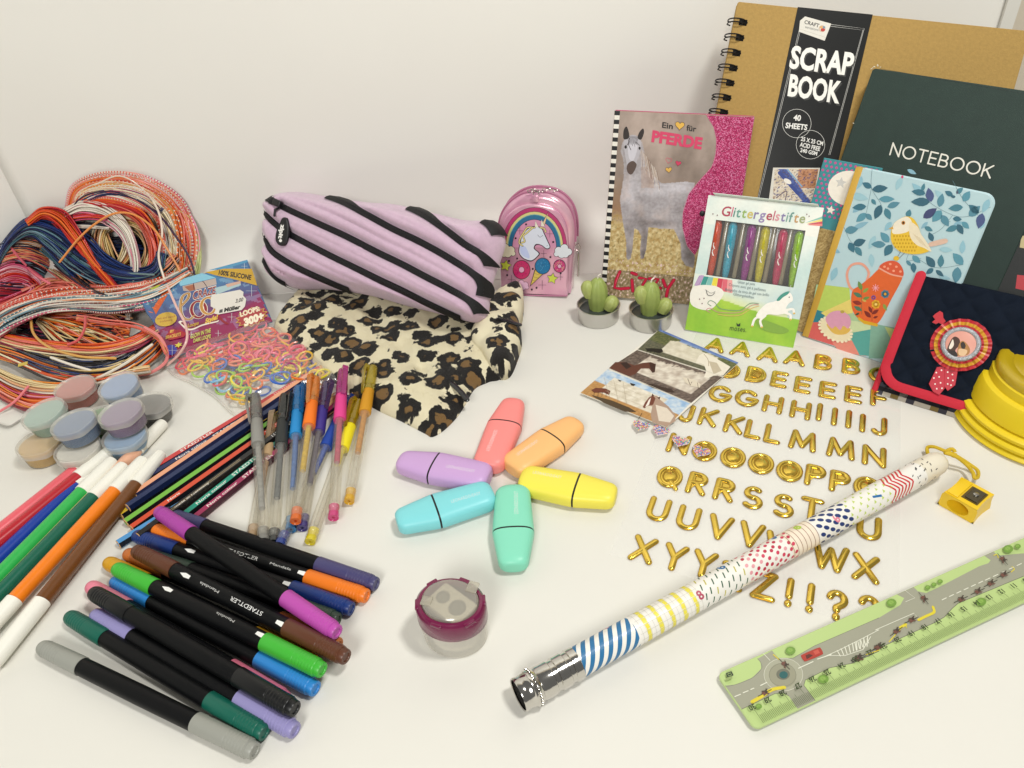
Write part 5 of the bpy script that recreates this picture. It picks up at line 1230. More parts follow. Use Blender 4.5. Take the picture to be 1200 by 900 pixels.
# flap: quilted sheet with rounded corner
r_ = .016; flap = [(0.004, hh), (.004, .004+r_)]+arc(.004+r_, .006+r_, r_, r_, 180, 270, 8)[1:]+[(x1, .006), (x1, hh)]
qf = lambda x, y: .0030*(abs(math.sin((x+y)*math.pi/.022))**.5*abs(math.sin((x-y)*math.pi/.022))**.5)
v = []; f = []; nx, ny = 110, 70; idx = {}
for i in range(nx+1):
    for j in range(ny+1):
        x = .004+(x1-.004)*i/nx; y = .006+(hh-.006)*j/ny
        if x < .004+r_ and y < .006+r_:
            dx, dy = x-(.004+r_), y-(.006+r_); d = math.hypot(dx, dy)
            if d > r_: x, y = .004+r_+dx*r_/d, .006+r_+dy*r_/d
        bulge = .0025*math.sin(math.pi*min(1, max(0, (y-.006)/(hh-.006))))
        wob = .0008*noise.noise(Vector((x*40, y*40, 1)))
        v.append((x, y, bulge+qf(x, y)+wob))
for i in range(nx):
    for j in range(ny): a = i*(ny+1)+j; f.append((a, a+ny+1, a+ny+2, a+1))
navy = mat('navy_quilt', '#121a27', rough=.85, bump=.6, bscale=1600, sheen=.0, spec=.15, var=.12, vscale=50)
o = part('flap', (v, f), navy, t); m_ = o.modifiers.new('t', 'SOLIDIFY'); m_.thickness = .003; m_.offset = -1
part('top_fold', lathe([(0.0042, .0115), (x1, .0115)], 20, 'x', sy=1.0, sx=.55), navy, t, M=Matrix.Translation((0, hh-.003, -.0115)))
rb = mat('red_binding', '#c21f35')
stm = mat('red_stitch', '#8f1425', rough=.8)
bind = [(.0055, hh-.001, .0034)]+[(.0055, hh*k/10, .0034+.0025*math.sin(math.pi*k/10)) for k in range(9, 2, -1)]+[(p[0]+.0015, p[1]+.0015, .0032) for p in arc(.004+r_, .006+r_, r_, r_, 180, 270, 8)]+[(x, .0075, .0032) for x in np.linspace(.03, x1, 12)]
part('flap_binding', tube(bind, .0040, 10, flat=.30, round_caps=True), rb, t)
# rosette
rc = WP.loc(*zw_(452,375), h=.006); RM = Matrix.Translation((rc.x, rc.y, .0052))
def pleats(name, r0, r1, n, z, m1, ph=0):
    v = []; f = []
    for i in range(n*4):
        a = 2*math.pi*i/(n*4)+ph; k = i % 4; zq = z+(.0016 if k < 2 else 0)+(0.0002 if k in (0, 3) else .0006)
        v += [(r0*math.cos(a), r0*math.sin(a), zq), (r1*math.cos(a), r1*math.sin(a), zq-.0006)]
    m_ = n*4
    for i in range(m_): j = (i+1) % m_; f.append((2*i, 2*i+1, 2*j+1, 2*j))
    return part(name, (v, f), m1, t, smooth=False, M=RM)
ribbon_r = mat('satin_red', '#bb2430', rough=.38, sheen=.3); ribbon_y = mat('satin_yellow', '#cf9a2f', rough=.38)
sc_ = (WP.loc(*zw_(585,385), h=.006)-rc).length
pleats('outer_ribbon', .010, sc_, 20, .0004, ribbon_r); pleats('yellow_ribbon', .010, sc_*.87, 20, .0016, ribbon_y); pleats('inner_ribbon', .008, sc_*.74, 20, .0028, ribbon_r)
part('silver_rim', tube([(sc_*.57*math.cos(R(a)), sc_*.57*math.sin(R(a)), .0042) for a in range(0, 360, 12)], sc_*.09, 10, closed=True), mat('silver_cord', '#a9adb2', rough=.35, metal=.5, bump=.8, bscale=900), t, M=RM)
part('centre_disc', lathe([(.0005, sc_*.56), (.0046, sc_*.55), (.005, sc_*.5)], 30), mat('disc_pink', '#d99a8a', rough=.4), t, M=RM)
P = Print(WP, z=.0104); zz7 = zw_
P.L = lambda p: WP.loc(p[0], p[1], h=.0102)
def W__(*a): return [zz7(*p) for p in a]
P.poly(W__((400,380),(415,350),(430,340),(448,352),(448,375),(430,398),(438,420),(410,420),(395,405)), '#43291c', smooth=True)
P.poly(W__((412,365),(420,352),(424,375),(412,392),(403,388)), '#e3d8c8', smooth=True)
P.poly(W__((440,395),(448,368),(462,358),(480,372),(492,395),(485,415),(460,422),(440,420)), '#a8763f', smooth=True)
P.poly(W__((452,372),(464,362),(474,380),(462,398)), '#2b1c15', smooth=True); P.poly(W__((405,400),(430,402),(440,422),(415,424)), '#20150f', smooth=True); P.poly(W__((446,392),(480,398),(470,420),(446,418)), '#d8b48a', smooth=True)
P.build('horse_picture', t)
# ribbon tails with dots
for pts, nm in (([(352,470),(385,465),(385,560),(362,588),(335,572),(318,540)], 'tail'), ([(385,465),(425,478),(440,488),(430,545),(398,570),(383,550)], 'tail')):
    q = [WP.loc(*zw_(*p), h=.004) for p in pts]; zt_ = .0048 if pts[0][0] == 352 else .0043
    part('ribbon_tail', extrude([(p.x, p.y) for p in q], zt_, zt_+.0007, .0002), mat('satin_dotted', '#b82236', rough=.4), t, smooth=False)
P = Print(WP, z=.00562); P.L = lambda p: WP.loc(p[0], p[1], h=.0055)
for x, y in ((350,492),(372,482),(340,515),(362,510),(345,540),(368,535),(352,560),(374,558),(398,490),(418,500),(400,515),(420,525),(398,540),(412,545)): P.ell(zw_(x, y), 1.0, 1.0, '#efdcd6', n=8, same=True)
P.build('ribbon_dots', t)
# little red horse tag pinned at the top of the rosette
P = [(332,280),(345,268),(335,255),(345,245),(365,232),(378,240),(380,262),(390,275),(375,290),(360,282),(348,288)]
q = [WP.loc(*zw_(*p), h=.006) for p in P]; part('red_horse_tag', extrude([(p.x, p.y) for p in q], .0058, .0068, .0002), ribbon_r, t, smooth=False)
# red tab on the dark cover beyond, at the right edge of the picture
XP = Plane(NP.O, NP.U, NP.V)

# ---- two cactus tealights
tin = mat('tealight_tin', '#c9c7c2', rough=.28, metal=.9, bump=.15, bscale=300); waxd = mat('dark_wax', '#3e4442', rough=.35, coat=.3, bump=.5, bscale=500)
cg = mat('cactus_wax', '#98a85c', rough=.42, var=.12, vscale=70, spec=.4); cg2 = mat('cactus_wax_pale', '#a9b468', rough=.42, var=.12, vscale=70)
def ribbed(h, r, n=9, tipf=.85, m=cg, nm='cactus_stem', par=None, M=None):
    v = []; f = []; seg = n*6; ks = [0, .15, .35, .55, .72, .84, .92, .97, 1]
    for k in ks:
        rr = r*(.82+.25*math.sin(math.pi*min(k, .85)))*(1 if k < .6 else math.sqrt(max(.0, 1-((k-.6)/.4)**2.4)))+.0002
        for i in range(seg): a = 2*math.pi*i/seg; q = rr*(1+.09*abs(math.cos(a*n/2))-.05); v.append((q*math.cos(a), q*math.sin(a), h*k))
    for k in range(len(ks)-1):
        for i in range(seg): j = (i+1) % seg; f.append((k*seg+i, k*seg+j, (k+1)*seg+j, (k+1)*seg+i))
    f.append(tuple((len(ks)-1)*seg+i for i in range(seg)))
    return part(nm, (v, f), m, par, M=M, angle=60)
for (px, py), lab, rz in (((701.3,357), 'green cactus tealight in a silver tin, left one, beside the backpack', .0), ((763,362), 'green cactus tealight in a silver tin, right one, before the horse book', .25)):
    c = T(px, py, .016); M = Matrix.Translation((c.x, c.y, 0)) @ Matrix.Rotation(rz-.15, 4, 'Z')
    t = thing('cactus_candle', lab, 'candle', M, 'cactus tealights')
    part('tin_cup', lathe([(.0, .0185), (.0006, .0198), (.0015, .0201), (.0155, .0206), (.0162, .0214), (.0168, .0214), (.0168, .0204), (.011, .0200), (.010, .0001)], 48), tin, t, angle=30)
    part('wax', lathe([(.0095, .0199), (.0112, .0185), (.0108, .0001)], 36), waxd, t)
    ribbed(.034, .0088, 9, m=cg, par=t, M=Matrix.Translation((-.001, .002, .0105)))
    ribbed(.017, .0060, 8, m=cg2, nm='cactus_arm', par=t, M=Matrix.Translation((-.0085, .001, .0250)) @ Matrix.Rotation(R(-12), 4, 'Y'))
    ribbed(.015, .0062, 8, m=cg2, nm='cactus_arm', par=t, M=Matrix.Translation((.0095, -.003, .013)) @ Matrix.Rotation(R(24), 4, 'Y'))
    part('wick', tube([(-.001, .002, .044), (-.0005, .002, .047), (.0015, .002, .0485)], .0008, 6, round_caps=True), mat('wick_white', '#e2ddd0', rough=.8), t)

# ---- horse photo sticker card
CP_ = Plane(T(680.5,460,.0032), T(782,501,.0032)-T(680.5,460,.0032), T(773,386,.0032)-T(680.5,460,.0032))
t = thing('sticker_card', 'card of three horse photographs lying beside the gold letters', 'sticker card', CP_.M)
zc_ = Z(670, 380, 5.295); cq = [CP_.loc(*zc_(x, y)) for x, y in ((55,425),(590,638),(1035,238),(545,30))]
part('card', extrude([tuple(p) for p in cq], -.0009, 0), mat('card_white', '#e4dfd2', rough=.4), t, smooth=False)
P = Print(CP_, z=.00003)
def quad(a, b, c, d, nx, ny, fn): P.grid(zc_(*a), zc_(*b), zc_(*c), zc_(*d), nx, ny, fn)
def strip(kind):
    def fn(u, v):
        n = fb(u*2, v, 7, kind); n2 = fb(u*2, v, 22, kind+3)
        if kind == 1:   # top: sky, trees, meadow
            c = mix('#5a74b0', '#cfd6da', (1-v)*3.2-.1+.2*n) if v > (.80+.1*u if u > .3 else .93) else mix('#46502c', '#77764c', .5+n2)
            if .22 < u < .8 and .18 < v < .82+.08*n: c = mix('#dcd5c2', '#bfb59c', .3+.5*n)
            elif v < .5: c = mix('#6d6a52', '#4b4c3c', .5+n2)
        elif kind == 2:
            c = mix('#4a3d38', '#7e6f62', .5+n2)
            if .18 < u < .92 and .22 < v < .88+.1*n: c = mix('#e0d8c8', '#a89888', .35+.6*n)
        else:
            c = mix('#8fb0d2', '#c8d4dc', .5+n+(1-v)*.8) if v > .5 else mix('#c09358', '#a97b44', .5+n2)
            if .14 < u < .78 and .22 < v < .84: c = mix('#e6dfce', '#b9ad94', .3+.5*n)
        return c
    return fn
quad((55,425),(590,638),(735,492),(222,280), 90, 34, strip(3))
quad((232,272),(742,488),(935,328),(405,160), 90, 34, strip(2))
quad((410,156),(940,322),(1035,238),(545,30), 90, 34, strip(1))
def C_(*a): return [zc_(*p) for p in a]
def horse(pts, c): P.poly(C_(*pts), c)
horse([(232,272),(270,235),(330,235),(390,255),(440,240),(490,235),(522,248),(515,295),(500,300),(480,275),(430,275),(395,310),(355,322),(290,300)], '#5e3526')
horse([(480,238),(522,246),(516,298),(500,302),(490,275)], '#3c2018'); horse([(300,240),(340,235),(370,262),(340,280)], '#2e1a14')
horse([(440,515),(455,485),(480,452),(500,440),(530,445),(550,470),(600,510),(640,560),(645,600),(590,636),(500,610),(490,560),(500,510),(470,505),(455,522)], '#a98f7c')
horse([(440,515),(456,485),(480,455),(505,445),(520,460),(505,500),(470,505),(452,522)], '#6e3a28'); horse([(478,470),(492,455),(480,500),(455,515)], '#e9e0d4')
horse([(520,500),(590,520),(635,570),(610,610),(540,600)], '#d9cdbb'); P.poly(C_((495,450),(500,430),(512,445)), '#4a2418'); P.poly(C_((530,455),(550,450),(545,468)), '#4a2418')
horse([(770,238),(790,195),(820,178),(850,190),(900,215),(985,265),(940,318),(880,320),(850,335),(820,330),(835,290),(820,250),(790,240),(775,245)], '#e4dccb')
horse([(850,230),(900,240),(930,290),(880,310)], '#bfb29a'); P.line(C_((820,185),(845,220),(850,260)), .0006, '#a59478', smooth=True)
horse([(455,150),(500,150),(560,155),(568,170),(545,180),(510,172),(470,168)], '#1c1812')
for x in (470,490,515,540): P.line(C_((x,165),(x-8,190)), .0005, '#1c1812')
horse([(120,410),(150,395),(210,400),(240,415),(232,440),(200,425),(140,425)], '#6a3422')
for x in (140,165,190,215): P.line(C_((x,420),(x-3,450)), .0005, '#4a2418')
horse([(455,370),(500,370),(560,390),(620,405),(640,425),(580,420),(500,395)], '#3a2a20'); horse([(285,345),(310,352),(300,358)], '#20180f'); horse([(362,365),(395,375),(385,385),(368,380)], '#20180f')
horse([(120,440),(250,475),(360,520),(400,545),(330,545),(200,490)], '#4b3a22'); horse([(690,330),(760,345),(800,375),(795,395),(740,385),(700,360)], '#d8cdb8')
P.line(C_((720,340),(735,380),(745,360)), .0006, '#5a4030'); P.line(C_((780,365),(785,400)), .0005, '#5a4030')
for a, b in (((232,276),(738,490)), ((408,158),(938,325))): P.line(C_(a, b), .0006, '#cfc9ba')
P.line(C_((435,555),(415,590)), .0006, '#3a2a1a')
for y in range(3):
    P.line(C_((200+y*60,330+y*18),(240+y*50,470+y*14)), .0003, '#b3a68c', same=True); P.line(C_((210,345+y*35),(430,440+y*32)), .0003, '#bdb09a', same=True)
P.build('horse_photographs', t)

# ---- rhinestone heart stickers
gemm = [mat('gem_'+c, c, rough=.15, coat=.8) for c in ('#c23a6a', '#2f7fc0', '#3aa876', '#e0c040', '#7a4aa8', '#d8d4d0', '#e07a3a', '#e9a9c0')]
zh = Z(670, 380, 5.295)
for (x, y), rot, lab in (((428,640), .15, 'leftmost glitter heart sticker at the corner of the horse card'), ((550,672), .25, 'pale rhinestone heart sticker, second from the left'), ((672,738), .2, 'rhinestone heart sticker lying on the letter N'), ((800,800), .3, 'rhinestone heart sticker lying on the first gold letter O')):
    c = T(*zh(x, y), .002); M = Matrix.Translation((c.x, c.y, .0042 if x < 600 else .0042)) @ Matrix.Rotation(-rot-.35, 4, 'Z'); t = thing('heart_sticker', lab, 'sticker', M, 'rhinestone heart stickers')
    hs = []
    for i in range(28):
        a = 2*math.pi*i/28; hs.append((.0074*16*math.sin(a)**3/17, .0074*(13*math.cos(a)-5*math.cos(2*a)-2*math.cos(3*a)-math.cos(4*a))/17))
    part('heart_base', extrude(hs, -.0006, .0002, .0001), mat('sticker_base', '#d9cfd0', rough=.3), t, smooth=False)
    mb = MB(); k = 0
    for i in range(-6, 7):
        for j in range(-6, 7):
            px_, py_ = i*.00115+(j % 2)*.0005, j*.00105
            if in_poly(px_, py_, hs): mb.add(lathe([(0, .00055), (.0003, .0005), (.0006, .0002)], 6), M=Matrix.Translation((px_, py_, .0001)), mi=rnd.choice([5, 5, 7, 0, 1, 2, 3, 4, 6]) if x == 550 else rnd.randrange(8))
    o = mb.build('rhinestones', gemm, t, smooth=False); o['kind'] = 'stuff'

# ---- gold foil alphabet sheet
aS = T(757,648,.0008); SU = (T(1000,718,.0008)-T(757,648,.0008))
zs = Z(720, 390, 2.647)
A_ = T(*zs(313,38), .0008); SU = T(*zs(735,105), .0008)-A_
r1 = T(*zs(690,845), .0008)-T(*zs(90,672), .0008); SU = SU.normalized()+r1.normalized(); SU.z = 0; SU.normalize()
SPn = Plane(T(721,700,.0008), SU, Vector((-SU.y, SU.x, 0)))
t = thing('alphabet_sheet', 'clear sheet of gold foil letter stickers lying under the big pencil', 'sticker sheet', SPn.M)
cs = [SPn.loc(*p) for p in ((707,668),(1040,735),(1062,440),(830,396))]
fx0 = min(cs[0].x, SPn.loc(776,529).x, SPn.loc(721,665).x); fx1 = SPn.loc(1055,600).x; fy0 = cs[1].y-.004; fy1 = cs[3].y+.012
nx, ny = 50, 50; v = []; f = []
for i in range(nx+1):
    for j in range(ny+1):
        x = fx0+(fx1-fx0)*i/nx; y = fy0+(fy1-fy0)*j/ny; v.append((x, y, max(-.0004, -.0001+.0003*noise.noise(Vector((x*25, y*25, 0))))))
for i in range(nx):
    for j in range(ny): a = i*(ny+1)+j; f.append((a, a+ny+1, a+ny+2, a+1))
part('clear_film', (v, f), clear('sheet_film', '#ffffff', opac=.10, rough=.12), t)
gold = mat('gold_foil', '#e9c858', rough=.17, metal=.88, bump=.15, bscale=160, var=.15, vscale=40); gold2 = mat('gold_foil_edge', '#a5842a', rough=.3, metal=.6)
rowsS = [("AAAABB", [(313,38),(393,50),(478,67),(560,78),(648,92),(735,105)], .33, 0),
 ("CDDEEEEF", [(822,132),(360,118),(440,131),(512,145),(585,162),(662,178),(742,192),(822,203)], .33, 0),
 ("GGHHIIIIJ", [(328,190),(410,203),(492,222),(578,240),(636,246),(683,260),(727,268),(770,280),(822,290)], 0, 0),
 ("JKKLLMMN", [(225,250),(292,262),(372,284),(432,300),(492,314),(585,335),(703,359),(806,383)], 0, 0),
 ("NOOOOPPQ", [(200,345),(280,368),(368,388),(455,407),(543,430),(624,444),(700,463),(785,482)], 0, 0),
 ("QRRSSTTU", [(172,448),(258,468),(342,488),(430,512),(525,537),(612,548),(690,590),(790,605)], 0, 0),
 ("UUVVVWWX", [(137,548),(230,575),(328,604),(425,627),(510,642),(543,672),(670,697),(780,730)], 0, 0),
 ("XYYZZ!!??", [(90,672),(187,697),(278,718),(365,755),(465,785),(543,805),(608,822),(690,845),(790,862)], 0, 0)]
rowsS[6] = ("UUVVWWX", [(137,548),(230,575),(328,604),(425,627),(522,662),(670,697),(780,730)], 0, 0)
LH = (SPn.loc(*zs(187,655))-SPn.loc(*zs(187,740))).length*.74
CAPH = .0232
for word_, cent, _, _ in rowsS:
    for ch, (x, y) in zip(word_, cent):
        c = SPn.loc(*zs(x, y)); w0, sts = GL[ch]; h = CAPH*.80; wd = .82 if ch in 'OQGC' else .9; wl_ = .0024 if ch in 'OQ' else .0026
        mb = MB()
        def tr(a, b_): return ((a-w0/2)*h*wd, (b_-.5)*h, .0006)
        if ch in 'OQ':   # disc letters: raised rim, groove, inner disc
            R0 = h*.52
            for rr, rw, zq, mi in ((R0, .0016, .0007, 0), (R0*.62, .0007, .0010, 1)): mb.add(tube([(rr*wd*math.cos(R(a)), rr*math.sin(R(a)), zq) for a in range(0, 360, 12)], rw, 8, closed=True, flat=.6), mi=mi)
            mb.add(lathe([(.0001, R0), (.0009, R0*.98), (.0010, R0*.55), (.0014, R0*.48), (.0014, .00001)], 30, sx=wd), mi=0)
            mb.add(lathe([(.00005, R0+.0016), (.0003, R0+.0018)], 30, sx=wd), mi=1)
            if ch == 'Q': mb.add(tube([tr(.62, .22), tr(.95, -.08)], .0018, 8, flat=.6, round_caps=True))
        else:
            zo = 0
            for st in sts:
                pts = [tr(a, b_) for a, b_ in st]
                # denser points keep corners crisp
                for run in crisp(pts):
                    zo += .00002
                    mb.add(tube([(p[0], p[1], .0002+zo) for p in run], .0024, 8, flat=.12, round_caps=True), mi=1)
                    mb.add(tube([(p[0], p[1], .0005+zo) for p in run], .00195, 8, flat=.55, round_caps=True), mi=0)
            if ch in 'BDPR':
                st = sts[0]; fill = [tr(a, b_)[:2] for a, b_ in st]
                mb.add(extrude(fill[:-1], .0001, .0007)); mb.add(tube([( .55*(p[0]-c0)+c0, .5*(p[1]-c1)+c1, .0008) for c0, c1 in [(sum(q[0] for q in fill)/len(fill), sum(q[1] for q in fill)/len(fill))] for p in fill], .0005, 6, flat=.6), mi=1)
            if ch == 'A':
                tri = [tr(.22, .38)[:2], tr(.42, .86)[:2], tr(.62, .38)[:2]]; mb.add(extrude(tri, .0001, .0006))
        mb.build('letter_sticker', [gold, gold2], t, angle=60, M=Matrix.Translation((c.x, c.y, .0)))

# ---- ruler with a cycling lesson map
RPl = Plane(T(885,855,.0044), T(1200,705.5,.0044)-T(885,855,.0044), T(839,792,.0044)-T(885,855,.0044))
t = thing('ruler', 'green plastic ruler printed with a street map of roads, a red car and cyclists', 'ruler', RPl.M)
Hr = (RPl.loc(1030,703.5)).y; Lr = .31; lxu = RPl.loc(839,792).x
Hr = (RPl.loc(1030,703.5).y+RPl.loc(839,792).y)/2
cr1 = .004; rout = arc(cr1, cr1, cr1, cr1, 180, 270, 6)+[(Lr, 0), (Lr, Hr)]+arc(cr1+.0, Hr-cr1, cr1, cr1, 90, 180, 6)
part('blade', extrude(rout, -.0020, 0, .0003), mat('ruler_green', '#b3c984', rough=.25, coat=.2), t, smooth=False)
P = Print(RPl, z=.00003); P.L = lambda p: (lambda q: Vector((min(max(q[0], .0003), Lr-.0003), min(max(q[1], .0003), Hr-.0003))))(RPl.loc(*p) if p[0] > 1 else Vector(p)); y6 = Z(830, 700, 5.625); y7 = Z(1000, 620, 5.625)
def road(z, pts, c='#9b9b88'): P.poly([z(*p) for p in pts], c)
# green ground and the road
A6 = lambda *a: [y6(*p) for p in a]
P.poly(A6((95,590),(180,575),(290,530),(350,470),(345,430),(325,405),(420,350),(440,375),(470,405),(560,400),(700,320),(1125,135))+[y7(*p) for p in ((160,590),(310,500),(335,455),(280,425),(390,375),(425,410),(480,422),(560,385),(830,245),(890,225),(905,205),(850,165),(915,140),(950,175),(1125,130+30))]+[y7(*p) for p in ((1260,70),(1260,230),(1125,310))]+[y7(*p) for p in ((690,490),(650,525),(600,580),(540,615),(430,665),(160,790))]+A6((1125,355),(950,435),(800,465),(640,545),(630,580),(720,700),(600,750),(530,650),(490,630),(440,635),(220,740)), '#9a9a88')
P.line(A6((100,590),(180,575),(290,530),(350,470),(345,430),(325,405)), .0003, '#6d6d60', smooth=True); P.line(A6((470,405),(560,400),(700,320),(1125,135))+[y7(160,590)], .0003, '#6d6d60')
P.line(A6((720,700),(630,580),(640,545),(800,465),(950,435),(1125,355))+[y7(*p) for p in ((160,790),(430,665),(540,615),(600,580),(650,525),(690,490),(1125,310))], .00035, '#55554a', smooth=False)
P.line(A6((215,740),(440,635),(490,630),(530,650)), .0003, '#55554a')
ring = lambda c, rx, ry, w, col: P.line(A6(*[(c[0]+rx*math.cos(R(a)), c[1]+ry*math.sin(R(a))) for a in range(0, 360, 15)]), w, col, closed=True)
P.ell(y6(495,510), 23, 20, '#a3a38f'); ring((495,510), 128, 108, .0004, '#c9c9b8'); P.ell(y6(490,515), 16.5, 14.5, '#94937e', rot=15); ring((490,512), 88, 76, .0003, '#7d7d6c')
P.ell(y6(493,508), 8, 6.5, '#6d6e60'); P.ell(y6(496,512), 5, 4.3, '#2b5f5f')
W0 = '#dcdccb'
P.line(A6((365,372),(405,415)), .0005, W0)
for a, b in (((595,468),(690,425)), ((720,408),(810,378)), ((175,655),(212,640)), ((230,630),(262,617)), ((280,608),(300,600)), ((345,582),(385,562))): P.line(A6(a, b), .0006, W0, same=True)
P.up(); P.line(A6((770,390),(860,350),(1000,280),(1125,215))+[y7(140,668),y7(400,555),y7(430,595)], .0005, W0); P.line(A6((800,385),(900,385),(1020,345),(1070,260)), .0005, W0)
for k in range(9): P.line(A6((850+k*25,352-k*12),(870+k*22,388-k*8)), .0006, W0, same=True)
for k in range(5): P.line([y7(10+k*20,750-k*6), y7(20+k*20,800-k*12)], .0006, W0, same=True)
P.up(); P.line([y7(*p) for p in ((330,395),(405,455),(345,480))], .0004, W0)
for k in range(6): P.line([y7(585+k*48,468-k*22), y7(612+k*48,455-k*22)], .0006, W0, same=True)
for k in range(5): P.line([y7(870+k*52,338-k*24), y7(900+k*52,324-k*24)], .0006, W0, same=True)
P.up()
# yellow cycling lines
Y = '#d6c63a'
for z, pts, w in ((y6, [(290,690),(350,655),(420,610),(500,595)], .0022), (y6, [(430,380),(465,410)], .0008), (y7, [(235,745),(330,640),(350,650)], .0006), (y7, [(310,650),(345,630)], .0018), (y7, [(430,600),(480,575),(530,550),(525,515)], .0018), (y7, [(1040,285),(1060,265),(1045,250)], .0006), (y7, [(925,175),(945,170),(955,190)], .0007), (y6, [(1040,380),(1125,350)], .0006)): P.line([z(*p) for p in pts], w, Y, smooth=True)
# red car seen from above
P.poly(A6((612,392),(622,378),(722,335),(742,340),(755,368),(745,382),(648,422),(628,418)), '#a83a30', smooth=True); P.poly(A6((640,385),(665,375),(690,385),(660,405),(648,410)), '#5c2a26'); P.poly(A6((690,358),(722,345),(735,368),(705,382)), '#c25548')
# cyclists
def bike(z, x, y, ang, s=1.0, c='#4a4038'):
    def q(a, b): return z(x+s*(a*math.cos(ang)-b*math.sin(ang)), y+s*(a*math.sin(ang)+b*math.cos(ang)))
    P.line([q(-48, 2), q(50, 0)], .0005, '#33352e'); P.ell(q(-5, 0), 2.6*s, 1.8*s, '#6e4a40'); P.ell(q(12, -2), 1.7*s, 1.7*s, '#453a34')
    P.line([q(20, -20), q(18, 18)], .0005, c); P.line([q(-10, -16), q(8, -10), q(26, -16)], .0006, c); P.line([q(-10, 14), q(8, 10), q(26, 14)], .0006, '#6e4a40')
for z, x, y, a in ((y6,370,632,-.45),(y6,500,440,.8),(y6,985,400,-.4),(y6,1110,335,-.45),(y7,35,860,-.4),(y7,165,780,-.5),(y7,280,680,-.6),(y7,380,605,-.4),(y7,460,460,.9),(y7,705,470,-.4),(y7,815,418,-.4),(y7,900,365,-.45),(y7,985,308,-.4),(y7,980,205,.85)): bike(z, x, y, a)
# bushes
for z, x, y, r in ((y6,540,360,6),(y6,755,548,6.5),(y6,330,728,4),(y7,248,496,6),(y7,486,395,3.4),(y7,527,377,3.2),(y7,568,356,3.2),(y7,838,490,6),(y7,1015,142,6),(y7,1078,125,3.6)):
    P.ell(z(x, y), r, r*.78, '#6f9440', n=11); P.ell(z(x-3, y-3), r*.55, r*.42, '#86aa50', n=7); P.line([z(x-12, y-8), z(x+10, y+8)], .0002, '#5b7f34')
# maker's mark
P.poly(A6((112,512),(150,498),(165,525),(128,542)), '#23332a'); P.line(A6((125,517),(145,509),(151,523),(133,530)), .0004, '#a9c276', closed=True); P.poly(A6((110,545),(150,530),(158,545),(118,560)), '#8fa065')
# centimetre scale: 31 long marks with numbers, millimetre lines between
i30 = RPl.loc(*y6(378,862)).x
for k in range(0, 281):
    x = i30+k*.001
    if x > Lr-.002: break
    l = .0085 if k % 10 == 0 else (.0068 if k % 5 == 0 else .0052)
    P.mb.add(([(x-.00011, .0006, P.z), (x+.00011, .0006, P.z), (x+.00011, l, P.z), (x-.00011, l, P.z)], [(0, 1, 2, 3)]), lin('#45592f'))
P.up()
for k in range(0, 29):
    x = i30+k*.01; s_ = str(30-k); vv, ff, w = text2d(s_, .03); sz = .0040
    P.mb.add(([(x-.0002+w*sz/2/.72*.72-px_*sz, .0115-py_*sz, P.z) for px_, py_ in vv], ff), lin('#3c4a2c'))
P.up(); P.build('printed_map', t, PRINTG)
# ================================================================ SMALL THINGS
# ---- paint pots with frosted lids
def pot(label, px, py, top, col, tilt=(0, 0), fill=.6):
    z0 = top-.018; c = T(px, py, top); M = Matrix.Translation((c.x, c.y, z0)) @ Matrix.Translation((0, 0, .009)) @ Matrix.Rotation(R(tilt[0]), 4, 'X') @ Matrix.Rotation(R(tilt[1]), 4, 'Y') @ Matrix.Translation((0, 0, -.009))
    t = thing('paint_pot', label, 'paint pot', M, 'little round pots of paint')
    fr = clear('frosted_plastic', '#e6e4dc', opac=.16, rough=.25, spec=.5); lid = clear('frosted_lid', '#f6f4ee', opac=.30, rough=.3, spec=.6)
    part('cup', lathe([(0, .0001), (.0, .0140), (.0008, .0148), (.0135, .0162)], 40, cap=False), fr, t)
    part('paint', lathe([(.0006, .0001), (.0007, .0138), (.002, .0146), (.0105, .0156), (.0156, .0158), (.0158, .0150), (.0157, .0001)], 36), mat('paint_'+col, col, rough=.55, var=.08, vscale=200), t)
    v, f = lathe([(.0118, .0168), (.0120, .0177), (.0165, .0178), (.0174, .0176), (.0178, .0170), (.0176, .0164), (.0168, .0158), (.0166, .0150), (.0166, .0001)], 48, cap=False)
    v = [(x*(1+.10*max(0, math.cos(math.atan2(y, x)+.9))**30), y*(1+.10*max(0, math.cos(math.atan2(y, x)+.9))**30), z) for x, y, z in v]
    part('lid', (v, f), lid, t)
    return t
pot('coral red paint pot at the back of the group', 87, 452, .0185, '#c2452f')
pot('powder blue paint pot at the back right of the group', 139, 449, .0235, '#6f97d0', tilt=(6, -4))
pot('grey-black paint pot, rightmost of the group', 174, 472, .0185, '#2d2b2a', tilt=(-3, 6))
pot('green paint pot squeezed in the middle under the others', 114, 489, .0180, '#4f9a44')
pot('yellow ochre paint pot, leftmost at the bottom', 45, 517, .0180, '#cfa540')
pot('white paint pot beneath the blue one', 90, 524, .0180, '#dddad2')
pot('sky blue paint pot beneath the purple one', 145, 509, .0185, '#6aa5d8')
pot('pale mint paint pot resting on the yellow one', 51, 481, .0345, '#8fb8ae', tilt=(3, -7), fill=.4)
pot('medium blue paint pot on top of the white one', 86, 493, .0360, '#3468a0', tilt=(0, -5))
pot('purple paint pot on top of the sky blue one', 141, 481, .0365, '#74508f', tilt=(0, -4))

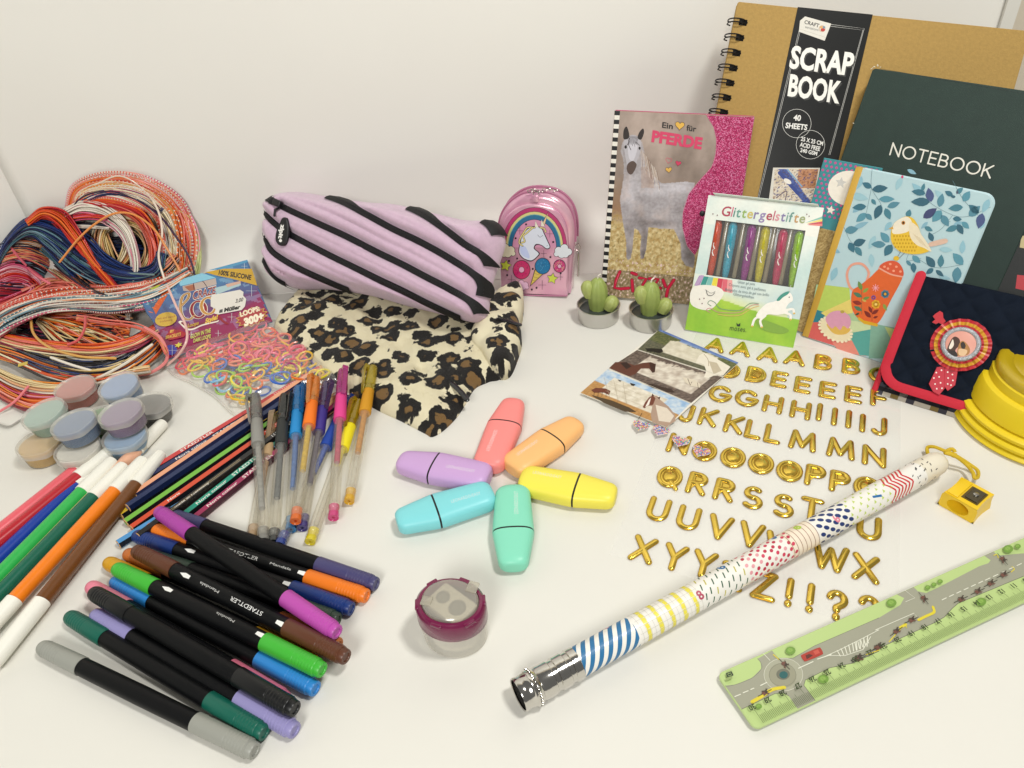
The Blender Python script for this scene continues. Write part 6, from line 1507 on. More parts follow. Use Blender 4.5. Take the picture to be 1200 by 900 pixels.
# ---- oval sharpener with purple ring
c = T(537, 741, 0); c = (T(490,735,0)+T(577,745,0))/2
aA = T(491, 738, .004); aB = T(577, 746, .004); ang = math.atan2(aB.y-aA.y, aB.x-aA.x); rx = (aB-aA).length/2*.94; c = (aA+aB)/2
M = Matrix.Translation((c.x, c.y+.002, 0)) @ Matrix.Rotation(ang-.12, 4, 'Z')
t = thing('oval_sharpener', 'oval double-hole pencil sharpener with purple rim and cloudy clear base', 'sharpener', M)
ry = .84
part('base', lathe([(0, .0001), (0, rx*.86), (.0012, rx*.92), (.0205, rx*.985)], 60, sy=ry, cap=False), clear('cloudy_base', '#ece8dd', opac=.5, rough=.25), t)
part('shavings_tray', lathe([(.001, rx*.7), (.006, rx*.74)], 40, sy=ry), mat('tray_grey', '#dcd8cc', rough=.6), t)
plum = mat('plum_plastic', '#6d1440', rough=.25, coat=.4)
part('rim', lathe([(.0190, rx*.985), (.0195, rx*1.0), (.029, rx*1.0), (.0315, rx*.97), (.0330, rx*.90), (.0332, rx*.82), (.0320, rx*.79), (.0190, rx*.79)], 60, sy=ry, cap=False), plum, t)
for a in (20, 80, 140, 200, 262, 320): part('rim_notch', rbox(-.0035, .0035, -.0012, .0012, .0, .0024, .0006), plum, t, M=Matrix.Translation((rx*.93*math.cos(R(a)), rx*.93*ry*math.sin(R(a)), .0305)) @ Matrix.Rotation(R(a+90), 4, 'Z'))
part('inner_block', rbox(-.0135, .0140, -.0095, .0095, .018, .0315, .0015), mat('sharpener_grey', '#c9c4b5', rough=.45), t, M=Matrix.Rotation(-.45, 4, 'Z'))
for x, r_ in ((-.0062, .0042), (.0058, .0052)):
    part('pencil_hole', lathe([(.0315, r_), (.0321, r_*.98), (.0321, r_*.8), (.0318, r_*.75), (.03175, r_*.3), (.0317, .0001)], 26), mat('hole_grey', '#77746a', rough=.5), t, M=Matrix.Rotation(-.45, 4, 'Z') @ Matrix.Translation((x, 0, .0001)))
part('lid', lathe([(.0326, rx*.80), (.0345, rx*.785), (.0352, rx*.74), (.0350, rx*.3), (.0350, .0001)], 60, sy=ry, cap=False), clear('smoky_lid', '#dedacd', opac=.30, rough=.12), t)
part('lid_tab', rbox(rx*.35, rx*.72, -rx*.62, -rx*.30, .0345, .0361, .0008), clear('smoky_lid', '#dedacd'), t, M=Matrix.Rotation(1.5, 4, 'Z'))
part('lid_tab', rbox(-rx*.75, -rx*.45, -rx*.35, -rx*.05, .0345, .0359, .0008), clear('smoky_lid', '#dedacd'), t)

# ---- giant patterned pencil
rp = .0088; a = T(607, 815, rp+.001); b = T(1104, 539, rp+.003); L = (b-a).length; M = frame(a, b)
t = thing('giant_pencil', 'giant white pencil with colourful printed patterns and a silver ferrule, lying across the letters', 'pencil', M)
part('shaft', lathe([(.036, rp*.97), (.036, rp), (L-.027, rp), (L-.027, rp*.97)], 72, 'x'), mat('pencil_white', '#e9e6de', rough=.3, coat=.3), t)
silv = mat('ferrule_silver', '#cfccc6', rough=.12, metal=1, bump=.1, bscale=250)
pf = [(.0385, rp*1.02), (.0385, rp*1.07), (.034, rp*1.08), (.0335, rp*1.0), (.031, rp*1.0), (.0305, rp*1.08), (.0245, rp*1.08), (.024, rp*1.0), (.0215, rp*1.0), (.021, rp*1.08), (.014, rp*1.09), (.0125, rp*1.04), (.0115, rp*1.14), (.0105, rp*1.2), (.0095, rp*1.14), (.0088, rp*1.2), (.0075, rp*1.2), (.0068, rp*1.1), (.003, rp*1.06), (.0006, rp*1.10), (0, rp*1.06), (.0004, rp*.98), (.004, rp*.95), (.012, rp*.92), (.012, .0001)]
part('ferrule', lathe([(x, r_) for x, r_ in pf[:-3]], 48, 'x', cap=False), silv, t, angle=50)
mb = MB()
for k in range(30):
    a_ = 2*math.pi*k/30; mb.add(lathe([(-.0006, .0001), (-.0004, .0005), (.0004, .0005), (.0006, .0001)], 6), M=Matrix.Translation((.0098, rp*1.2*math.cos(a_), rp*1.2*math.sin(a_))))
mb.build('beaded_ring', silv, t, stuff=True)
part('dark_hollow', lathe([(.0012, rp*.985), (.0012, .0001)], 40, 'x'), mat('hollow_black', '#17130f', rough=.9), t)
part('rounded_end', lathe([(L-.028, rp*.985), (L-.012, rp*.985), (L-.006, rp*.93), (L-.0025, rp*.78), (L-.0008, rp*.5), (L, rp*.2), (L, .0001)], 40, 'x'), mat('pencil_end_cream', '#e4dcc8', rough=.35), t)
# patterns wrapped round the shaft: coordinates are (x along, angle from the top)
ms = MB(); r0 = rp+6e-5
def wp(x, an, k=0): return (x, (r0+k)*math.sin(an), (r0+k)*math.cos(an))
def wtri(tris, col, k=0):
    """split triangles until they follow the round shaft"""
    st = list(tris); v = []; f = []
    while st:
        a, b, c = st.pop(); e = [(abs(a[1]-b[1]), 0), (abs(b[1]-c[1]), 1), (abs(c[1]-a[1]), 2)]; m_ = max(e)
        if m_[0] > .0014:
            if m_[1] == 0: q = ((a[0]+b[0])/2, (a[1]+b[1])/2); st += [(a, q, c), (q, b, c)]
            elif m_[1] == 1: q = ((c[0]+b[0])/2, (c[1]+b[1])/2); st += [(a, b, q), (a, q, c)]
            else: q = ((a[0]+c[0])/2, (a[1]+c[1])/2); st += [(a, b, q), (q, b, c)]
        else: n_ = len(v); v += [wp(p[0], p[1]/rp, k) for p in (a, b, c)]; f.append((n_, n_+1, n_+2))
    ms.add((v, f), lin(col))
def wpoly(pts, col, k=0):
    pp = [Vector((x, y, 0)) for x, y in pts]; f = []
    wtri([[(pts[i][0], pts[i][1]) for i in q] for q in tessellate_polygon([pp])], col, k)
def wdot(x, y, a_, b_, rot, col, k=0, n=10): wpoly([(x+a_*math.cos(q)*math.cos(rot)-b_*math.sin(q)*math.sin(rot), y+a_*math.cos(q)*math.sin(rot)+b_*math.sin(q)*math.cos(rot)) for q in [2*math.pi*i/n for i in range(n)]], col, k)
def wline(x0, y0, x1, y1, w, col, k=0, seg=1):
    d = math.hypot(x1-x0, y1-y0); nx, ny = -(y1-y0)/d*w/2, (x1-x0)/d*w/2
    for i in range(seg):
        u0, u1 = i/seg, (i+1)/seg; ax, ay, bx, by = x0+(x1-x0)*u0, y0+(y1-y0)*u0, x0+(x1-x0)*u1, y0+(y1-y0)*u1
        wpoly([(ax+nx, ay+ny), (bx+nx, by+ny), (bx-nx, by-ny), (ax-nx, ay-ny)], col, k)
def wtext(s_, x, y, h, col, rot=0):
    v, f, w = text2d(s_, .03); K = h/.72
    V = [(x+(px*K)*math.cos(rot)-(py*K)*math.sin(rot), y+(px*K)*math.sin(rot)+(py*K)*math.cos(rot)) for px, py in v]
    wtri([[V[q[0]], V[q[i]], V[q[i+1]]] for q in f for i in range(1, len(q)-1)], col, 6e-5)
CIR = 2*math.pi*rp; Y0, Y1 = -CIR*.5, CIR*.5
Ls = (L-.027-.0386)
def X(u): return .0386+Ls*u       # 0..1 along the printed shaft
# 1 blue stripes
w1 = X(.135)-X(0)
for k in range(-4, 14):
    x0 = X(0)+k*.0062
    pts = [(x0+(y-Y0)*.0, y) for y in (Y0,)]
    for i in range(12):
        ya, yb_ = Y0+CIR*i/12, Y0+CIR*(i+1)/12; xa, xb = x0+(ya+CIR/2)*.55, x0+(yb_+CIR/2)*.55
        q = [(max(X(0), min(X(.135), xx)), yy) for xx, yy in ((xa, ya), (xa+.0031, ya), (xb+.0031, yb_), (xb, yb_))]
        if q[1][0]-q[0][0] > 1e-5 or q[2][0]-q[3][0] > 1e-5: wpoly(q, '#2d6f9e')
wtext('7', X(.09), .006, .006, '#d98aa4', 1.2)
# 2 yellow brush stripes on a thin grid
for k in range(5):
    x = X(.16+k*.031)
    for i in range(16): y = Y0+CIR*i/16; wline(x+rnd.uniform(-.0003,.0003), y, x+rnd.uniform(-.0003,.0003), y+CIR/17, .0026+rnd.uniform(-.0004,.0006), '#e5d84e')
for k in range(16): wline(X(.145)+k*.0029, Y0, X(.145)+k*.0029, Y1, .00018, '#c4c1b4', 2e-5, 14)
for k in range(14): wline(X(.14), Y0+k*CIR/14, X(.30), Y0+k*CIR/14, .00018, '#c4c1b4', 4e-5)
wtext('8', X(.295), -.0075, .0055, '#b04a60', .2)
# 3 dark green dashes
for i in range(8):
    for j in range(9):
        wline(X(.31)+i*.0044, Y0+j*CIR/9+(i % 2)*.002, X(.31)+i*.0044+.0012, Y0+j*CIR/9+(i % 2)*.002+.0038, .0008, '#1f5236' if (i+j) % 5 else '#b9b04a')
wtext('6', X(.385), .002, .006, '#2a6ca4', .6)
# 4 red dots on blush
for i in range(12):
    for j in range(11): wdot(X(.435)+i*.0034+rnd.uniform(-.0006,.0006), Y0+j*CIR/11+(i % 2)*CIR/22+rnd.uniform(-.0005,.0005), .0014, .0011, .5, rnd.choice(['#b8324a', '#c9405a', '#b8324a', '#dc9aa0']))
wtext('5', X(.535), .006, .0055, '#3a7aa8', -.8)
# 5 brown rings on peach
wpolyring = lambda u0, u1, col, k: [wpoly([(X(u0), Y0+CIR*i/24), (X(u1), Y0+CIR*i/24), (X(u1), Y0+CIR*(i+1)/24), (X(u0), Y0+CIR*(i+1)/24)], col, k) for i in range(24)]
wpolyring(.555, .635, '#eadcc8', -2e-5)
for k in range(7): wline(X(.56)+k*.0036, Y0, X(.56)+k*.0036, Y1, .0004, '#8c5a3c', 2e-5, 16)
wtext('e', X(.60), .001, .0068, '#a9c24a', .3)
# 6 navy ovals
for i in range(7):
    for j in range(9): wdot(X(.65)+i*.0042, Y0+j*CIR/9+(i % 2)*CIR/18, .0022, .0014, -.5, '#23386e')
wtext('6', X(.70), -.0075, .0055, '#dc8494', .6)
# 7 green triangles
for i in range(12):
    for j in range(8):
        x, y = X(.745)+i*.0036, Y0+j*CIR/8+(i % 2)*CIR/16; wpoly([(x-.0011, y-.0011), (x+.0012, y-.0005), (x+.0001, y+.0014)], '#b9cc62')
wtext('3', X(.80), .0075, .0055, '#b8404c', .9); wtext('1', X(.845), -.006, .007, '#2f6ea8', 1.3)
# 8 red chevrons
for k in range(6):
    for j in range(4):
        x, y = X(.875)+k*.0034, Y0+j*CIR/4
        wline(x, y, x+.0048, y+CIR/8, .0013, '#c8373a', 0, 3); wline(x+.0048, y+CIR/8, x, y+CIR/4, .0013, '#c8373a', 0, 3)
# 9 black confetti
for i in range(70):
    x, y, a_ = X(.955)+rnd.uniform(0, .022), rnd.uniform(Y0, Y1), rnd.choice([.2, .5, 1.3]); wline(x, y, x+.0019*math.cos(a_), y+.0019*math.sin(a_), .0006, '#26262c')
ms.build('printed_patterns', PRINT, t, smooth=True, angle=60)

# ---- yellow cord tied to it, and the small yellow sharpener
cordm = mat('yellow_cord', '#d2b224', rough=.6, bump=.6, bscale=1500)
def T3(p): return T(p[0], p[1], p[2])
zc5 = Z(880, 500, 4)
pts1 = [(900,175,.010),(868,140,.006),(832,128,.004),(828,98,.006),(860,95,.009),(905,112,.011),(940,125,.012),(985,150,.009),(1030,180,.006),(1062,205,.005),(1064,235,.006),(1048,240,.008),(1040,215,.008),(1010,178,.008),(960,140,.013),(915,125,.013)]
t = tag(part('cord', tube(spline([tuple(T3((*zc5(x, y), z))) for x, y, z in pts1], 7), .0013, 8, round_caps=True), cordm, None), 'yellow cord knotted at the end of the giant pencil', 'cord')
kn = T(*zc5(935,122), .012); part('knot', tube([tuple(kn+Vector((.0032*math.cos(a_), .0028*math.sin(a_), .0014*math.sin(2*a_)))) for a_ in np.linspace(0, 6.1, 16)], .0014, 8), cordm, t)
c0 = T(*zc5(905,308), .012); c1 = T(*zc5(1060,395), .012); c3 = T(*zc5(960,220), .012); Wd_ = (c1-c0).length; M = Matrix.Translation(((c0).x, (c0).y, 0)) @ Matrix.Rotation(math.atan2(c1.y-c0.y, c1.x-c0.x), 4, 'Z')
t = thing('yellow_sharpener', 'small yellow pencil sharpener with a steel blade beside the pencil end', 'sharpener', M)
ym = mat('yellow_plastic', '#e9c222', rough=.35, coat=.2); D_ = .0225; h_ = .0125
# body: pinched block, front face with a round funnel opening
def pin(y): return .0009*math.sin(math.pi*min(1, max(0, y/D_)))
cxh, czh, rh = Wd_*.5, .0062, .0050
v = []; f = []; ys = [0, .004, .009, .014, .019, D_]
for y in ys:
    p = pin(y); v += [(p-.0012, y, 0), (Wd_-p+.0012, y, 0), (Wd_-p, y, h_*.55), (Wd_-p, y, h_), (p, y, h_), (p, y, h_*.55)]
for k in range(len(ys)-1):
    for i in range(6): j = (i+1) % 6; f.append((k*6+i, k*6+j, (k+1)*6+j, (k+1)*6+i))
f.append(tuple((len(ys)-1)*6+i for i in range(6))[::-1])
# front face as a ring around the hole
b0 = len(v); nh = 36
def onb(a_):
    dx, dz = math.cos(a_), math.sin(a_); s_ = 1e9
    if dx > 1e-6: s_ = min(s_, (Wd_+.0008-cxh)/dx)
    if dx < -1e-6: s_ = min(s_, (-.0008-cxh)/dx)
    if dz > 1e-6: s_ = min(s_, (h_-czh)/dz)
    if dz < -1e-6: s_ = min(s_, (0-czh)/dz)
    return cxh+dx*s_, czh+dz*s_
for i in range(nh): a_ = 2*math.pi*i/nh; x, z = onb(a_); v.append((x, -.0002, z))
for rr, y in ((1.0, -.0002), (.93, .0012), (.35, .016)):
    for i in range(nh): a_ = 2*math.pi*i/nh; v.append((cxh+rh*1.45*rr*math.cos(a_), y, czh+rh*rr*math.sin(a_)))
for q in range(3):
    for i in range(nh): j = (i+1) % nh; f.append((b0+q*nh+i, b0+q*nh+j, b0+(q+1)*nh+j, b0+(q+1)*nh+i))
part('body', (v, f), ym, t, angle=30)
blade = mat('blade_steel', '#6d6858', rough=.25, metal=.9)
part('blade_bed', box(Wd_*.42, Wd_*.90, .004, .019, h_, h_+.0004), mat('bed_brown', '#5a4a1c', rough=.6), t, smooth=False)
part('blade', rbox(Wd_*.50, Wd_*.86, .005, .018, h_+.0005, h_+.0014, .0002), blade, t, smooth=False)
part('screw', lathe([(0, .0019), (.0008, .0018), (.0010, .0012), (.0010, .0001)], 18), mat('steel', '#b9b7b2'), t, M=Matrix.Translation((Wd_*.68, .0115, h_+.0014)))
part('top_ridge', rbox(.001, Wd_*.38, .001, .021, h_-.0004, h_+.0012, .0006), ym, t)

# ---- round yellow container with a darker lid, cut by the right edge
c = T(1219, 494, .0)
t = thing('yellow_cup', 'round yellow collapsible pot with stepped rings and a translucent lid, at the right edge', 'container', Matrix.Translation((c.x, c.y, 0)))
yy = mat('yellow_pot', '#dfc41c', rough=.42, var=.03, vscale=30)
R0 = (T(1219,494,.006)-T(1131,510,.006)).length
part('stepped_body', lathe([(0, R0*.90), (.0004, R0*.955), (.003, R0*.985), (.0055, R0*.96), (.0062, R0*.90), (.0066, R0*.90), (.0072, R0*.955), (.010, R0*.965), (.0120, R0*.93), (.0124, R0*.87), (.0130, R0*.87), (.0138, R0*.92), (.0165, R0*.925), (.0180, R0*.88), (.0184, R0*.82), (.0190, R0*.82), (.0200, R0*.85), (.035, R0*.815), (.0385, R0*.785), (.0400, R0*.74), (.0402, R0*.725), (.0410, R0*.725), (.0470, R0*.715), (.0480, R0*.69), (.0480, .0001)], 96), yy, t, angle=28, M=Matrix.Diagonal((1, 1, .92, 1)))
gl_ = mat('lid_olive', '#b59a16', rough=.2, coat=.5)
part('lid', lathe([(.0475, R0*.66), (.0482, R0*.695), (.0535, R0*.69), (.0550, R0*.67), (.0556, R0*.62), (.0550, R0*.545), (.0545, R0*.53), (.0552, R0*.51), (.0556, R0*.34), (.0548, R0*.27), (.0548, R0*.2), (.0556, R0*.18), (.0556, .0001)], 80), gl_, t, angle=40, M=Matrix.Diagonal((1, 1, .92, 1)))
part('hinge_slot', lathe([(.0557, .0045), (.0562, .0043), (.0562, .003), (.0552, .0028), (.0552, .0001)], 24), mat('slot_dark', '#8b7c2c', rough=.4), t, M=Matrix.Diagonal((1, 1, .92, 1)) @ Matrix.Translation((.003, -.001, 0)))

# ================================================================ LOOM BAND PACK
LP = Plane(T(196,421,.010), T(319,376.6,.010)-T(196,421,.010), T(208,329,.030)-T(196,421,.010))
if LP.N.z < 0: raise Exception('card')
t = thing('loom_band_pack', 'pack of silicone loom bands: printed blue and crimson header card on a clear bag', 'craft pack', LP.M)
zl8 = Z(180, 290, 4.736); z75 = Z(100, 290, 7.5)
crd = [zl8(75,620), zl8(-5,410), zl8(-40,362), zl8(-70,300), zl8(60,215), zl8(105,178), zl8(135,182), zl8(270,142), zl8(280,145), zl8(520,68), zl8(660,410)]
crd = [tuple(LP.loc(*p)) for p in crd]
# hang hole: built by leaving a slot between two pieces is too fine; the slot is a recessed window
part('header_card', extrude(crd, -.0012, 0, .0002), mat('card_back', '#3e5f8a', rough=.35), t, smooth=False)
P = Print(LP, z=.00004)
def gradc(u, v):
    n = fb(u, v, 4, 21); n2 = fb(u, v, 9, 5)
    c = mix('#8e1c52', '#4c5e8e', (v-.30)*4.2+.5*n); c = mix(c, '#3c88b4', (v-.62)*3+.5*n)
    if n2 > .4: c = mix(c, '#a8d4e4', .35)
    return c
# painted ground, one patch cut to the card's outline
ys_ = [p[1] for p in crd]; xs_ = [p[0] for p in crd]; nxg, nyg = 60, 44; gb = MB()
for i in range(nxg):
    for j in range(nyg):
        x0 = min(xs_)+(max(xs_)-min(xs_))*i/nxg; x1_ = min(xs_)+(max(xs_)-min(xs_))*(i+1)/nxg; y0 = min(ys_)+(max(ys_)-min(ys_))*j/nyg; y1_ = min(ys_)+(max(ys_)-min(ys_))*(j+1)/nyg
        if all(in_poly(x, y, crd) for x, y in ((x0, y0), (x1_, y0), (x1_, y1_), (x0, y1_))):
            gb.add(([(x0, y0, .00003), (x1_, y0, .00003), (x1_, y1_, .00003), (x0, y1_, .00003)], [(0, 1, 2, 3)]), lin(gradc(i/nxg, j/nyg)))
gb.build('card_background', PRINTG, t, smooth=False)
C8 = lambda *a: [zl8(*p) for p in a]
P.poly(C8((75,620),(60,575),(400,478),(648,388),(660,410)), '#8c1546')
P.poly(C8((160,215),(345,170),(350,205),(200,245),(165,240)), '#b9aaa0'); P.poly(C8((170,218),(225,205),(232,235),(200,243)), '#a86a50')
P.line(C8((225,235),(222,190),(240,172),(275,190),(300,225)), .0008, '#2c1a38', smooth=True)
P.poly(C8((135,182),(270,142),(345,168),(150,215)), '#86c6dc'); P.poly(C8((300,128),(520,68),(525,80),(400,118)), '#4f96bc')
P.poly(C8((285,138),(390,118),(545,118),(576,212),(420,170),(345,155)), '#c9a02c'); P.line(C8((350,160),(578,214)), .0005, '#2c2a3c')
P.poly(C8((340,225),(480,190),(485,210),(350,262)), '#a8c4c8'); P.poly(C8((400,205),(482,186),(484,200),(410,222)), '#d0a894')
P.text('100% SILICONE', zl8(360,150), zl8(540,180), zl8(366,124), '#2a2018', .04)
# multicoloured woven strip at the left
for k, c in enumerate(('#a9b83e', '#3e6f86', '#3f5f7c', '#cf5a22')):
    a = (-40+k*28, 375+k*8); b = (20+k*35, 300-k*22)
    P.poly([z75(490+k*35,(400+k*45)), z75(530+k*30,(470+k*40)), z75(700+k*28,(330-k*4)), z75(640+k*35,(330-k*10))], c)
for k in range(7):
    P.line([z75(560+k*30, 565-k*36), z75(590+k*28, 575-k*36)], .0011, '#e2733a', same=True); P.line([z75(535+k*26, 470-k*22), z75(560+k*26, 500-k*24)], .0008, '#7fb3c0', same=True)
P.up()
for s_, a, b, h, c in (('CRAZE', (215,292), (345,258), (5,-48), '#e9e2d4'), ('CRAZE', (217,290), (343,257), (5,-44), '#8c2430')): P.text(s_, zl8(*a), zl8(*b), zl8(a[0]+h[0], a[1]+h[1]), c, .05 if c[1] == 'e' else .02)
# big hand-lettered word
for col, w in (('#f0e6d0', .0042), ('#6a2018', .0030)):
    P.line(C8((150,330),(190,285),(195,255),(160,275),(150,340),(165,390),(200,400),(225,380)), w, col, smooth=True)
for c1, cx_, cy_ in (('#8e1426', 250, 345), ('#c08a3c', 305, 325)):
    for w, col in ((.0046, '#f0e6d0'), (.0032, c1)): P.line(C8(*[(cx_+40*math.cos(R(a_)), cy_+46*math.sin(R(a_))) for a_ in range(0, 360, 18)]), w, col, closed=True)
P.line(C8((150,330),(190,285),(195,255),(160,275),(150,340),(165,390),(200,400),(225,380)), .0018, '#c49a5a', smooth=True)
P.line(C8((350,372),(385,410),(410,425)), .0030, '#8e1426', smooth=True)
P.line(C8((150,415),(200,455),(270,430),(350,410)), .0044, '#eadfd2', smooth=True); P.line(C8((160,420),(205,448),(270,424),(350,405)), .0030, '#7c2434', smooth=True)
P.text('Loops', zl8(188,446), zl8(250,428), zl8(192,425), '#c4a23a', .03); P.text('Style!', zl8(285,424), zl8(355,398), zl8(290,396), '#e0b84c', .05)
# white price sticker
part('price_sticker', extrude([tuple(LP.loc(*zl8(*p))) for p in ((318,285),(325,268),(480,238),(500,250),(498,270),(515,290),(508,330),(490,350),(360,375),(338,370),(345,345),(318,330))], .0006, .0009), mat('sticker_white', '#dedad0', rough=.5), t, smooth=False)
P.z = .00098
P.text('3,00', zl8(455,312), zl8(497,302), zl8(459,290), '#2b2b2b', .02); P.text('Müller', zl8(392,362), zl8(482,343), zl8(395,340), '#1b1b1b', .05)
P.poly(C8((364,368),(368,350),(385,346),(384,364)), '#4a4a4a')
P.z = .0008
# bursts
def burst(c, r1, r2, n, col, sy=.6): P.poly([zl8(c[0]+(r1 if k % 2 else r2)*math.cos(math.pi*k/n), c[1]+(r1 if k % 2 else r2)*sy*math.sin(math.pi*k/n)-(r1 if k % 2 else r2)*.22*math.cos(math.pi*k/n)) for k in range(2*n)], col)
burst((545,390), 92, 72, 14, '#c9a24a'); burst((545,390), 84, 66, 14, '#a83a3c')
P.text('LOOPS:', zl8(484,388), zl8(592,352), zl8(478,362), '#efe2c4', .05); P.text('300+', zl8(505,440), zl8(615,398), zl8(500,400), '#f2e8cc', .07)
P.ell(zl8(70,402), 13, 8.2, '#c9a53e', rot=-12); P.text('mix and match', zl8(22,405), zl8(120,390), zl8(24,392), '#8c3a2c'); P.text('colours', zl8(35,420), zl8(105,410), zl8(37,408), '#8c3a2c')
P.poly(C8((70,490),(100,458),(150,462),(185,480),(170,500),(85,520)), '#a8202e'); P.text('BY', zl8(92,478), zl8(115,474), zl8(94,462), '#e0b850', .03); P.text('BRACELETS', zl8(68,512), zl8(152,492), zl8(70,494), '#e0b850', .03)
P.text('GLOW IN THE', zl8(205,510), zl8(318,474), zl8(207,486), '#c9cc62', .03); P.text('DARK LOOPS!', zl8(222,532), zl8(318,505), zl8(224,510), '#c9cc62', .03)
P.ell(zl8(98,572), 7, 6, '#3a3aa8'); burst((140,545), 26, 12, 6, '#d8c84a')
for x, y, s_ in ((105,575,30), (545,245,30), (435,390,22), (360,480,16), (505,108,16), (210,485,14)):
    P.line(C8((x-s_, y), (x+s_, y)), .0004, '#e8f0f4', same=True); P.z += 3e-6; P.line(C8((x, y-s_), (x, y+s_)), .0004, '#e8f0f4', same=True); P.z += 3e-6
P.build('card_print', t, PRINTG)
# the clear bag and its bands (same thing, laid flat on the table)
BGI = LP.M.inverted()
def bagpt(px, py, z): return BGI @ T(px, py, z)
bag = [(196,419),(230,408),(275,392),(319,377),(345,396),(370,415),(398,446),(372,452),(340,456),(306,470),(298,481),(276,483),(252,462),(226,447),(205,437)]
bagW = [T(*p, .002) for p in bag]; bq = [(p.x, p.y) for p in bagW]; cb = (sum(p[0] for p in bq)/len(bq), sum(p[1] for p in bq)/len(bq)); dBg = dist_poly(bq)
filmc = clear('bag_film', '#ffffff', opac=.09, rough=.09)
def bagh(x, y):
    d = min(1, dBg(x, y)/.016); return .0006+.0125*math.sqrt(max(0, 1-(1-d)**2))+.0016*noise.noise(Vector((x*70, y*70, 4)))*d+.0007*abs(noise.noise(Vector((x*200, y*160, 1))))
mb = MB(); n = len(bq)*6; bqs = [tuple(p) for p in spline(bq, 6, True)]; v = [(cb[0], cb[1], bagh(*cb))]; f = []; ks = [.08, .2, .32, .44, .55, .65, .74, .82, .89, .94, .98, 1.06]
for k in ks:
    for p in bqs: x, y = cb[0]+(p[0]-cb[0])*k, cb[1]+(p[1]-cb[1])*k; v.append((x, y, bagh(x, y) if k < 1 else .0012+.0008*noise.noise(Vector((x*90, y*90, 0)))))
n = len(bqs)
for i in range(n):
    j = (i+1) % n; f.append((0, 1+i, 1+j))
    for k in range(len(ks)-1): a_ = 1+k*n; f.append((a_+i, a_+n+i, a_+n+j, a_+j))
part('clear_bag', ([tuple(BGI @ Vector(p)) for p in v], f), filmc, t, angle=80)
part('bag_seam', tube([tuple(BGI @ Vector((cb[0]+(x-cb[0])*1.05, cb[1]+(y-cb[1])*1.05, .0016))) for x, y in bqs], .0007, 5, closed=True), clear('seam_film', '#f4f2ee', opac=.35, rough=.1), t)
bc = ['#e8b820', '#e8c22a', '#e6701e', '#d8304e', '#e0407c', '#ea6a86', '#9ccb2e', '#4fb83a', '#e9d84a', '#e2d62e', '#3a68c0', '#5a4ab0', '#a02a6a', '#ef8a6a', '#e9e0d0', '#7fb8d8', '#d9344a', '#e86a2a']
tor = {}
rg = random.Random(11); placed = 0
for _ in range(1600):
    if placed >= 180: break
    x = rg.uniform(min(p[0] for p in bq), max(p[0] for p in bq)); y = rg.uniform(min(p[1] for p in bq), max(p[1] for p in bq))
    if not in_poly(x, y, bq) or dBg(x, y) < .0085: continue
    z = min(bagh(x, y)-.0022, .0015+.0095*(placed/180)**.8*rg.uniform(.7, 1))
    # colour zones: pink-red at the back, yellow in the middle, green and blue at the front
    q = rg.random(); px_ = x-cb[0]; py_ = y-cb[1]
    c = rg.choice(['#d8304e', '#e0407c', '#ea6a86', '#ef8a6a', '#e86a2a'] if py_ > .006 and q < .7 else ['#e8b820', '#e9d84a', '#9ccb2e', '#e8c22a', '#3a68c0', '#e6701e']) if q < .8 else rg.choice(bc)
    me = None
    R_b, r_b = .0076, .00105
    key = (c, rg.randrange(3))
    if key not in tor:
        sq = [1.0, .8, .62][key[1]]; vv, ff = tube([(R_b*math.cos(R(a_)), R_b*sq*math.sin(R(a_)), .0006*math.sin(2*R(a_))) for a_ in range(0, 360, 15)], r_b, 6, closed=True)
        o = part('rubber_band', (vv, ff), mat('band_'+c, c, rough=.3, coat=.3), t); tor[key] = o.data
    else:
        o = bpy.data.objects.new('rubber_band', tor[key]); COL.objects.link(o); o.parent = t
    o.matrix_local = BGI @ (Matrix.Translation((x, y, z)) @ Matrix.Rotation(rg.uniform(0, 6.28), 4, 'Z') @ Matrix.Rotation(rg.gauss(0, .28), 4, 'X') @ Matrix.Rotation(rg.gauss(0, .2), 4, 'Y'))
    placed += 1

# ================================================================ PLASTIC CRAFT CORDS
PAL = {'salm': ['#d9685c', '#e07a6a', '#cf5a44', '#e79080', '#c9482e', '#db8a5a'], 'oran': ['#d9541e', '#e2701f', '#c8401a', '#e08a30'], 'pink': ['#d9708c', '#e493a8', '#c94f74', '#dba8b0'], 'wht': ['#ddd6c8', '#e6dfd0', '#cfc6b8', '#bfb8b0'],
 'navy': ['#16285a', '#1c336e', '#142048', '#223a70', '#101a36'], 'dark': ['#14161e', '#1a2236', '#101014', '#26304a', '#1c1820'], 'red': ['#b3202a', '#c8321e', '#a81a30', '#d0451e'], 'crm': ['#d8c08a', '#e2cc9a', '#c9a860', '#e8d9b4'], 'grn': ['#c9cf8a', '#b8c27a', '#d3d6a0'], 'tan': ['#c98a5a', '#a8623a', '#d9a070'], 'mar': ['#7c2030', '#8e3048', '#a84860'], 'teal': ['#5a7c86', '#7494a0', '#3f6470']}
HB = T(100, 352, .004); hv = Vector((0, math.cos(R(57)), math.sin(R(57)))); HPl = Plane(HB, (1, 0, 0), hv)
def hank(name, label): return thing(name, label, 'craft cords', Matrix.Translation(T(100, 380, 0)))
hu = hank('cord_hank', 'upright coil of craft cords in navy, orange and pink, leaning on the backdrop')
hl = hank('cord_hank', 'flat loose coil of craft cords in salmon, black and white, lying by the pots')
for h_ in (hu, hl): h_['group'] = 'hanks of plastic craft cords'
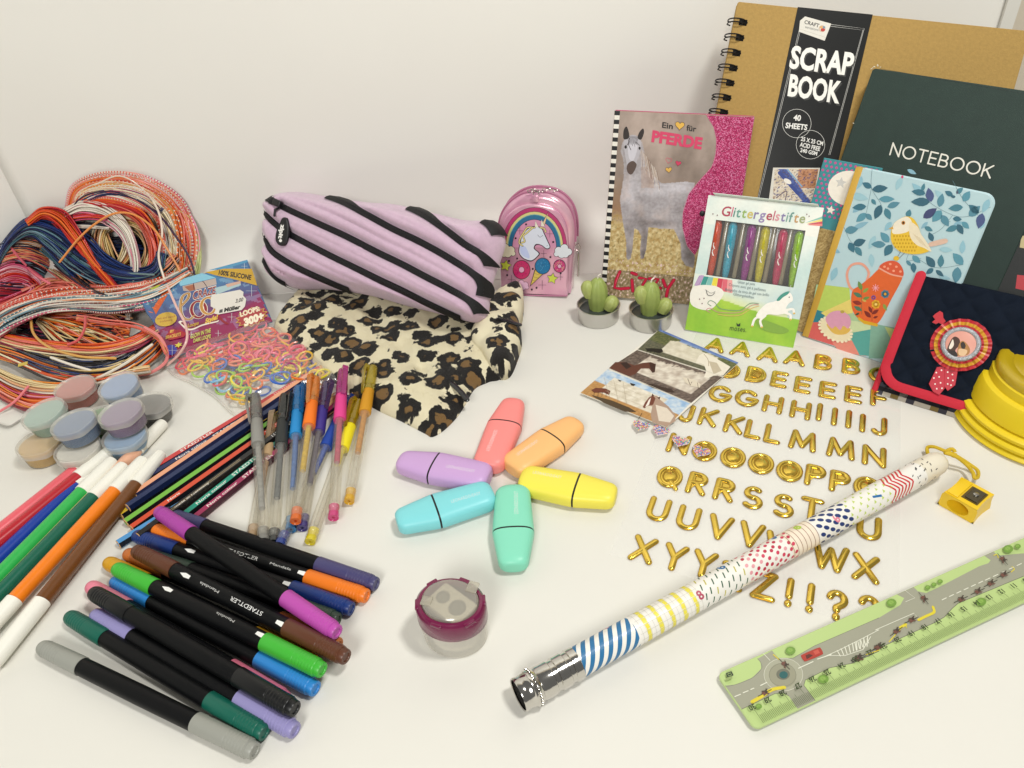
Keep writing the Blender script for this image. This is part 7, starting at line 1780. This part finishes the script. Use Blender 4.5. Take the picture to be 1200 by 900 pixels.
def place(px, py, d, mode):
    if mode == 'u':
        q = HPl.loc(px, py, h=d); p = HPl.O+HPl.U*q.x+HPl.V*q.y+HPl.N*d
        if p.z < .001: p = T(px, py, max(.0015, d*.6+.002))
    else: p = T(px, py, max(.0013, d))
    lim = wally(p.x)-.006
    if p.y > lim: p = CAMP+(p-CAMP)*(lim/p.y)
    # stay on this side of the left sheet too
    sx, sy = WX0-.002, wally(WX0)-.012; ex_, ey_ = -.90, -.2-sy; nx_, ny_ = -ey_, ex_; g0 = (-sx)*nx_+(-sy)*ny_; g1 = (p.x-sx)*nx_+(p.y-sy)*ny_
    if g0*g1 < 0: p = CAMP+(p-CAMP)*(g0/(g0-g1)*.995)
    return p
seed = [0]
def bundle(par, name, ctrl, pal, n, mode='u', r=.00092, dash=0.0, closed=False, wob=.25, lay=(0, .012), seg=7):
    """ctrl: (px, py, half width px); strings spread over the width, slightly wandering"""
    seed[0] += 1; rg = random.Random(seed[0]*13); mb = MB(); cols = []
    for k in pal: cols += PAL[k]
    C0 = [np.array(c[:2], float) for c in ctrl]; m = len(ctrl)
    nr = []
    for i in range(m):
        a = C0[(i-1) % m] if (closed or i > 0) else C0[0]; b = C0[(i+1) % m] if (closed or i < m-1) else C0[-1]; d = b-a; d = d/np.linalg.norm(d); nr.append(np.array((-d[1], d[0])))
    for s_ in range(int(n*1.3)):
        o_ = rg.uniform(-1, 1); d_ = lay[0]+(lay[1]-lay[0])*(rg.random()*(1-.5*abs(o_))); pts = []
        ci = min(len(cols)-1, int(((o_+1)/2*.65+rg.random()*.35)*len(cols))); col = lin(cols[ci])
        ph = rg.uniform(0, 6); w = wob*rg.uniform(.4, 1)
        for i in range(m):
            oo = o_+w*math.sin(ph+i*1.1); pts.append((C0[i][0]+nr[i][0]*oo*ctrl[i][2], C0[i][1]+nr[i][1]*oo*ctrl[i][2], d_+.0012*math.sin(ph*2+i*1.7)))
        sp_ = spline(pts, seg*(4 if rg.random() < dash else 1), closed); isd = len(sp_) > seg*m*1.5; dp = rg.randrange(4); dm = rg.choice((3, 4, 2))
        W_ = [place(x, y, z, mode) for x, y, z in sp_]
        vv, ff = tube([tuple(p) for p in W_], r*rg.uniform(.85, 1.1), 5, closed=closed)
        if isd:
            wc = lin('#dcd2c4'); cc = [(wc if ((k//5)+dp) % dm == 0 else col) for k in range(len(ff))]
        else: cc = [col]*len(ff)
        mb.add((vv, ff), cc)
    inv = par.matrix_world.inverted(); mb.v = [tuple(inv @ Vector(p)) for p in mb.v]
    o = mb.build(name, CORD, par, smooth=True, angle=80); o['kind'] = 'stuff'; return o
CORD = mat('cord_plastic', attr=True, rough=.32, coat=.2)
def strand(par, pts, col, mode='u', r=.0012, name='loose_cord'):
    sp_ = spline(pts, 9); W_ = [place(x, y, z, mode) for x, y, z in sp_]; inv = par.matrix_world.inverted()
    return part(name, tube([tuple(inv @ p) for p in W_], r, 7, round_caps=True), mat('cord_'+col, col, rough=.32, coat=.2), par)
# upper coil, from the back to the front
bundle(hu, 'cords', [(84,252,9),(94,226,12),(126,216,13),(166,224,17),(198,250,20),(208,292,21),(196,336,18),(160,352,13)], ['pink', 'salm', 'oran', 'crm', 'wht', 'salm'], 95, dash=.35, lay=(-.006, .006))
bundle(hu, 'cords', [(96,222,6),(126,210,5),(168,216,8),(206,244,9),(224,282,9),(219,320,7),(206,350,6)], ['pink', 'salm', 'wht'], 26, lay=(-.006, .002))
bundle(hu, 'cords', [(205,245,3),(226,262,3),(232,295,3),(226,325,4),(214,345,4)], ['grn'], 8, lay=(-.006, 0), wob=.5)
bundle(hu, 'cords', [(80,250,5),(100,232,6),(130,224,4),(165,230,5),(190,248,5)], ['mar', 'navy'], 10, lay=(.002, .008))
bundle(hu, 'cords', [(98,238,4),(130,240,6),(162,252,8),(178,278,7),(181,305,6),(172,330,6),(158,348,5)], ['oran', 'red', 'salm'], 34, lay=(.0, .012))
bundle(hu, 'cords', [(124,262,10),(120,290,13),(140,322,12),(172,318,10),(178,285,9),(158,262,9)], ['tan', 'crm', 'mar'], 22, closed=True, lay=(-.008, .0), wob=.6)
bundle(hu, 'cords', [(100,290,16),(125,300,22),(150,302,24),(172,300,16)], ['dark', 'navy', 'mar'], 60, lay=(-.012, -.006))
bundle(hu, 'cords', [(122,268,6),(118,292,6),(132,314,6),(148,302,6),(152,280,6),(140,264,6)], ['crm', 'tan'], 12, closed=True, lay=(-.002, .006), wob=.6)
bundle(hu, 'cords', [(76,252,6),(96,244,9),(122,250,10),(146,270,8),(157,300,6),(158,326,5),(152,352,4),(150,374,3)], ['pink', 'wht', 'wht', 'pink'], 30, lay=(.006, .016))
bundle(hu, 'cords', [(86,256,3),(104,254,3),(126,256,3)], ['red', 'pink'], 10, lay=(.010, .016)); bundle(hu, 'cords', [(84,264,3),(104,264,3),(128,266,3)], ['dark', 'wht'], 12, lay=(.006, .012))
bundle(hu, 'cords', [(-6,312,4),(10,284,5),(34,266,10),(62,274,16),(92,296,19),(122,316,14),(154,324,9),(182,318,9),(190,296,6)], ['navy', 'navy', 'navy', 'teal', 'navy'], 105, lay=(.002, .020))
bundle(hu, 'cords', [(32,262,4),(50,250,6),(70,256,9),(88,278,8),(108,306,5),(130,332,4),(150,356,3)], ['red', 'oran', 'red'], 34, lay=(.012, .024))
# lower coil
bundle(hl, 'cords', [(20,385,22),(60,390,24),(100,390,24),(150,388,22)], ['dark', 'mar', 'dark', 'tan'], 85, mode='f', lay=(.001, .008), wob=.8)
bundle(hl, 'cords', [(45,372,5),(80,385,14),(120,392,18),(150,398,14)], ['tan', 'salm', 'oran', 'crm', 'dark'], 34, mode='f', lay=(.006, .012), wob=1.2)
bundle(hl, 'cords', [(-12,400,14),(20,410,16),(60,424,20),(100,430,20),(140,424,18),(172,404,16),(192,384,10),(200,366,6)], ['dark', 'navy', 'wht', 'dark', 'crm', 'navy', 'oran', 'wht', 'dark'], 110, mode='f', lay=(.002, .016))
bundle(hl, 'cords', [(-12,392,6),(25,402,7),(70,408,7),(115,410,7),(155,402,7),(185,386,6)], ['red', 'oran', 'salm', 'crm', 'mar'], 34, mode='f', lay=(.012, .020))
bundle(hl, 'cords', [(-12,448,8),(15,464,10),(40,472,10),(70,470,8),(98,462,5)], ['mar', 'pink', 'oran', 'salm', 'mar'], 34, mode='f', lay=(.001, .008))
bundle(hl, 'cords', [(-12,432,5),(20,448,6),(55,455,6),(90,452,5),(140,438,5),(176,432,4)], ['oran', 'crm', 'tan', 'wht'], 20, mode='f', lay=(.006, .012))
bundle(hl, 'cords', [(-12,302,10),(22,292,12),(52,300,12),(80,322,9),(104,340,7),(130,350,6)], ['crm', 'wht', 'dark', 'tan', 'salm', 'crm'], 44, mode='f', lay=(.014, .030))
bundle(hl, 'cords', [(-12,330,12),(18,320,13),(44,334,10),(30,352,10),(-5,366,10)], ['mar', 'pink', 'red', 'pink'], 40, mode='f', lay=(.010, .024))
bundle(hl, 'cords', [(-12,345,16),(30,345,12),(60,342,10),(90,348,8)], ['dark', 'mar', 'red', 'dark'], 50, mode='f', lay=(.004, .014))
bundle(hl, 'cords', [(-14,384,15),(18,366,14),(52,354,13),(92,350,14),(130,350,16),(164,345,17),(192,335,15),(222,318,12)], ['salm', 'oran', 'salm', 'wht', 'teal', 'wht', 'pink', 'mar'], 130, mode='f', dash=.45, lay=(.016, .032), wob=.2)
bundle(hl, 'cords', [(90,372,3),(125,377,3),(160,382,3),(185,396,3),(195,414,2)], ['salm', 'salm'], 7, mode='f', lay=(.020, .024))
bundle(hl, 'cords', [(150,330,6),(176,325,7),(196,312,6),(206,300,5)], ['oran', 'salm', 'dark'], 22, lay=(.006, .014), dash=.5)
bundle(hl, 'cords', [(20,296,12),(52,303,14),(84,326,12),(112,342,10),(150,350,7)], ['salm', 'tan', 'mar', 'dark', 'teal'], 60, mode='f', lay=(.004, .022), wob=.5)
bundle(hl, 'cords', [(30,350,10),(60,335,9),(95,338,8),(130,345,6)], ['salm', 'salm', 'red'], 40, mode='f', lay=(.010, .026), wob=.6)
bundle(hu, 'cords', [(52,286,8),(80,306,12),(104,326,12),(132,344,9)], ['tan', 'salm', 'navy', 'teal', 'crm'], 40, lay=(-.004, .004), wob=.5)
# single cords crossing on top
strand(hu, [(70,307,.026),(92,280,.026),(112,262,.024),(135,250,.022),(158,252,.02),(180,268,.02),(196,292,.018),(208,312,.014),(214,325,.012)], '#e0914e')
strand(hu, [(112,216,.004),(140,206,.004),(166,220,.008),(184,244,.012),(190,272,.016),(186,300,.02),(192,325,.022),(203,352,.028)], '#e3d3c0')
strand(hl, [(196,335,.050),(207,360,.042),(217,380,.036),(219,398,.030),(210,415,.018),(196,428,.006)], '#e3b7ae', 'f')
strand(hu, [(79,250,.004),(98,230,.006),(130,224,.008),(160,234,.010),(188,254,.012),(208,280,.012),(222,302,.012),(228,322,.014),(228,336,.012)], '#34163a')
strand(hl, [(8,284,.034),(24,304,.034),(42,322,.034),(58,332,.030)], '#e2707e', 'f', .0016)
strand(hl, [(12,280,.030),(50,276,.034),(90,274,.034),(128,286,.030),(150,296,.026)], '#5f7c80', 'f')
strand(hl, [(72,308,.034),(100,318,.032),(140,320,.032),(180,322,.034)], '#6a8486', 'f')
strand(hl, [(36,372,.020),(40,392,.020),(60,408,.020),(95,418,.020),(135,420,.018)], '#d9a455', 'f', .0013)
strand(hl, [(60,419,.020),(85,428,.018),(120,438,.010)], '#e4ddcf', 'f', .0013)
strand(hl, [(100,450,.006),(125,438,.014),(150,424,.018),(178,404,.022)], '#ddd6c6', 'f', .0014)
strand(hl, [(100,371,.026),(99,385,.024),(92,398,.022),(80,404,.020)], '#cf5a5c', 'f', .0013)
strand(hl, [(170,384,.030),(186,394,.026),(195,410,.020),(194,424,.012),(178,436,.006),(160,440,.003)], '#df8280', 'f', .0016)
strand(hl, [(33,453,.014),(18,470,.008),(0,482,.004)], '#df7c80', 'f')
strand(hl, [(-5,496,.002),(10,500,.002),(25,492,.002),(40,488,.002)], '#9a9790', 'f', .0009)
strand(hl, [(120,436,.008),(150,440,.004),(180,434,.003),(205,420,.003)], '#c9c3b6', 'f', .0009)
part('gold_label', box(-.004, .004, -.0025, .0025, 0, .0006), mat('label_gold', '#c9b04a', rough=.4), hl, smooth=False, M=Matrix.Translation(hl.matrix_world.inverted() @ T(27, 427, .0225)) @ Matrix.Rotation(.4, 4, 'Z'))

# ================================================================ SMALL PIECES HANG ON THE PART THEY BELONG TO
def base(n): return n.rsplit('.', 1)[0] if n[-3:].isdigit() and n[-4] == '.' else n
SUB = {'gel_pen': [('clip', 'cap'), ('ink', 'refill'), ('metal_tip', 'grip')], 'mini_gel_pen': [('white_squiggle', 'barrel')], 'brush_pen': [('lettering', 'barrel')], 'colouring_pencil': [('lettering', 'shaft')], 'highlighter': [('lettering', 'body')],
 'pencil_case': [('zip_teeth', 'zip_tape'), ('zip_pull', 'zip_slider'), ('slider_bridge', 'zip_slider'), ('tag_lettering', 'brand_tag')], 'mini_backpack': [('front_print', 'front_panel'), ('chain_link', 'key_ring')],
 'cactus_candle': [('cactus_arm', 'cactus_stem'), ('wick', 'cactus_stem')], 'giant_pencil': [('beaded_ring', 'ferrule'), ('dark_hollow', 'ferrule'), ('printed_patterns', 'shaft')], 'oval_sharpener': [('lid_tab', 'lid'), ('pencil_hole', 'inner_block'), ('rim_notch', 'rim')],
 'wallet': [('yellow_ribbon', 'outer_ribbon'), ('inner_ribbon', 'outer_ribbon'), ('silver_rim', 'outer_ribbon'), ('centre_disc', 'outer_ribbon'), ('flap_binding', 'flap'), ('plaid_edge', 'body')], 'loom_band_pack': [('card_print', 'header_card'), ('card_background', 'header_card'), ('price_sticker', 'header_card')],
 'heart_sticker': [('rhinestones', 'heart_base')], 'scrapbook': [('band_print', 'paper_band')], 'horse_diary': [('cover_picture', 'front_cover'), ('cover_background', 'front_cover'), ('glitter_edge', 'front_cover')], 'bird_notebook': [('cover_print', 'front_cover')], 'notebook': [('cover_lettering', 'front_cover'), ('worn_corner', 'front_cover')],
 'pen_box': [('carton_print', 'carton'), ('carton_background', 'carton'), ('tray_rib', 'inner_tray')], 'yellow_sharpener': [('screw', 'blade')], 'yellow_cup': [('hinge_slot', 'lid')], 'ruler': [('printed_map', 'blade')], 'sticker_card': [('horse_photographs', 'card')]}
for root in [o for o in COL.objects if o.parent is None and o.type == 'EMPTY']:
    for cn, pn in SUB.get(base(root.name), []):
        kids = [o for o in root.children if o.type == 'MESH']; last = {}
        ps = [k for k in kids if base(k.name) == pn]; cs = [k for k in kids if base(k.name) == cn]
        for k, ch in enumerate(cs):
            if not ps: break
            p_ = ps[min(k, len(ps)-1)] if len(ps) == len(cs) else ps[-1 if cn == 'clip' else 0]
            m_ = p_.matrix_basis.inverted() @ ch.matrix_basis; ch.parent = p_; ch.matrix_basis = m_
